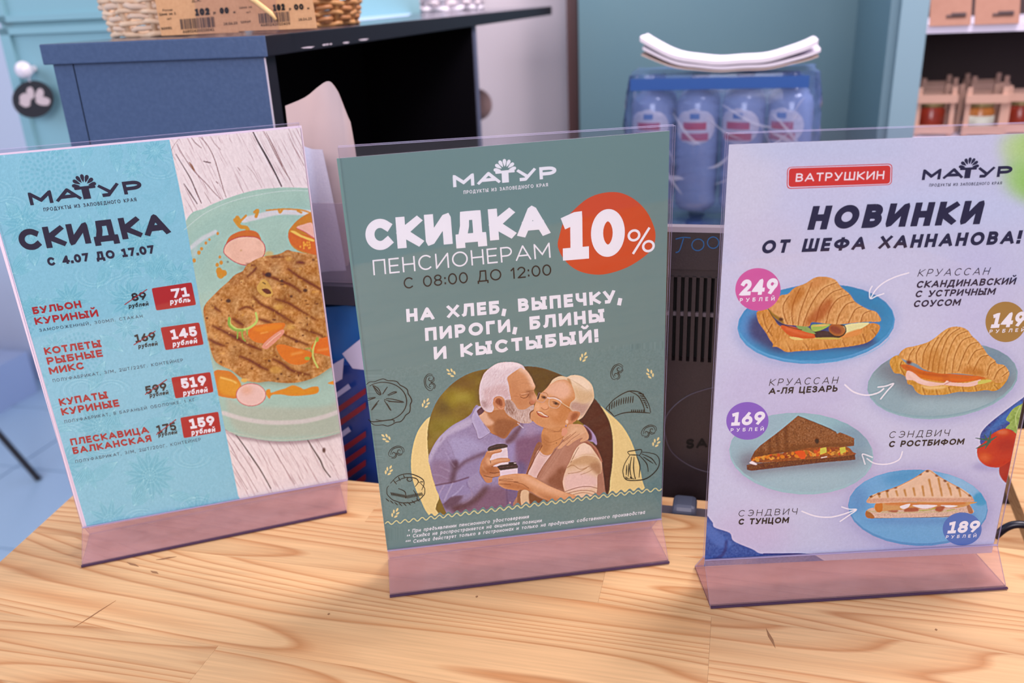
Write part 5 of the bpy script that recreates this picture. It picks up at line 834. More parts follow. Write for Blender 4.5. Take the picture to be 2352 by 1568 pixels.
flatmesh('sprig_print', [smooth(q) for q in ([(50, 238), (45, 222), (58, 214), (70, 228), (66, 240)], [(62, 216), (62, 204), (72, 200), (78, 212), (76, 226), (68, 226)], [(80, 222), (88, 204), (98, 206), (100, 218), (90, 226)], [(82, 228), (96, 222), (114, 228), (112, 240), (100, 242), (86, 238)], [(44, 236), (56, 230), (70, 240), (58, 246)])], tp, .0006, mat('tag_print', (206, 186, 186), .7), tg)
MB().tube([pv(82, 160, V0-.045), pv(70, 172, V0-.04), pv(66, 184, V0-.037), pv(70, 187, V0-.037)], .0011).build('cord', mat('white_cord', (220, 214, 224)), tg)
# ---- far left: low white bench and a dark slanting leg
wb = thing('storage_bench', 'low pale blue bench blurred on the tiled floor at left', 'bench', onz(100, 1000, FZ))
p0 = onz(140, 1180, FZ); uu, vv = uv_of(p0); MB().box(uu-.02, uu+.5, vv+.12, vv+.6, FZ, FZ+.26).build('body', mat('bench_white', (196, 208, 236), .5), wb); MB().box(uu-.035, uu+.5, vv+.1, vv+.6, FZ+.262, FZ+.285).build('seat_top', mat('bench_top', (214, 220, 242), .4), wb)
u2, v2 = uv_of(onz(-60, 990, FZ)); st = MB().box(u2-.9, u2-.02, v2+.1, min(v2+.35, 2.28), FZ, FZ+.18).build('step_platform', mat('platform_blue', (190, 206, 238), .4)); tag(st, 'pale low platform blurred on the floor at far left', 'platform')
cl = thing('bar_stool', 'black bar stool, one thin leg reaching into view at far left', 'stool', onz(88, 1098, FZ))
f0 = onz(90, 1102, FZ); top = pv(-60, 930, uv_of(f0)[1]+.02)
MBt = MB().tube([f0, top, top+(top-f0)*1.6], .0105, 10); MBt.build('leg', mat('black_metal', (30, 26, 34), .4), cl); e = top+(top-f0)*1.6
for a_ in ((-.42, 0), (-.42, .3)): MB().tube([f0+AX*a_[0]*1.15+AV*a_[1], e+AX*a_[0]*.7+AV*a_[1]*.6], .0105, 10).build('leg', MATS['black_metal'], cl)
sc_ = e+AX*-.14+AV*.12; MB().lathe(sc_, [(.02, 0), (.19, .0), (.2, .012), (.19, .03), (.02, .034)], 32).build('seat', MATS['black_metal'], cl, True)

# ------------------------------------------------------------------ pine counter: top made of glued staves
def wood_material(name, c0, c1, c2, seed):
    m = bpy.data.materials.new(name); m.use_nodes = True; nt = m.node_tree; N = nt.nodes; L = nt.links; b = N['Principled BSDF']
    b.inputs['Roughness'].default_value = .42; b.inputs['Specular IOR Level'].default_value = .4
    tc = N.new('ShaderNodeTexCoord'); at = N.new('ShaderNodeAttribute'); at.attribute_name = 'stave'
    mp = N.new('ShaderNodeMapping'); mp.vector_type = 'POINT'; mp.inputs['Rotation'].default_value = (0, 0, math.atan2(-AX[1], AX[0])); L.new(tc.outputs['Object'], mp.inputs[0])
    ad = N.new('ShaderNodeVectorMath'); ad.operation = 'ADD'; L.new(mp.outputs[0], ad.inputs[0]); L.new(at.outputs['Color'], ad.inputs[1])
    sc = N.new('ShaderNodeVectorMath'); sc.operation = 'MULTIPLY'; sc.inputs[1].default_value = (.45, 5.0, 5); L.new(ad.outputs[0], sc.inputs[0])
    n1 = N.new('ShaderNodeTexNoise'); n1.inputs['Scale'].default_value = 2.0; n1.inputs['Detail'].default_value = 1.6; n1.inputs['Roughness'].default_value = .5; L.new(sc.outputs[0], n1.inputs['Vector'])
    # growth rings: contour lines of the stretched noise give cathedrals
    mu = N.new('ShaderNodeMath'); mu.operation = 'MULTIPLY'; mu.inputs[1].default_value = 27; L.new(n1.outputs['Fac'], mu.inputs[0])
    fr = N.new('ShaderNodeMath'); fr.operation = 'FRACT'; L.new(mu.outputs[0], fr.inputs[0])
    r1 = N.new('ShaderNodeValToRGB'); e = r1.color_ramp.elements; e[0].position = 0; e[0].color = (*lin(c0), 1); e[1].position = 1; e[1].color = (*lin(c0), 1)
    for p, c in ((.35, c0), (.72, c1), (.88, c2)): q = e.new(p); q.color = (*lin(c), 1)
    L.new(fr.outputs[0], r1.inputs[0])
    n2 = N.new('ShaderNodeTexNoise'); n2.inputs['Scale'].default_value = 1; n2.inputs['Detail'].default_value = 6
    s2 = N.new('ShaderNodeVectorMath'); s2.operation = 'MULTIPLY'; s2.inputs[1].default_value = (14, 420, 60); L.new(ad.outputs[0], s2.inputs[0]); L.new(s2.outputs[0], n2.inputs['Vector'])
    m2 = N.new('ShaderNodeMix'); m2.data_type = 'RGBA'; m2.blend_type = 'MULTIPLY'; m2.inputs['Factor'].default_value = 1; L.new(r1.outputs[0], m2.inputs[6])
    mr = N.new('ShaderNodeMapRange'); mr.inputs[1].default_value = .3; mr.inputs[2].default_value = .75; mr.inputs[3].default_value = 1.06; mr.inputs[4].default_value = .84; L.new(n2.outputs['Fac'], mr.inputs[0]); L.new(mr.outputs[0], m2.inputs[7])
    n3 = N.new('ShaderNodeTexNoise'); n3.inputs['Scale'].default_value = 5; L.new(sc.outputs[0], n3.inputs['Vector'])
    m3 = N.new('ShaderNodeMix'); m3.data_type = 'RGBA'; m3.blend_type = 'MULTIPLY'; m3.inputs['Factor'].default_value = 1; L.new(m2.outputs[2], m3.inputs[6])
    hs = N.new('ShaderNodeMapRange'); hs.inputs[1].default_value = .35; hs.inputs[2].default_value = .65; hs.inputs[3].default_value = .93; hs.inputs[4].default_value = 1.05; L.new(n3.outputs['Fac'], hs.inputs[0]); L.new(hs.outputs[0], m3.inputs[7])
    oi = N.new('ShaderNodeObjectInfo'); ra = N.new('ShaderNodeMapRange'); ra.inputs[3].default_value = .92; ra.inputs[4].default_value = 1.05; L.new(oi.outputs['Random'], ra.inputs[0])
    m4 = N.new('ShaderNodeMix'); m4.data_type = 'RGBA'; m4.blend_type = 'MULTIPLY'; m4.inputs['Factor'].default_value = 1; L.new(m3.outputs[2], m4.inputs[6]); L.new(ra.outputs[0], m4.inputs[7]); L.new(m4.outputs[2], b.inputs['Base Color'])
    MATS[name] = m; return m
M_pineT = wood_material('pine_counter', (212, 172, 124), (203, 158, 110), (184, 130, 82), 1)
ct = thing('counter_top', 'pale pine counter top carrying the three sign holders', 'counter', W3(0, 0, -.035))
A_ = onz(0, 1290)[:2]; B_ = onz(165, 1140)[:2]; Cb = onz(810, 1104)[:2]; Db = onz(2352, 1263)[:2]
dl = (B_-A_)/np.linalg.norm(B_-A_); db = (Db-Cb)/np.linalg.norm(Db-Cb)
# back edge line and left edge line meet in a rounded corner
Mx = np.array([dl, -db]).T; tt = np.linalg.solve(Mx, Cb-A_); Kc = A_+dl*tt[0]
out = [A_-dl*.62, A_]; r_ = .05
for q in np.linspace(0, 1, 7): out.append((1-q)**2*(Kc-dl*r_)+2*q*(1-q)*Kc+q*q*(Kc+db*r_))
out += [Db, Db+db*.5, Db+db*.5-np.array([AV[0], AV[1]])*.75]
out = [np.array([p[0], p[1], 0]) for p in out]
def clip_poly(P, n, d):      # keep the side where p.n <= d
    R = []
    for i in range(len(P)):
        a, b = P[i], P[(i+1) % len(P)]; da, db_ = a @ n-d, b @ n-d
        if da <= 0: R.append(a)
        if (da < 0 < db_) or (db_ < 0 < da): R.append(a+(b-a)*(da/(da-db_)))
    return R
seams = [.30, .142-.055, .020, -.076, -.135, -.20, -.27, -.34, -.42, -.52, -.65]; k = 0
for i in range(len(seams)-1):
    joints = [-1.2]+[[-.16, .31], [-.30, .05, .42], [.13], [-.20, .22], [.02, .45], [-.25, .2], [-.1, .4], [-.3, .1], [0, .3], [.2]][i]+[1.4]
    for j in range(len(joints)-1):
        P = out; g_ = .00005
        for n, d in ((AV, seams[i]-g_), (-AV, -(seams[i+1]+g_)), (AX, joints[j+1]-g_), (-AX, -(joints[j]+g_))): P = clip_poly(P, n, d)
        if len(P) < 3: continue
        V, F = prism([p-Z*.030 for p in P], (0, 0, .030+(.00004 if (i+j) % 2 else 0)))
        o = mesh('plank', V, F, M_pineT, ct); me = o.data; at = me.color_attributes.new('stave', 'FLOAT_COLOR', 'POINT'); off = (rng.uniform(-3, 3), rng.uniform(-3, 3), rng.uniform(-3, 3), 1)
        for q in at.data: q.color = off
        k += 1
MB().prism([p-Z*.034 for p in out], (0, 0, .0038)).build('underlay', mat('pine_edge', (190, 140, 92), .6), ct)
# counter front/carcass below (seen only from the side)
inn = [p*np.array([1, 1, 0])+np.array([.03, -.0, 0]) for p in out]; cen = np.mean(out, 0); MB().prism([cen+(p-cen)*.93-Z*1.018 for p in out], (0, 0, .98)).build('counter_body', mat('counter_paint', (176, 150, 130), .6), ct)
# small nicks and marks in the varnish
for n_, (x, y, l, a) in enumerate(((305, 1296, .014, -.5), (355, 1314, .009, -.5), (382, 1282, .016, .2), (218, 1410, .035, 1.0), (1770, 1465, .02, 1.6), (2150, 1446, .002, 0), (755, 1410, .002, 0), (1095, 1370, .002, 0))):
    p = onz(x, y); d = np.array([math.cos(a), math.sin(a), 0]); w_ = .0012 if l > .005 and n_ != 3 else .0006
    if l < .005: w_ = .0011
    nn = np.array([-d[1], d[0], 0]); MB().prism([p-d*l/2+Z*.00006, p-d*l*.1-nn*w_+Z*.00006, p+d*l/2+Z*.00006, p+d*l*.1+nn*w_+Z*.00006], (0, 0, .0002)).build('nick', mat('nick_brown', (140, 100, 66), .7), ct)
# ------------------------------------------------------------------ navy shelf unit behind the left sign
M_navy = mat('navy_laminate', (60, 84, 120), .42, fn=speckle(260, .5, (74, 98, 134), bump=.25)); M_blk = mat('black_laminate', (22, 20, 30), .5, spec=.3); M_void = mat('shelf_inside_shade', (10, 9, 14), .8, spec=.05)  # the near-black inside colour paints in the shade of the interior
M_navyT = mat('dark_top_laminate', (62, 62, 80), .16, spec=.8)
Bn = pv(609, 81, uv_of(np.array([-.216, .350, 0]))[1]); ZT = Bn[2]
Pa = onz(88, 102, ZT); Pb = onz(609, 81, ZT); Pc = onz(1267, 14, ZT); Pd = Pa+(Pc-Pb); eL = (Pc-Pb)/np.linalg.norm(Pc-Pb); eW = (Pa-Pb)/np.linalg.norm(Pa-Pb)
def onxy(x, y, P):            # height of the ray above the plan point P
    d = ray(x, y); t = np.linalg.norm((P-CAM)[:2])/np.linalg.norm(d[:2]); return CAM[2]+d[2]*t
TH = ZT-onxy(612, 131, Pb)
su = thing('shelf_unit', 'navy and black shelf unit with wicker baskets on top', 'shelf', (Pa+Pd)/2-Z*(ZT-FZ))
bv = mesh('top_board', *prism([Pa-Z*TH, Pb-Z*TH, Pc-Z*TH, Pd-Z*TH], (0, 0, TH)), M_blk, su); 
bv.data.materials.append(M_navy); bv.data.materials.append(M_navyT)
for p in bv.data.polygons:
    n = np.array(p.normal)
    if abs(n[2]) > .9: p.material_index = 2
    elif abs(n @ eL) > .5 and (np.array(bv.matrix_world.translation)+0 if False else loc_of(su)+np.array(p.center)-Pb) @ eL < .2: p.material_index = 1
bevel(bv, .0012)
H0 = FZ; ins = .006
q0 = Pb+eW*ins+eL*.006; q1 = Pa-eW*ins+eL*.006; PT = .019
wl = np.linalg.norm(q1-q0); pw = .022
fp = mesh('front_panel', *prism([np.array([*(q0[:2]), H0]), np.array([*((q1-eW*pw)[:2]), H0]), np.array([*((q1-eW*pw+eL*PT)[:2]), H0]), np.array([*((q0+eL*PT)[:2]), H0])], (0, 0, ZT-TH-H0)), M_blk, su)
fp.data.materials.append(M_navy)
for p in fp.data.polygons:
    if abs(np.array(p.normal) @ eL) > .5 and (loc_of(su)+np.array(p.center)-Pb) @ eL < .012: p.material_index = 1
LEN = np.linalg.norm(Pc-Pb)
a0 = q1-eW*(pw-.0012); sp_ = mesh('side_panel', *prism([np.array([*(a0[:2]), H0]), np.array([*(q1[:2]), H0]), np.array([*((q1+eL*(LEN-.01))[:2]), H0]), np.array([*((a0+eL*(LEN-.01))[:2]), H0])], (0, 0, ZT-TH-H0)), M_blk, su); sp_.data.materials.append(M_navy)
for p in sp_.data.polygons:
    if abs(np.array(p.normal) @ eL) > .5 and (loc_of(su)+np.array(p.center)-Pb) @ eL < .1: p.material_index = 1
# back lining, divider, bottom
def strip(name, base, vec1, vec2, z0, z1, m): return mesh(name, *prism([np.array([*(base[:2]), z0]), np.array([*((base+vec1)[:2]), z0]), np.array([*((base+vec1+vec2)[:2]), z0]), np.array([*((base+vec2)[:2]), z0])], (0, 0, z1-z0)), m, su)
dP = onz(1090, 32, ZT); dd = np.linalg.norm(dP-Pb)
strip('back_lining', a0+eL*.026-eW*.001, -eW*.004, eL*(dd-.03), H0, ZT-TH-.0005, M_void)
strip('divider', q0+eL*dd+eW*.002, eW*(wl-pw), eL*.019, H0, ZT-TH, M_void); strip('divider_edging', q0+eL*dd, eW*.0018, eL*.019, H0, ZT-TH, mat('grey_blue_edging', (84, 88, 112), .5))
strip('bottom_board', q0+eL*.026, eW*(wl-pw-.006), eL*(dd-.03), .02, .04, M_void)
tv0 = np.array([*q0[:2], 0])+eL*.0
ew = lambda a, b: np.array([*((q0-eL*a+eW*b)[:2]), H0])
mesh('white_edging', *prism([ew(.0006, -.0004), ew(.0006, .0012), ew(.0001, .0012), ew(.0001, -.0004)], (0, 0, ZT-TH-H0-.001)), mat('chipped_edge', (206, 196, 206), .7), su)
chips = [(707, 109, 16), (745, 103, 5), (752, 102, 4), (760, 101, 3), (795, 98, 8), (835, 91, 12)]
side_pl = Plane(Pb, np.cross(eL, Z) if np.cross(eL, Z) @ (CAM-Pb) > 0 else -np.cross(eL, Z))
for x, y, l in chips: flatmesh('chipped_spot', [[(x-l, y-1+l*.1), (x, y-2), (x+l, y-1-l*.1), (x+l*.5, y+1.5), (x-l*.6, y+2)]], side_pl, .0006, MATS['chipped_edge'], su)
# something brown and round on the wall beyond the divider
rb = MB().lathe(pv(1096, 240, 1.62), [(.0, 0), (.038, 0), (.038, .012), (.0, .014)], 32, axis=-AV).build('wall_knob', mat('brown_disc', (196, 160, 156), .7), None, True); tag(rb, 'round brownish disc half hidden behind the shelf divider', 'disc')

# ---- wicker baskets (woven rods round a row of stakes)
def basket(name, lab, c, ra, rb_, h, m, m2, rows, nst, rod, flare=1.12, tilt=0.0, seed=1):
    t = thing(name, lab, 'basket', c, 'wicker baskets on the shelf unit'); r = np.random.default_rng(seed); c = np.array(c); n = nst*2; mk = [MB(), MB(), MB()]
    e1, e2 = AX, AV
    for i in range(rows):
        z = rod+i*(h-rod*2)/(rows-1); f = 1+(flare-1)*i/rows; ph = i % 2; pts = []
        for q in range(n*3):
            a = 2*math.pi*q/(n*3); w_ = rod*1.1*math.cos(nst*a+ph*math.pi); pts.append(c+e1*math.cos(a)*(ra*f+w_)+e2*math.sin(a)*(rb_*f+w_)+Z*(z+r.normal(0, rod*.12)+rod*.4*math.sin(nst*a*.5+i)))
        mk[i % 2].tube(pts, rod*(.85+.3*r.random()), 6, True)
    for s_ in range(nst):
        a = 2*math.pi*s_/nst; mk[2].tube([c+e1*math.cos(a)*ra+e2*math.sin(a)*rb_+Z*.001, c+e1*math.cos(a)*ra*flare+e2*math.sin(a)*rb_*flare+Z*(h+rod)], rod*1.1, 6)
    mk[0].build('weave', m, t, True); mk[1].build('weave', m2, t, True, label='second set of woven rods'); mk[2].build('stakes', m, t, True)
    rim = MB()
    for j in range(3): rim.tube([c+e1*math.cos(a)*(ra*flare+rod*math.cos(j*2.1+a*9))+e2*math.sin(a)*(rb_*flare+rod*math.cos(j*2.1+a*9))+Z*(h+rod*1.2+rod*math.sin(j*2.1+a*9)) for a in np.linspace(0, 2*math.pi, 72, endpoint=False)], rod*.9, 6, True)
    rim.build('rim', m2, t, True); MB().lathe(c+Z*.0005, [(0, 0), (min(ra, rb_)*.98, 0), (min(ra, rb_)*.98, .004), (0, .004)], 32).build('base', m2, t); return t
M_w1 = mat('bleached_wicker', (232, 206, 176), .6, fn=speckle(60, .6, (190, 150, 112))); M_w2 = mat('pale_wicker', (216, 190, 166), .6); M_w3 = mat('golden_wicker', (204, 150, 92), .5, fn=speckle(60, .6, (150, 96, 56))); M_w4 = mat('brown_wicker', (178, 120, 72), .5)
M_w5 = mat('white_wicker', (230, 222, 232), .6); M_w6 = mat('offwhite_wicker', (214, 200, 206), .6)
b1 = onz(238, 94, ZT)+eL*.112; basket('wicker_basket', 'bleached wicker basket at the front left of the navy shelf unit', b1+eL*.015, .072, .052, .075, M_w1, M_w2, 13, 13, .0030, 1.22, seed=2)
b2 = onz(705, 66, ZT); basket('wicker_basket', 'golden brown wicker basket behind the kraft price cards', b2+eL*.095+eW*.045, .060, .060, .07, M_w3, M_w4, 12, 13, .0029, 1.25, seed=3)
b3 = onz(985, 27, ZT); basket('wicker_basket', 'white painted wicker basket farther along the shelf top', b3+eL*.02, .115, .10, .07, M_w5, M_w6, 6, 18, .0050, 1.15, seed=4)
# pale patch that paints the light reflected on the shelf top
nap = []
for i in range(9):
    nap.append([onz(*q, ZT)+Z*.0003 for j, q in enumerate([(745+i*24, 58-i*2.6+0), (770+i*22, 50-i*2.4), (800+i*19, 42-i*2.1), (826+i*16, 36-i*1.8)])])
o = MB().grid(nap).build('top_reflection', mat('reflection_blue', (176, 196, 222), .5), None, True); tag(o, 'pale blue liner sheet under the white basket', 'paper')

# ---- kraft price cards in a clear stand
M_k2 = mat('kraft_paper', (206, 160, 118), .8, spec=.1, fn=speckle(300, .35, (180, 132, 92))); M_ink = mat('black_ink', (44, 34, 38), .7)
cardn = -(eL*.97+Z*-.26); cpl = Plane(onz(500, 82, ZT)+eL*.012+Z*.0015, cardn/np.linalg.norm(cardn))
def tris(polys): return [[np.array(p, float) for p in q] for q in polys]
def quadtext(pr, t, bl, br, h, parent, wd=.2, gap=.16, sh=0, lift=.0005): return pr.text(t, bl, br, h, (52, 40, 44), wd, sh, gap, 'lettering', lift, parent)
def barcode(pr, x0, y0, x1, y1, h, parent, seed):
    r = np.random.default_rng(seed); P = []; t = 0; n = 30; a = np.array([x0, y0]); b = np.array([x1, y1]); u = pr.up((a+b)/2)
    while t < 1:
        w_ = r.choice([.012, .02, .034]); g_ = r.choice([.012, .02, .03]); p = a+(b-a)*t; q = a+(b-a)*min(t+w_, 1); P.append([p, q, q+u*h, p+u*h]); t += w_+g_
    flatmesh('barcode', P, pr.plane, .0005, M_ink, parent)
c1 = thing('price_card', 'kraft price card with a long barcode, left one in the clear stand', 'price card', cpl.at(490, 80), 'kraft price cards in the clear stand')
c2 = thing('price_card', 'kraft price card reading 102 at the right end of the clear stand', 'price card', cpl.at(670, 70), 'kraft price cards in the clear stand')
q1_ = [(371, 82), (548, 74.5), (536, -60), (345, -60)]; q2_ = [(548, 72), (728, 64.5), (708, -60), (536, -60)]
for t, q, l in ((c1, q1_, .0), (c2, q2_, .0)): mesh('card', *prism([cpl.at(*p) for p in q], -cpl.n*.0006), M_k2, t)
p1 = Print(cpl, ((352, -20), (540, -28), (548, 74.5), (371, 82)), parent=c1, pref='cardink'); p2 = Print(cpl, ((538, -28), (714, -34), (728, 64.5), (548, 74)), parent=c2, pref='cardink')
quadtext(p1, 'Россия', (374, 26), (396, 24.5), 5, c1, .18); quadtext(p1, 'Цена за i', (366, 36), (404, 33.5), 6, c1, .2); quadtext(p1, 'шт', (384, 45.5), (394, 44.5), 5, c1, .2); quadtext(p1, '5095i', (371, 69), (395, 67), 6, c1, .22)
quadtext(p1, 'i02', (449, 37), (482, 34), 17, c1, .3, .12); quadtext(p1, 'р', (490, 32), (496, 31.5), 6, c1, .24); quadtext(p1, '00', (505, 32.5), (526, 31), 15, c1, .3, .12); quadtext(p1, 'к', (536, 30.5), (541, 30), 6, c1, .24)
barcode(p1, 416, 68, 494, 62, 24, c1, 3); quadtext(p1, '468024200i004i', (420, 76.5), (492, 71), 7, c1, .16); quadtext(p1, 'i8.06.23', (514, 58), (545, 55.5), 6, c1, .16); quadtext(p1, 'Д.А.', (441, 5), (462, 3.5), 7, c1, .16)
quadtext(p2, 'Цена за', (550, 20), (578, 18), 5, c2, .16); quadtext(p2, 'шт', (566, 30), (576, 29), 4.5, c2, .16); quadtext(p2, '50949', (553, 54), (576, 52), 5.5, c2, .16); quadtext(p2, 'i02', (628, 26), (655, 23.5), 16, c2, .3, .12); quadtext(p2, 'р', (664, 23), (669, 22.6), 6, c2, .24); quadtext(p2, '00', (676, 23.5), (698, 22), 14, c2, .3, .12); quadtext(p2, 'к', (706, 21.5), (711, 21), 6, c2, .24)
barcode(p2, 596, 54, 668, 49, 23, c2, 4); quadtext(p2, '46802420i0409', (599, 61), (667, 57), 6.5, c2, .16); quadtext(p2, 'i8.06.23', (686, 48), (716, 45.5), 6, c2, .16)
cs = thing('card_stand', 'clear acrylic stand holding the kraft price cards', 'stand', cpl.at(540, 80)); M_clear = acrylic('clear_acrylic')
mesh('front_sheet', *prism([cpl.at(*p, .0022) for p in ((456, 81), (641, 73), (628, -60), (440, -60))], cpl.n*.0012), M_clear, cs); mesh('foot', *prism([cpl.at(456, 81, .004), cpl.at(641, 73, .004), cpl.at(641, 73, .004)+eL*-.006-Z*.001, cpl.at(456, 81, .004)-eL*.006-Z*.001], Z*.0012), M_clear, cs)
bs = MB().tube([cpl.at(545, -25, .006), cpl.at(590, 5, .0058), cpl.at(622, 30, .0058), cpl.at(634, 45, .0056)], [.0024, .0023, .0022, .0012], 10).build('bread_stick', mat('bread_stick', (238, 202, 140), .6, fn=speckle(120, .5, (220, 176, 110))), None, True); tag(bs, 'pale thin breadstick leaning across the kraft price cards', 'breadstick')

# ------------------------------------------------------------------ back work counter and the things between the signs
bc = thing('work_counter', 'lower pine work counter behind the signs', 'counter', W3(.3, .4, -.26))
MB().box(-.29, 1.15, .185, .62, -.27, -.24).build('top', M_pineT, bc); MB().box(-.28, .95, .25, .60, FZ, -.27).build('body', MATS['counter_paint'], bc)
WZ = -.24
# monitor seen from behind
M_mon = mat('monitor_plastic', (44, 34, 36), .38, fn=speckle(700, .5, (56, 44, 46), bump=.1)); M_mon2 = mat('monitor_grey', (128, 116, 124), .5); M_dark = mat('vent_dark', (12, 9, 11), .8)
mv = .195; mp_ = vplane(mv); mo = thing('monitor', 'black monitor seen from behind, with vent slots and TOO written in blue', 'monitor', W3(.25, mv+.03, WZ))
ul, _v = uv_of(pv(1345, 800, mv)); ur, _v = uv_of(pv(1840, 800, mv))
zt_ = pv(1600, 533, mv)[2]; zb = pv(1570, 1148, mv)[2]; zlip = pv(1590, 618, mv)[2]; zv0 = pv(1590, 822, mv)[2]; zv1 = pv(1590, 650, mv)[2]
MB().box(ul, ur, mv+.002, mv+.05, zb, zv0-.004).build('back_shell', M_mon, mo); MB().box(ul, ur, mv+.012, mv+.05, zv0-.004, zv1+.004).build('vent_recess', M_dark, mo)
MB().box(ul, ur, mv+.002, mv+.05, zv1+.004, zlip).build('upper_shell', M_mon, mo)
MB().box(ul-.004, ur+.004, mv-.003, mv+.010, zlip+.0006, zt_).build('top_band', M_mon, mo); o = MB().prism([W3(ul-.004, mv-.003, zt_+.0004), W3(ur+.004, mv-.003, zt_+.0004), W3(ur+.004, mv-.001, zt_+.0042), W3(ul-.004, mv-.001, zt_+.0042)], AV*.009).build('top_bezel', M_mon2, mo)
pitch_ = uv_of(pv(1605, 740, mv))[0]-uv_of(pv(1588, 740, mv))[0]; uu = uv_of(pv(1536, 740, mv))[0]
for k in range(-11, 17):
    a = uu+k*pitch_; 
    if a < ul+.01 or a > ur-.02: continue
    MB().box(a, a+pitch_*.52, mv+.0005, mv+.012, zv0-.005, zv1+.005).build('vent_slat', M_mon, mo)
MB().box(ul+.005, ur-.005, mv+.006, mv+.009, (zv0+zv1)/2+.002, (zv0+zv1)/2+.0055).build('vent_crossbar', M_mon2, mo)
for x in (ul, ur-.012): MB().box(x, x+.012, mv+.002, mv+.05, zv0-.004, zv1+.004).build('vent_end', M_mon, mo)
# ring recess round the stand mount
arc = smooth([(1529, 962), (1545, 936), (1575, 912), (1608, 898), (1650, 890), (1700, 905), (1740, 940), (1752, 985), (1735, 1040), (1690, 1075), (1640, 1085), (1590, 1072), (1545, 1040), (1528, 1000)])
MB().tube([mp_.at(*q, -.0016) for q in arc], .0005, 6, True).build('mount_ring', mat('ring_grey', (84, 76, 88), .4), mo)
prm = Print(mp_, ((1345, 533), (1840, 533), (1840, 1148), (1345, 1148)), parent=mo, pref='monitorink')
prm.text('SAMSUNG', (1576, 1031), (1760, 1018), 22, (120, 112, 128), .24, 0, .2, 'brand_mark', -.0014, mo)
mq = Plane(AV*(mv-.003), -AV)
flatmesh('handwriting', sum([stroke_quads(s_, 2.4, cap=False) for s_ in (smooth([(1552, 549), (1568, 545), (1586, 546)], False), smooth([(1570, 547), (1566, 560), (1560, 576), (1552, 580)], False), smooth(ell(1603, 562, 14, 13, -.5, 12), True)+[(1617, 556)], smooth(ell(1638, 557, 13, 13, -.5, 12), True)+[(1650, 552)])], []), mq, .0004, mat('blue_pen', (30, 96, 150), .6), mo)
MB().box(ul+.14, ul+.20, mv+.018, mv+.045, WZ+.012, zb).build('stand_neck', M_mon, mo); MB().box(ul+.06, ul+.28, mv-.005, mv+.12, WZ, WZ+.012).build('stand_foot', M_mon, mo)
sb = MB().box(*[uv_of(pv(x, 1165, .16))[0] for x in (1545, 1600)], .150, .172, pv(1570, 1192, .16)[2], pv(1570, 1150, .16)[2]).build('card_reader', mat('reader_grey', (92, 98, 116), .4), None); sb = bevel(sb, .004); tag(sb, 'small grey-blue device at the foot of the monitor', 'device')
hz = sb.location[2]; 
if hz > WZ+.002:
    u_, v_ = uv_of(np.array(sb.location)); st_ = MB().box(u_-.03, u_+.035, .148, .18, WZ, hz-.0003).build('plinth', M_mon2, None); tag(st_, 'low dark plinth under the small grey-blue device', 'plinth')

# blue striped carrier bag standing between the left and middle signs
bagv = .20; bp = vplane(bagv)
bag = thing('carrier_bag', 'blue carrier bag with red and white slanting stripes behind the signs', 'bag', pv(790, 1100, bagv)*np.array([1, 1, 0])+Z*WZ)
M_bag = mat('blue_plastic', (30, 62, 138), .3); M_bag2 = mat('bright_blue_plastic', (10, 92, 160), .35)
def crinkle(x0, x1, yt, yb, v, m, name, parent, amp=.004, nx=12, ny=22, seed=2, lean=0):
    r = np.random.default_rng(seed); Gd = []
    for i in range(ny+1):
        row = []
        for j in range(nx+1):
            y = yt+(yb-yt)*i/ny; x = x0+(x1-x0)*j/nx; p = pv(x, y, v); row.append(p+AV*(amp*math.sin(j*1.1+i*.35)+r.normal(0, amp*.25)+lean*(1-i/ny)))
        Gd.append(row)
    Gd = np.array(Gd); B = Gd+AV*.05; mb = MB().grid(Gd[:, ::1]).grid(B[:, ::-1])
    mb.grid(np.stack([B[0], Gd[0]])); mb.grid(np.stack([Gd[:, 0], B[:, 0]])[:, ::-1] if False else np.stack([B[:, 0], Gd[:, 0]])); mb.grid(np.stack([Gd[:, -1], B[:, -1]])); return mb.build(name, m, parent, True)
yb_ = 1330
crinkle(640, 900, 840, yb_, bagv, M_bag, 'lower_panel', bag, .0022, seed=3); crinkle(640, 900, 704, 850, bagv+.012, M_bag2, 'upper_panel', bag, .003, 12, 8, seed=4)
sp = []; spw = []
for k in range(8):
    y = 905+k*33
    sp.append([(750, y+14), (840, y-48), (840, y-34), (750, y+30)] if k not in (0, 3) else [(752, y+12), (800, y-24), (806, y-14), (752, y+24)])
red = [q for i, q in enumerate(sp) if i not in (0, 3)]; wht = [sp[0], sp[3]]
for q in red: flatmesh('red_stripe', [q], bp, .0048, mat('red_ink', (128, 24, 44), .4), bag)
for q in wht: flatmesh('white_stripe', [q], bp, .0048, mat('white_ink_bag', (176, 178, 214), .4), bag)
for q in ([(786, 812), (828, 778), (842, 850), (810, 846)], [(762, 838), (790, 822), (786, 870), (768, 880)]): flatmesh('white_patch', [q], bp, .0052, mat('pale_patch', (206, 200, 224), .5), bag)
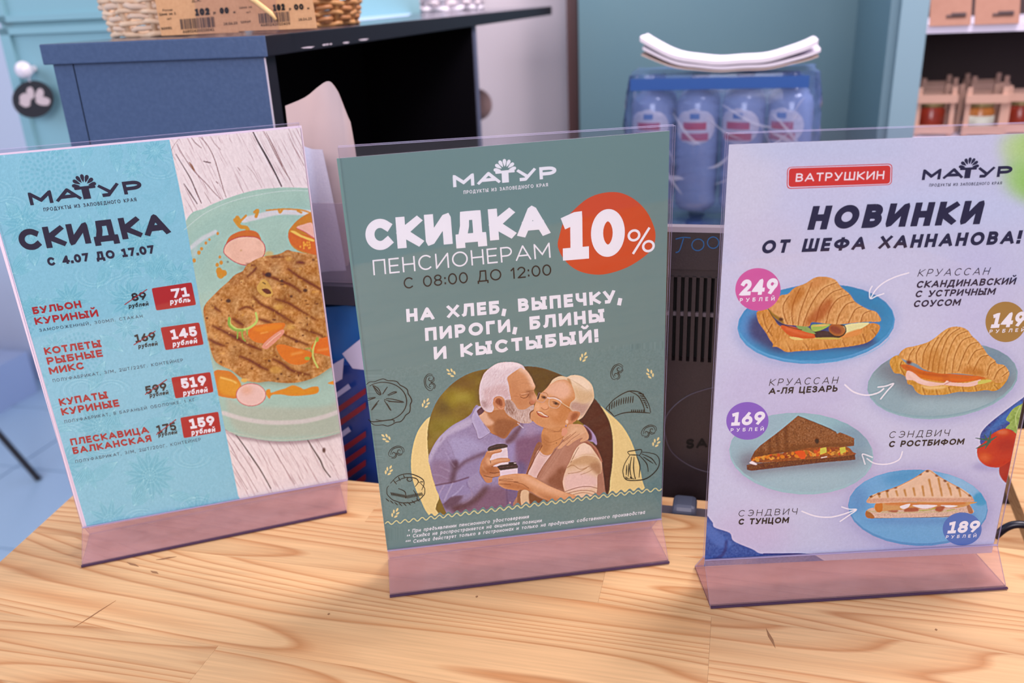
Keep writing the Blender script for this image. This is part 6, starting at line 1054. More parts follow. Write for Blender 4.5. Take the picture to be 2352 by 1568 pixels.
# dark tray above it, with the clear box of wrapping paper
tv_ = .215; ty = thing('tray_shelf', 'dark grey tray under the wrapping paper box', 'tray', pv(790, 660, tv_))
a, _ = uv_of(pv(640, 650, tv_)); b, _ = uv_of(pv(868, 650, tv_)); z0, z1 = pv(780, 690, tv_)[2], pv(780, 648, tv_)[2]
MB().box(a, b, tv_-.012, tv_+.11, z0, z1).build('tray_body', mat('tray_dark', (44, 40, 52), .4), ty); MB().box(a+.02, a+.04, tv_+.05, tv_+.09, WZ, z0).build('leg', MATS['tray_dark'], ty); MB().box(b-.04, b-.02, tv_+.05, tv_+.09, WZ, z0).build('leg', MATS['tray_dark'], ty)
bx = thing('paper_box', 'clear acrylic box holding folded wrapping paper', 'box', pv(780, 645, tv_)); a2, _ = uv_of(pv(650, 600, tv_)); b2, _ = uv_of(pv(816, 600, tv_)); ztop = pv(760, 466, tv_)[2]
M_haze = acrylic('smoky_acrylic', (.94, .92, .95), .16, (190, 168, 180), .05)
MB().box(a2, b2, tv_-.002, tv_, z1+.0005, ztop).build('front_wall', M_haze, bx); MB().box(a2, b2, tv_+.088, tv_+.09, z1+.0005, ztop).build('rear_wall', M_haze, bx); MB().box(a2, a2+.002, tv_, tv_+.088, z1+.0005, ztop).build('side_wall', M_haze, bx); MB().box(b2-.002, b2, tv_, tv_+.088, z1+.0005, ztop).build('side_wall', M_haze, bx)
M_pap = mat('cream_wrapping_paper', (208, 186, 182), .8, spec=.1, Subsurface_Weight=0.0)
def sheet(outline_rows, v, name, lab, bend, m, cat='paper', grp='wrapping paper in the clear box'):
    """rows of pixel points bent in depth so that the sheet is a curved leaf, with thickness"""
    Gd = np.array([[pv(x, y, v)+AV*bend(i/(len(outline_rows)-1), j/(len(r_)-1)) for j, (x, y) in enumerate(r_)] for i, r_ in enumerate(outline_rows)])
    mb = MB().grid(Gd).grid((Gd+AV*.0008)[:, ::-1]); o = mb.build(name, m, None, True); return tag(o, lab, cat, grp)
def rows(L, R, n=5): return [[(l[0]+(r[0]-l[0])*k/n, l[1]+(r[1]-l[1])*k/n-(4*k/n*(1-k/n))*l2) for k in range(n+1)] for (l, r, l2) in zip(L, R, [0]*len(L))]
L1 = [(655, 243), (655, 300), (655, 380), (655, 470), (690, 560), (710, 645)]
top_edge = [(655, 243), (690, 226), (712, 205), (733, 191), (752, 193), (774, 212), (786, 228), (806, 280)]
bot_edge = [(700, 640), (715, 642), (730, 642), (745, 642), (760, 640), (775, 636), (790, 628), (802, 600)]
right_pts = [(806, 280), (822, 335), (820, 460), (812, 560), (802, 600)]
R_ = []
for i in range(13):
    t = i/12; row = []
    for j in range(8):
        x = top_edge[j][0]*(1-t)+bot_edge[j][0]*t; y = top_edge[j][1]*(1-t)+bot_edge[j][1]*t
        x += 22*math.sin(math.pi*t)*(j/7)*.9; row.append((x, y))
    R_.append(smooth(row, False, 3))
sheet(R_, tv_+.050, 'wrapping_paper', 'tall cream sheet of wrapping paper with a curled top', lambda i, j: .012*math.sin(j*5)*(1-i)+.01*j*(1-i), M_pap)
R2 = [[(650+(92+48*t)*k/5, 343+290*t-(5-k)*3*(1-t)) for k in range(6)] for t in np.linspace(0, 1, 8)]
sheet(R2, tv_+.030, 'paper_napkin', 'white embossed paper napkin standing in the clear box', lambda i, j: .006*math.sin(j*6+i*2), mat('white_napkin', (226, 222, 236), .85, spec=.1, fn=speckle(500, .4, (206, 200, 222), bump=.3)))

# ---- shrink-wrapped water bottles, two packs one on the other
M_water = mat('water_bottle', (146, 162, 200), .10, spec=.9); M_capb = mat('blue_cap', (38, 92, 170), .35); M_lbl = mat('bottle_label', (230, 224, 234), .5); M_lr = mat('label_red', (206, 70, 92), .5); M_lbz = mat('label_blue', (70, 120, 190), .5)
M_film = acrylic('blue_film', (.82, .87, .97), .26, (120, 146, 202), .10, .26)
bv_ = .80; u_a = uv_of(pv(1432, 300, bv_))[0]; u_b = uv_of(pv(1884, 300, bv_))[0]; dw = (u_b-u_a-.012)/4.0; z_top = pv(1650, 170, bv_)[2]; bh = .215; z_b0 = pv(1600, 470, bv_)[2]-.012; bh = z_top-.006-z_b0
bt = thing('water_bottle', 'x', 'bottle', W3(0, 0, 0), 'water bottles')
R0 = dw*.47
prof = [(0, 0), (R0*.8, 0), (R0*.95, .006), (R0, .014), (R0*.96, .03), (R0, .04), (R0*.97, bh*.35), (R0, bh*.38), (R0, bh*.80), (R0*.9, bh*.85), (R0*.6, bh*.89), (R0*.36, bh*.91), (R0*.34, bh*.95), (0, bh*.951)]
MB().lathe(np.zeros(3), prof, 20).build('body', M_water, bt, True); MB().lathe(Z*bh*.952, [(0, 0), (R0*.42, 0), (R0*.42, bh*.045), (R0*.36, bh*.048), (0, bh*.048)], 16).build('cap', M_capb, bt)
zc_, hz_ = bh*.645, bh*.135
MB().grid([[AX*R0*1.015*math.sin(a)-AV*R0*1.015*math.cos(a)+Z*z for a in np.linspace(-1, 1, 13)*1.05*max(.05, math.sqrt(max(0, 1-((z-zc_)/hz_)**2)))] for z in np.linspace(zc_+hz_, zc_-hz_, 12)]).build('label', M_lbl, bt, True)
def lblpatch(w0, z0, z1, m, name, parent, rr):
    Gd = np.array([[np.array([rr*math.sin(a)*1, 0, 0])+AX*0 for a in (0,)]]) if False else np.array([[AX*rr*math.sin(a)-AV*rr*math.cos(a)+Z*z for a in np.linspace(-w0, w0, 9)] for z in (z0, z1)]); MB().grid(Gd[::-1]).build(name, m, parent, True)
lblpatch(.66, bh*.545, bh*.60, M_lr, 'label_print', bt, R0*1.03); lblpatch(.55, bh*.625, bh*.68, M_lr, 'label_print', bt, R0*1.03); lblpatch(.22, bh*.705, bh*.745, M_lbz, 'label_emblem', bt, R0*1.03)
first = True; bot_objs = []
for pk, zb_ in ((0, z_b0), (1, z_b0-bh-.02)):
    for j in range(2):
        for i in range(4):
            p = W3(u_a+.006+dw*(i+.5), bv_+.006+dw*(j+.5), zb_); pos = ['leftmost', 'second from left', 'second from right', 'rightmost'][i]; rowl = ['front', 'rear'][j]
            if first: o = bt; first = False
            else: o = copy_tree(bt)
            o.rotation_euler = (0, 0, rng.uniform(-.5, .5)); o.location = p; o['label'] = 'water bottle %s in the %s row of the %s pack' % (pos, rowl, ['upper', 'lower'][pk]); o['group'] = 'shrink-wrapped water bottles'; bot_objs.append(o)
M_foldhl = acrylic('fold_highlight', (.9, .93, 1), .42, (206, 212, 236), .1)  # whitish strips paint highlights along the wrinkles of the film
def film(z0, z1, lab, seed):
    r = np.random.default_rng(seed); ring = []; n = 64; rowsN = 14; Gd = []
    cu_, cv_ = (u_a+u_b)/2, bv_+.006+dw; hu, hv = (u_b-u_a)/2+.001, dw+.008
    for i in range(rowsN+1):
        t = i/rowsN; row = []
        for j in range(n):
            a = 2*math.pi*j/n; c_, s_ = math.cos(a), math.sin(a); k = .22; x = math.copysign(abs(c_)**k, c_)*hu; y = math.copysign(abs(s_)**k, s_)*hv; sq = 1-.05*max(0, t-.75)*4-.0*t; w_ = .0022*math.sin(a*17+t*9+seed)+r.normal(0, .0006)
            row.append(W3(cu_+x*sq+w_*c_, cv_+y*sq+w_*s_, z0+(z1-z0)*t+.001*math.sin(a*5)))
        Gd.append(row+[row[0]])
    mb = MB().grid(np.array(Gd)); top = np.array(Gd[-1]); c = top.mean(0)+Z*.0; mb.grid(np.stack([top, top*.5+c*.5-Z*.001, top*.02+c*.98-Z*.002])); T = thing('shrink_film', lab, 'plastic film', W3(cu_, cv_, z0), 'shrink film round the water bottles'); o = mb.build('film_sleeve', M_film, T, True)
    for k in range(18):
        ua_ = u_a+.02+(u_b-u_a-.04)*r.random(); za = z0+(z1-z0)*(.3+.6*r.random()); du = r.uniform(-.07, .07); dz = -r.uniform(.02, .07); mbf = MB(); n_ = 7
        pts = np.array([W3(min(max(ua_+du*q, u_a+.004), u_b-.004), bv_-.0052-.001*math.sin(q*3), max(za+dz*q+.008*math.sin(q*3+k), z0+.004)) for q in np.linspace(0, 1, n_)]); wd_ = r.uniform(.0012, .004)*np.sin(np.linspace(.15, 3.0, n_))
        mbf.grid(np.stack([pts+Z*wd_[:, None], pts-Z*wd_[:, None]])); mbf.build('fold_highlight', M_foldhl, T, True)
    return T
    tag(o, lab, 'plastic film', 'shrink film round the water bottles'); return o
film(z_b0+.002, z_top, 'blue tinted shrink film around the upper water bottle pack', 2); film(z_b0-bh-.017, z_b0-.016, 'blue tinted shrink film around the lower water bottle pack', 5)
# blue carrying band printed along the film's top
MB_ = MB()
for (va) in (bv_-.0035,): MB_.box(u_a+.01, u_b-.02, va-.0008, va, z_top-.020, z_top-.004)
o = MB_.build('blue_band', mat('film_blue', (28, 84, 160), .3)); tag(o, 'saturated blue printed band along the top of the upper pack', 'band')
crt = MB().box(u_a-.01, u_b+.01, bv_-.01, bv_+.30, FZ, z_b0-bh-.0215).build('crate_base', mat('slate_crate', (70, 78, 96), .6)); tag(crt, 'grey plinth the stacked water packs stand on', 'plinth')
# folded papers bowed on top of the pack
def bowed(z, lab, m, du=0, dz=0, amp=.022, th=.0014):
    Gd = []
    for i in range(7):
        Gd.append([W3(u_a+.024+du+(u_b-u_a-.034)*j/24, bv_+.004+.105*i/6, z+amp*(abs(j/24-.52)*2)**2.6*(1.0 if j < 12 else .85)+.0006*math.sin(i+j)) for j in range(25)])
    Gd = np.array(Gd); T = Gd+Z*th; mb = MB().grid(T).grid(Gd[:, ::-1]); mb.grid(np.stack([Gd[0], T[0]])); mb.grid(np.stack([T[-1], Gd[-1]])); o = mb.build('paper_sheet', m, None, True); return tag(o, lab, 'paper', 'papers on the water pack')
M_ps = mat('white_paper', (232, 226, 238), .8); M_ps2 = mat('cream_paper', (220, 196, 184), .8)
bowed(z_top+.003, 'lowest bowed paper sheet on the water pack, cream', M_ps2); bowed(z_top+.0060, 'second bowed paper stack on the water pack, white', M_ps, .002, amp=.026, th=.004); bowed(z_top+.0118, 'top bowed paper stack on the water pack, white with raised ends', M_ps, -.002, amp=.031, th=.006)

# ---- right: pine side table end and black cable
st = thing('side_table', 'pine table corner behind the right sign, grain running across', 'table', pv(2380, 1100, .45)*np.array([1, 1, 0])+Z*-.3)
tz = -.06; c0 = onz(2310, 985, tz); c1_ = onz(2312, 1078, tz); c2_ = onz(2362, 1205, tz)
poly = [onz(2250, 985, tz), onz(2290, 1025, tz), c1_, c2_, onz(2900, 1230, tz), onz(2900, 985, tz)]
MB().prism([p-Z*.02 for p in poly], (0, 0, .02)).build('table_top', M_pineT, st)
for q in (poly[2], poly[4]*.7+poly[3]*.3): MB().tube([q+AX*.08+AV*.08-Z*.0205, (q+AX*.08+AV*.08)*np.array([1, 1, 0])+Z*WZ], .018, 12).build('leg', M_pine, st)
cb = MB().tube([W3(*uv_of(pv(x, y, .21)), pv(x, y, .21)[2]) for x, y in smooth([(2285, 1232), (2310, 1212), (2335, 1204), (2370, 1208), (2420, 1222), (2480, 1262)], False)], .0032, 10).build('cable', mat('black_cable', (14, 16, 34), .35), None, True); tag(cb, 'dark cable looping past the pine side table', 'cable')
# ------------------------------------------------------------------ sign holders and posters
M_ac = acrylic('sign_acrylic', (.975, .97, .985), 0, rough=.02); M_edge = acrylic('acrylic_edge', (.8, .78, .9), .55, (190, 180, 215), .1)
M_foot = acrylic('foot_acrylic', (.95, .89, .90), .17, (226, 186, 184), .05, .07); M_dk = acrylic('acrylic_dark_edge', (.45, .36, .5), .35, (92, 72, 104), .1)
HOLD = [dict(p=(-0.2487, 0.1091, 0.2834, 0.0155, 0.0233, 0.0195)), dict(p=(0.0067, 0.0355, 0.1209, -0.0409, 0.0253, 0.0225)), dict(p=(0.2395, -0.0025, 0.0223, -0.0078, 0.0241, 0.0213))]
def holder_plane(h):
    x0, y0, yaw, lean, h1, d1 = h; ax = np.array([math.cos(yaw), math.sin(yaw), 0]); ay = np.array([-math.sin(yaw), math.cos(yaw), 0])
    P = np.array([x0, y0, 0])+ay*d1+Z*h1; up = ay*math.sin(lean)+Z*math.cos(lean); n = np.cross(ax, up); n = n if n @ (CAM-P) > 0 else -n
    return Plane(P, n), ax, ay, up
def sign_holder(h, panel, foot, lab, haze):
    """panel: px corners TL, TR, BR(fold), BL(fold) of the front sheet; foot: px front-bottom L, R on the counter"""
    pl, ax, ay, up = holder_plane(h); T = thing('sign_holder', lab, 'sign holder', (onz(*foot[0])+onz(*foot[1]))/2)
    TL, TR, BR, BL = [pl.at(*q) for q in panel]; n = pl.n; t = .0014
    def sheet_(name, P, vec, m=M_ac, edge=M_edge):
        V, F = prism(P, vec); o = mesh(name, V, F, [m, edge], T, mi=[0, 0]+[1]*(len(F)-2)); return o
    sheet_('front_sheet', [TL, TR, BR, BL], -n*t); gap = .0042
    sheet_('rear_sheet', [q-n*gap for q in (TL, TR, BR, BL)], -n*t)
    # the folded top closing strip
    FL, FR = onz(*foot[0])+Z*.0003, onz(*foot[1])+Z*.0003; fn = np.cross(FR-FL, BL-FL); fn /= np.linalg.norm(fn); fn = fn if fn @ (CAM-FL) > 0 else -fn
    sheet_('foot_front', [BL-Z*.0004, BR-Z*.0004, FR, FL], -fn*t, M_foot)
    dep = .048; bL, bR = FL+ay*dep, FR+ay*dep
    q = [FL+ay*.0024, FR+ay*.0024, bR, bL]; sheet_('foot_base', q, Z*t, M_foot, M_dk)
    rL, rR = BL-n*(gap+t), BR-n*(gap+t); sheet_('foot_rear', [bL+Z*t, bR+Z*t, rR-Z*.0006, rL-Z*.0006], -ay*t, M_foot)
    MB().tube([FL-ay*.0004+Z*.0011, FR-ay*.0004+Z*.0011], .0010, 6).build('bottom_edge', M_dk, T)
    MB().tube([BL+n*.0001, BR+n*.0001], .0004, 6).build('fold_line', M_edge, T)
    return T, pl, (TL, TR, BR, BL)
K1 = TINT[0]; K2 = TINT[1]; K3 = TINT[2]
# ---------------- sign 1
T1, pl1, c1x = sign_holder(HOLD[0]['p'], ((-52, 348.5), (687, 282.5), (798.5, 1102.5), (188, 1212)), ((188, 1303), (797, 1177.5)), 'clear sign holder at the left with the blue discount poster', 0)
back = Plane(pl1.p-pl1.n*.0025, pl1.n)
po = thing('poster', 'light blue discount poster with a grilled cutlet on a pale green plate', 'poster', back.at(490, 1150), 'posters in the sign holders')
C1 = ((-50, 361), (689, 293), (795.5, 1099), (200, 1211))
M_sheet = mat('white_sheet', (238, 224, 236), .6, spec=.2)
for k, (dx, dy) in enumerate(((-5, -3), (-9, 1), (5, -5))):
    o = mesh('spare_sheet', *prism([back.at(x+dx*(1 if x < 300 else .7), y+(dy if y < 500 else 2), -.0006-.0004*k) for x, y in C1], -back.n*.0002), M_sheet); tag(o, ['white spare sheet right behind the blue discount poster', 'white spare sheet sticking out left behind the blue poster', 'rearmost white sheet behind the blue poster, sticking out right'][k], 'sheet', 'spare sheets behind the blue poster')
mesh('paper', *prism([back.at(*q) for q in C1], -back.n*.0002), M_sheet, po)
P1 = Print(back, C1, parent=po, tint=K1, pref='ink_blue')
cv = paint_cutlet(); printed_sheet(P1, cv, 0, 1, 0, 1, 1.45, .0001, 'printed_picture', po); del cv
D = (66, 46, 68); RD = (176, 42, 44); WH = (238, 224, 240); BK = (58, 40, 52)
def logo(P, bl, br, h, col, parent):
    bl = np.array(bl, float); br = np.array(br, float); e = (br-bl); up = P.up((bl+br)/2)
    at = lambda x, y: bl+e*x+up*h*y
    k = np.linalg.norm(e)/h; polys = []
    for ch, x0, x1 in (('М', 0, .205), ('А', .235, .455), ('У', .62, .80), ('Р', .835, 1.0)):
        for q in layout(ch, .27, (x1-x0)*k, 0): polys.append([at(x0+p[0]/k, p[1]) for p in q])
    polys += [[at(*p) for p in q] for q in ([(.415, .78), (.595, .78), (.6, .86), (.595, 1.0), (.415, 1.0), (.41, .9)], [(.472, 0), (.538, 0), (.538, .8), (.472, .8)])]
    cx, cy = .505, 1.12
    for i in range(7):
        a = math.radians(8+i*164/6); L = .95; w_ = .15; pts = []
        for t, s_ in ((.32, .0), (.5, .55), (.75, 1), (.93, .8), (1, 0), (.93, -.8), (.75, -1), (.5, -.55)): pts.append(at(cx+(math.cos(a)*t*L-math.sin(a)*s_*w_)/k, cy+(math.sin(a)*t*L+math.cos(a)*s_*w_)*1.0-.12))
        polys.append(pts)
    return flatmesh('logo', polys, P.plane, .00024, P.ink(col), parent)
logo(P1, (70, 471.5), (329, 442), 30, D, po)
t1 = lambda *a, **k: P1.text(*a, **k)
t1('ПРОДУКТЫ ИЗ ЗАПОВЕДНОГО КРАЯ', (101, 485.5), (314, 462), 8.5, D, .15, gap=.3)
t1('СКИДКА', (49, 577), (392, 537), 50, D, .275, gap=.13); t1('С 4.07 ДО i7.07', (111, 611), (356, 582), 20, D, .27)
for s_, a, b, h in (('БУЛЬОН', (77, 722), (188, 706), 17), ('КУРИНЫЙ', (82, 746), (227, 726.5), 17), ('КОТЛЕТЫ', (104, 815), (234, 796.5), 17), ('РЫБНЫЕ', (110, 837.5), (237, 818.5), 17), ('МИКС', (115, 860), (194.5, 847), 17), ('КУПАТЫ', (138, 932), (249, 914.5), 17), ('КУРИНЫЕ', (143, 954), (275, 933), 17), ('ПЛЕСКАВИЦА', (164, 1023), (343, 994), 16), ('БАЛКАНСКАЯ', (169, 1043), (349, 1013.6), 16)): t1(s_, a, b, h, RD, .25)
for s_, a, b in (('ЗАМОРОЖЕННЫЙ, 300МЛ. СТАКАН', (91, 762), (328, 729)), ('ПОЛУФАБРИКАТ, З/М, 2ШТ/225Г. КОНТЕЙНЕР', (122, 877.6), (421, 830)), ('ПОЛУФАБРИКАТ, В БАРАНЬЕЙ ОБОЛОЧКЕ. 1 КГ', (149, 972), (448, 921)), ('ПОЛУФАБРИКАТ, З/М, 2ШТ/200Г. КОНТЕЙНЕР', (174, 1063.5), (462, 1012))): t1(s_, a, b, 7.2, (70, 66, 84), .13, gap=.34)
tags_ = [((348, 662), (440, 648), (450.5, 700), (359, 713)), ((368.6, 752), (457.5, 740), (468, 791), (380, 804)), ((393, 867), (483, 854), (490.6, 900), (403, 915)), ((414, 959), (501.4, 945), (508, 991), (422, 1006))]
for q in tags_:
    q = np.array(q, float); c_ = q.mean(0); pts = []
    for i in range(4):
        a, b, d = q[i-1], q[i], q[(i+1) % 4]; f = lambda u, v, r: u+(v-u)/np.linalg.norm(v-u)*r
        pts += [f(b, a, 5), f(b, a, 1.5)*.5+f(b, d, 1.5)*.5, f(b, d, 5)]
    P1.shape(pts, (178, 44, 40), 'price_flash')
for s_, a, b, h in (('7i', (396, 685.5), (436, 680), 22), ('i45', (395, 780), (454, 771), 23), ('5i9', (418, 893), (476, 884.5), 24), ('i59', (438, 985), (495, 976), 23)): t1(s_, a, b, h, WH, .26, gap=.12, lift=.0003)
for s_, a, b in (('рубль', (391, 698.5), (437.6, 693)), ('рублей', (397, 796), (453, 787.5)), ('рублей', (421, 908.5), (477, 900)), ('рублей', (440, 999), (494.5, 991))): t1(s_, a, b, 11.5, WH, .24, .18, .12, lift=.0003)
for s_, a, b in (('89', (304, 692), (338, 688)), ('i69', (312, 787), (359, 780)), ('599', (336, 906), (384.6, 896)), ('i75', (362, 996), (406, 987))): t1(s_, a, b, 19, BK, .23, gap=.1)
for s_, a, b in (('рублей', (296, 707.5), (341, 701.5)), ('рублей', (318, 800), (362, 793)), ('рублей', (344, 912.5), (387, 905)), ('рублей', (364, 1003), (407, 996))): t1(s_, a, b, 9.5, BK, .22, .18, .12)
P1.lines([[(286, 699.5), (338, 664)], [(307, 792), (357, 760)], [(333, 906), (383.5, 871)], [(359, 998), (404.5, 963)]], 2.0, (170, 50, 60), 'strike_line', .00032)
# ---------------- sign 2
T2, pl2, c2x = sign_holder(HOLD[1]['p'], ((775.7, 338.6), (1552.2, 288.7), (1519.5, 1192), (890, 1265)), ((895.7, 1372), (1536.7, 1293.7)), 'clear sign holder in the middle with the grey-green pensioner poster', 0)
bk2 = Plane(pl2.p-pl2.n*.0025, pl2.n); C2 = ((773, 363.7), (1538, 300), (1518.5, 1193), (889.5, 1263))
po2 = thing('poster', 'grey-green poster with an embracing grey-haired couple and a 10 percent badge', 'poster', bk2.at(1200, 1220), 'posters in the sign holders')
mesh('paper', *prism([bk2.at(*q) for q in C2], -bk2.n*.0003), M_sheet, po2)
P2 = Print(bk2, C2, parent=po2, tint=K2, pref='ink_green')
cv = paint_couple(); u0_, v0_ = 0, P2.uv(1200, 815)[1]; 
P2.shape([P2.px(0, 0), P2.px(1, 0), P2.px(1, v0_), P2.px(0, v0_)], (116, 134, 135), 'printed_ground', .0001); P2.shape([P2.px(0, .972), P2.px(1, .972), P2.px(1, 1), P2.px(0, 1)], (116, 134, 135), 'printed_ground', .0001)
printed_sheet(P2, cv, 0, 1, v0_, .972, 1.15, .0001, 'printed_picture', po2); del cv
t2 = lambda *a, **k: P2.text(*a, **k)
logo(P2, (1041, 430), (1279, 408.5), 28, (232, 222, 238), po2)
t2('ПРОДУКТЫ ИЗ ЗАПОВЕДНОГО КРАЯ', (1065, 445.5), (1258.6, 428), 8, WH, .16, gap=.3)
t2('СКИДКА', (842, 577), (1262, 540.5), 72, WH, .29, gap=.10); t2('ПЕНСИОНЕРАМ', (858, 632), (1265, 591.5), 35, WH, .10, gap=.2); t2('С 08:00 ДО 12:00', (928, 663.5), (1267, 632), 26, (52, 48, 50), .12)
blob = [(1495, 820), (1508, 740), (1535, 655), (1600, 580), (1690, 505), (1790, 468), (1900, 465), (2000, 510), (2080, 590), (2128, 690), (2138, 760), (2118, 830), (2060, 890), (1950, 958), (1820, 1000), (1720, 1003), (1620, 975), (1540, 910)]
P2.shape([(x/2.868+760, y/2.868+280) for x, y in smooth(blob, True, 4)], (204, 82, 54), 'badge', .00014)
t2('i0', (1293, 598.5), (1436, 586.5), 110, WH, .255, gap=.05, lift=.0003); t2('%', (1441, 583.5), (1504, 578), 56, WH, .1, gap=0, lift=.0003)
t2('НА ХЛЕБ, ВЫПЕЧКУ,', (934, 739.5), (1427, 694), 30, WH, .265, gap=.2); t2('ПИРОГИ, БЛИНЫ', (977, 783), (1389, 738.5), 30, WH, .265, gap=.2); t2('И КЫСТЫБЫЙ!', (997, 826.5), (1374, 785), 30, WH, .265, gap=.2)
for s_, a, b in (('* При предъявлении пенсионного удостоверения', (937, 1224), (1214.5, 1189.6)), ('** Скидка не распространяется на акционные позиции', (934, 1236), (1244, 1198.5)), ('*** Скидка действует только в гастрономах и только на продукцию собственного производства', (931, 1249), (1481, 1179.5))): t2(s_, a, b, 8.2, WH, .17, .2, .16)
# drawn pastries and wheat sprigs
SKC = (62, 56, 52); q4 = lambda P: [(x/2.613+800, y/2.613+800) for x, y in P]
def sk(strokes, w=2.0, nm='drawn_pastry'): P2.lines([smooth(q4(s), False, 4) for s in strokes], w, SKC, nm, .0002, taper=[.7, 1.25, .7])
arcp = lambda cx, cy, rx, ry, a0, a1, wob=0, n=26: [(cx+(rx+wob*math.sin(i*2.1))*math.cos(a0+(a1-a0)*i/n), cy+(ry+wob*math.sin(i*2.1))*math.sin(a0+(a1-a0)*i/n)) for i in range(n+1)]
sk([arcp(212, 325, 165, 138, -2.25, 2.1, 5), arcp(210, 318, 140, 115, -2.2, 1.9, 0), [(120, 425), (150, 440), (265, 428), (272, 445)], [(145, 220), (175, 270), (195, 275), (180, 240), (150, 222)], [(150, 225), (190, 272)], [(205, 275), (235, 230)], [(235, 280), (270, 262), (288, 264), (240, 283)], [(215, 305), (260, 318), (330, 322), (270, 305), (225, 300)], [(215, 310), (240, 350), (255, 370), (232, 330)], [(185, 310), (160, 340), (142, 368), (175, 330)], [(118, 300), (160, 295), (118, 312)], [(240, 318), (320, 322)]], 2.2, 'drawn_pie')
def curl(cx, cy, s, rot, flip=1):
    c_, s_ = math.cos(rot), math.sin(rot); f = lambda P: [(cx+(x*c_-y*s_*flip)*s, cy+(x*s_+y*c_*flip)*s) for x, y in P]
    sp1 = [((.45-.07*t)*math.cos(-1.2+t*1.1)+.02, (.42-.065*t)*math.sin(-1.2+t*1.1)-.42) for t in np.linspace(0, 5.6, 26)]; sp2 = [((.45-.07*t)*math.cos(1.3-t*1.1)+.1, (.42-.065*t)*math.sin(1.3-t*1.1)+.42) for t in np.linspace(0, 5.6, 26)]
    sk([f(sp1), f(sp2), f([(.3, -.9), (-.2, -.95), (-.6, -.5), (-.65, 0), (-.5, .55), (-.1, .95), (.3, .9)]), f([(.2, -.75), (-.3, -.7), (-.5, -.2), (-.4, .4), (.1, .75)]), f([(.5, -.6), (.45, -.15), (.1, 0), (.4, .1), (.62, .4), (.5, .8)])], 1.5, 'drawn_bun')
curl(490, 203, 52, 0); curl(1612, 140, 52, .55); curl(288, 622, 50, 1.25); curl(1804, 496, 50, 1.2)
sk([[(1545, 360), (1590, 310), (1650, 270), (1700, 255), (1760, 270), (1800, 330), (1815, 385)], [(1595, 408), (1640, 390), (1700, 382), (1780, 385), (1812, 388)], [(1690, 258), (1740, 285), (1770, 340), (1780, 385)], [(1545, 360), (1575, 385), (1595, 408)]]+[[(1570+14*i, 330-8*i+(i*i)*.35), (1566+14*i, 372-9*i+i*i*.45)] for i in range(11)]+[[(1740+8*i, 270+13*i), (1775+4*i, 275+14*i)] for i in range(7)]+[[(1700+12*i, 384), (1702+12*i, 366)] for i in range(7)], 2.2, 'drawn_pasty')
sk([[(1690, 640), (1678, 620), (1720, 612), (1755, 606), (1760, 620), (1745, 645)], [(1690, 640), (1660, 690), (1648, 740), (1665, 785), (1720, 792), (1790, 780), (1850, 730), (1868, 680), (1850, 640), (1800, 625), (1760, 622)], [(1700, 650), (1690, 720), (1700, 780)], [(1715, 650), (1712, 720), (1722, 785)], [(1730, 645), (1750, 700), (1745, 775)], [(1745, 640), (1790, 690), (1800, 740)], [(1760, 632), (1820, 660), (1850, 700)], [(1690, 638), (1745, 640)], [(1672, 700), (1668, 760)], [(1684, 690), (1680, 770)], [(1770, 650), (1830, 690)]]+[[(1665+9*i, 768+(i % 3)*6), (1670+9*i, 784)] for i in range(7)], 2.1, 'drawn_dumpling')
sk([arcp(345, 855, 115, 72, -.9, 3.6, 1), [(252, 810), (300, 765), (370, 752), (440, 780), (455, 810), (440, 850)], [(285, 800), (340, 775), (400, 778), (420, 800), (400, 830)], arcp(368, 785, 15, 12, 0, 6.3), [(300, 840), (340, 860), (345, 900)], [(390, 850), (410, 880), (415, 905)], [(430, 800), (450, 800)], [(270, 790), (290, 815)], [(300, 770), (312, 795)], [(330, 758), (340, 780)]]+[[(255+8*i, 880+abs(i-12)*-1.5), (262+8*i, 900-abs(i-12)*1.5)] for i in range(24)]+[[(225+26*i, 900+14*math.sin(i*.45)*2), (245+26*i, 918+14*math.sin(i*.45)*2)] for i in range(8)], 2.0, 'drawn_bagel')
wheat = []
for (x, y, a) in ((620, 148, -.9), (1410, 56, .5), (1812, 155, -.5), (463, 333, .5), (230, 540, -.9), (241, 736, .5), (280, 992, .5), (1846, 567, .5)):
    for (du, dv, r_) in ((0, -27, 0), (-12, -8, -.5), (13, -10, .5), (-11, 14, -.5), (12, 12, .5)):
        c_, s_ = math.cos(a), math.sin(a); cx, cy = x+du*c_-dv*s_, y+du*s_+dv*c_; wheat.append(q4([(cx+px*math.cos(a+r_)-py*math.sin(a+r_), cy+px*math.sin(a+r_)+py*math.cos(a+r_)) for px, py in ((0, -14), (6, -5), (5, 6), (0, 13), (-5, 6), (-6, -5))]))
flatmesh('wheat_sprigs', [[np.array(p) for p in w_] for w_ in wheat], bk2, .0002, P2.ink((236, 206, 150)), po2)
# ---------------- sign 3
T3, pl3, c3x = sign_holder(HOLD[2]['p'], ((1672.5, 307.7), (2493, 278.5), (2292, 1251.4), (1619, 1286.5)), ((1632, 1397.5), (2312.5, 1353)), 'clear sign holder at the right with the white sandwich poster', 0)
bk3 = Plane(pl3.p-pl3.n*.0025, pl3.n); C3 = ((1674.5, 332), (2478, 302), (2278, 1269), (1617.5, 1300))
po3 = thing('poster', 'pale lilac poster with two croissants and two sandwiches on plates', 'poster', bk3.at(1950, 1270), 'posters in the sign holders')
mesh('paper', *prism([bk3.at(*q) for q in C3], -bk3.n*.0003), M_sheet, po3)
P3 = Print(bk3, C3, parent=po3, tint=K3, pref='ink_lilac'); cv = paint_menu(); printed_sheet(P3, cv, 0, 1, 0, 1, 1.35, .0001, 'printed_picture', po3); del cv
t3 = lambda *a, **k: P3.text(*a, **k); DN = (52, 44, 72)
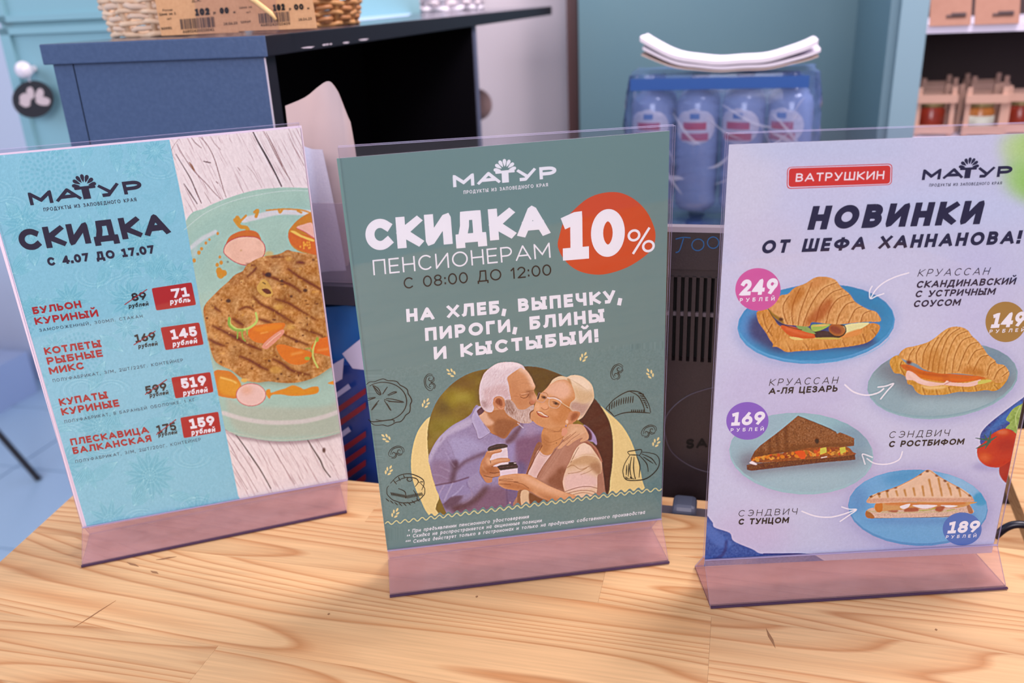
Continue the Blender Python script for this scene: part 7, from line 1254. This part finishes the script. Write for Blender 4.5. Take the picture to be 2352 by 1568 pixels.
def rrect(c4, r):
    q = np.array(c4, float); pts = []
    for i in range(4):
        a, b, d = q[i-1], q[i], q[(i+1) % 4]; f = lambda u, v: u+(v-u)/np.linalg.norm(v-u)*r; s0, s1 = f(b, a), f(b, d)
        for t in np.linspace(0, 1, 6): pts.append((1-t)**2*s0+2*t*(1-t)*b+t*t*s1)
    return pts
st4 = np.array([(1808, 383.5), (2050, 375.3), (2048.5, 424.5), (1806.8, 434)]); cc = st4.mean(0)
P3.shape(rrect(cc+(st4-cc)*1.0, 11), (206, 62, 56), 'stamp_outline', .00013); P3.shape(rrect(cc+(st4-cc)*np.array([.983, .93]), 9), (214, 200, 226), 'stamp_gap', .00017); P3.shape(rrect(cc+(st4-cc)*np.array([.965, .85]), 8), (206, 62, 56), 'stamp_field', .00021)
t3('ВАТРУШКИН', (1827, 417.5), (2030, 411.5), 19.5, (240, 216, 226), .17, lift=.0003, gap=.2)
logo(P3, (2117, 413.5), (2323, 405), 25, DN, po3); t3('ПРОДУКТЫ ИЗ ЗАПОВЕДНОГО КРАЯ', (2134, 428.7), (2300.7, 423.5), 6.8, DN, .15, gap=.3)
t3('НОВИНКИ', (1854, 528), (2250, 514.5), 55, DN, .285, .12, gap=.2); t3('ОТ ШЕФА ХАННАНОВА!', (1747, 582.5), (2341, 559.5), 31, DN, .25, .12, gap=.24)
t3('КРУАССАН', (2107, 635), (2270, 630.7), 17, DN, .1, .2, gap=.4); t3('СКАНДИНАВСКИЙ', (2103.5, 661.5), (2331, 653), 16.5, DN, .22, .15); t3('С УСТРИЧНЫМ', (2101, 683), (2284, 676.5), 16, DN, .22, .15); t3('СОУСОМ', (2097, 705.5), (2204, 701.5), 16, DN, .22, .15)
t3('КРУАССАН', (1766, 886), (1923, 880.5), 16, BK, .1, .15, gap=.4); t3('А-ЛЯ ЦЕЗАРЬ', (1765, 905.5), (1923, 899), 15, (40, 34, 52), .22, .08)
t3('СЭНДВИЧ', (2041, 1006), (2179, 1001), 15.5, BK, .1, .12, gap=.4); t3('С РОСТБИФОМ', (2040.6, 1027), (2213, 1020.5), 14.5, (40, 34, 52), .23, .08)
t3('СЭНДВИЧ', (1695.4, 1186), (1830, 1181), 14.5, BK, .1, .1, gap=.4); t3('С ТУНЦОМ', (1695.4, 1205), (1811, 1200.7), 14, (40, 34, 52), .24, .08)
for nm, (cx, cy, rx, ry), col, num, a, b, h, ra, rb2, rh in (('pink', (1741, 664.5, 52, 49), (206, 92, 158), '249', (1699, 679), (1784, 675), 37, (1699, 693.6), (1779, 690), 9), ('brown', (2310, 739, 46.5, 46.5), (166, 124, 76), 'i49', (2275, 753.5), (2351, 749), 35, (2272, 765.4), (2353, 761), 8.5), ('violet', (1716.7, 966.3, 48.5, 43.3), (138, 98, 190), 'i69', (1679, 977.6), (1755, 975), 31, (1678, 991.3), (1754, 988.7), 8), ('blue', (2210, 1214.4, 44.7, 38), (82, 112, 184), 'i89', (2175.5, 1225), (2247, 1222), 28, (2172, 1236.5), (2242, 1233.5), 7.5)):
    P3.shape(ell(cx, cy, rx, ry, 0, 48), col, 'price_badge', .00016); t3(num, a, b, h, WH, .25, .05, .1, lift=.0003); t3('РУБЛЕЙ', ra, rb2, rh, WH, .2, .0, .75, lift=.0003)
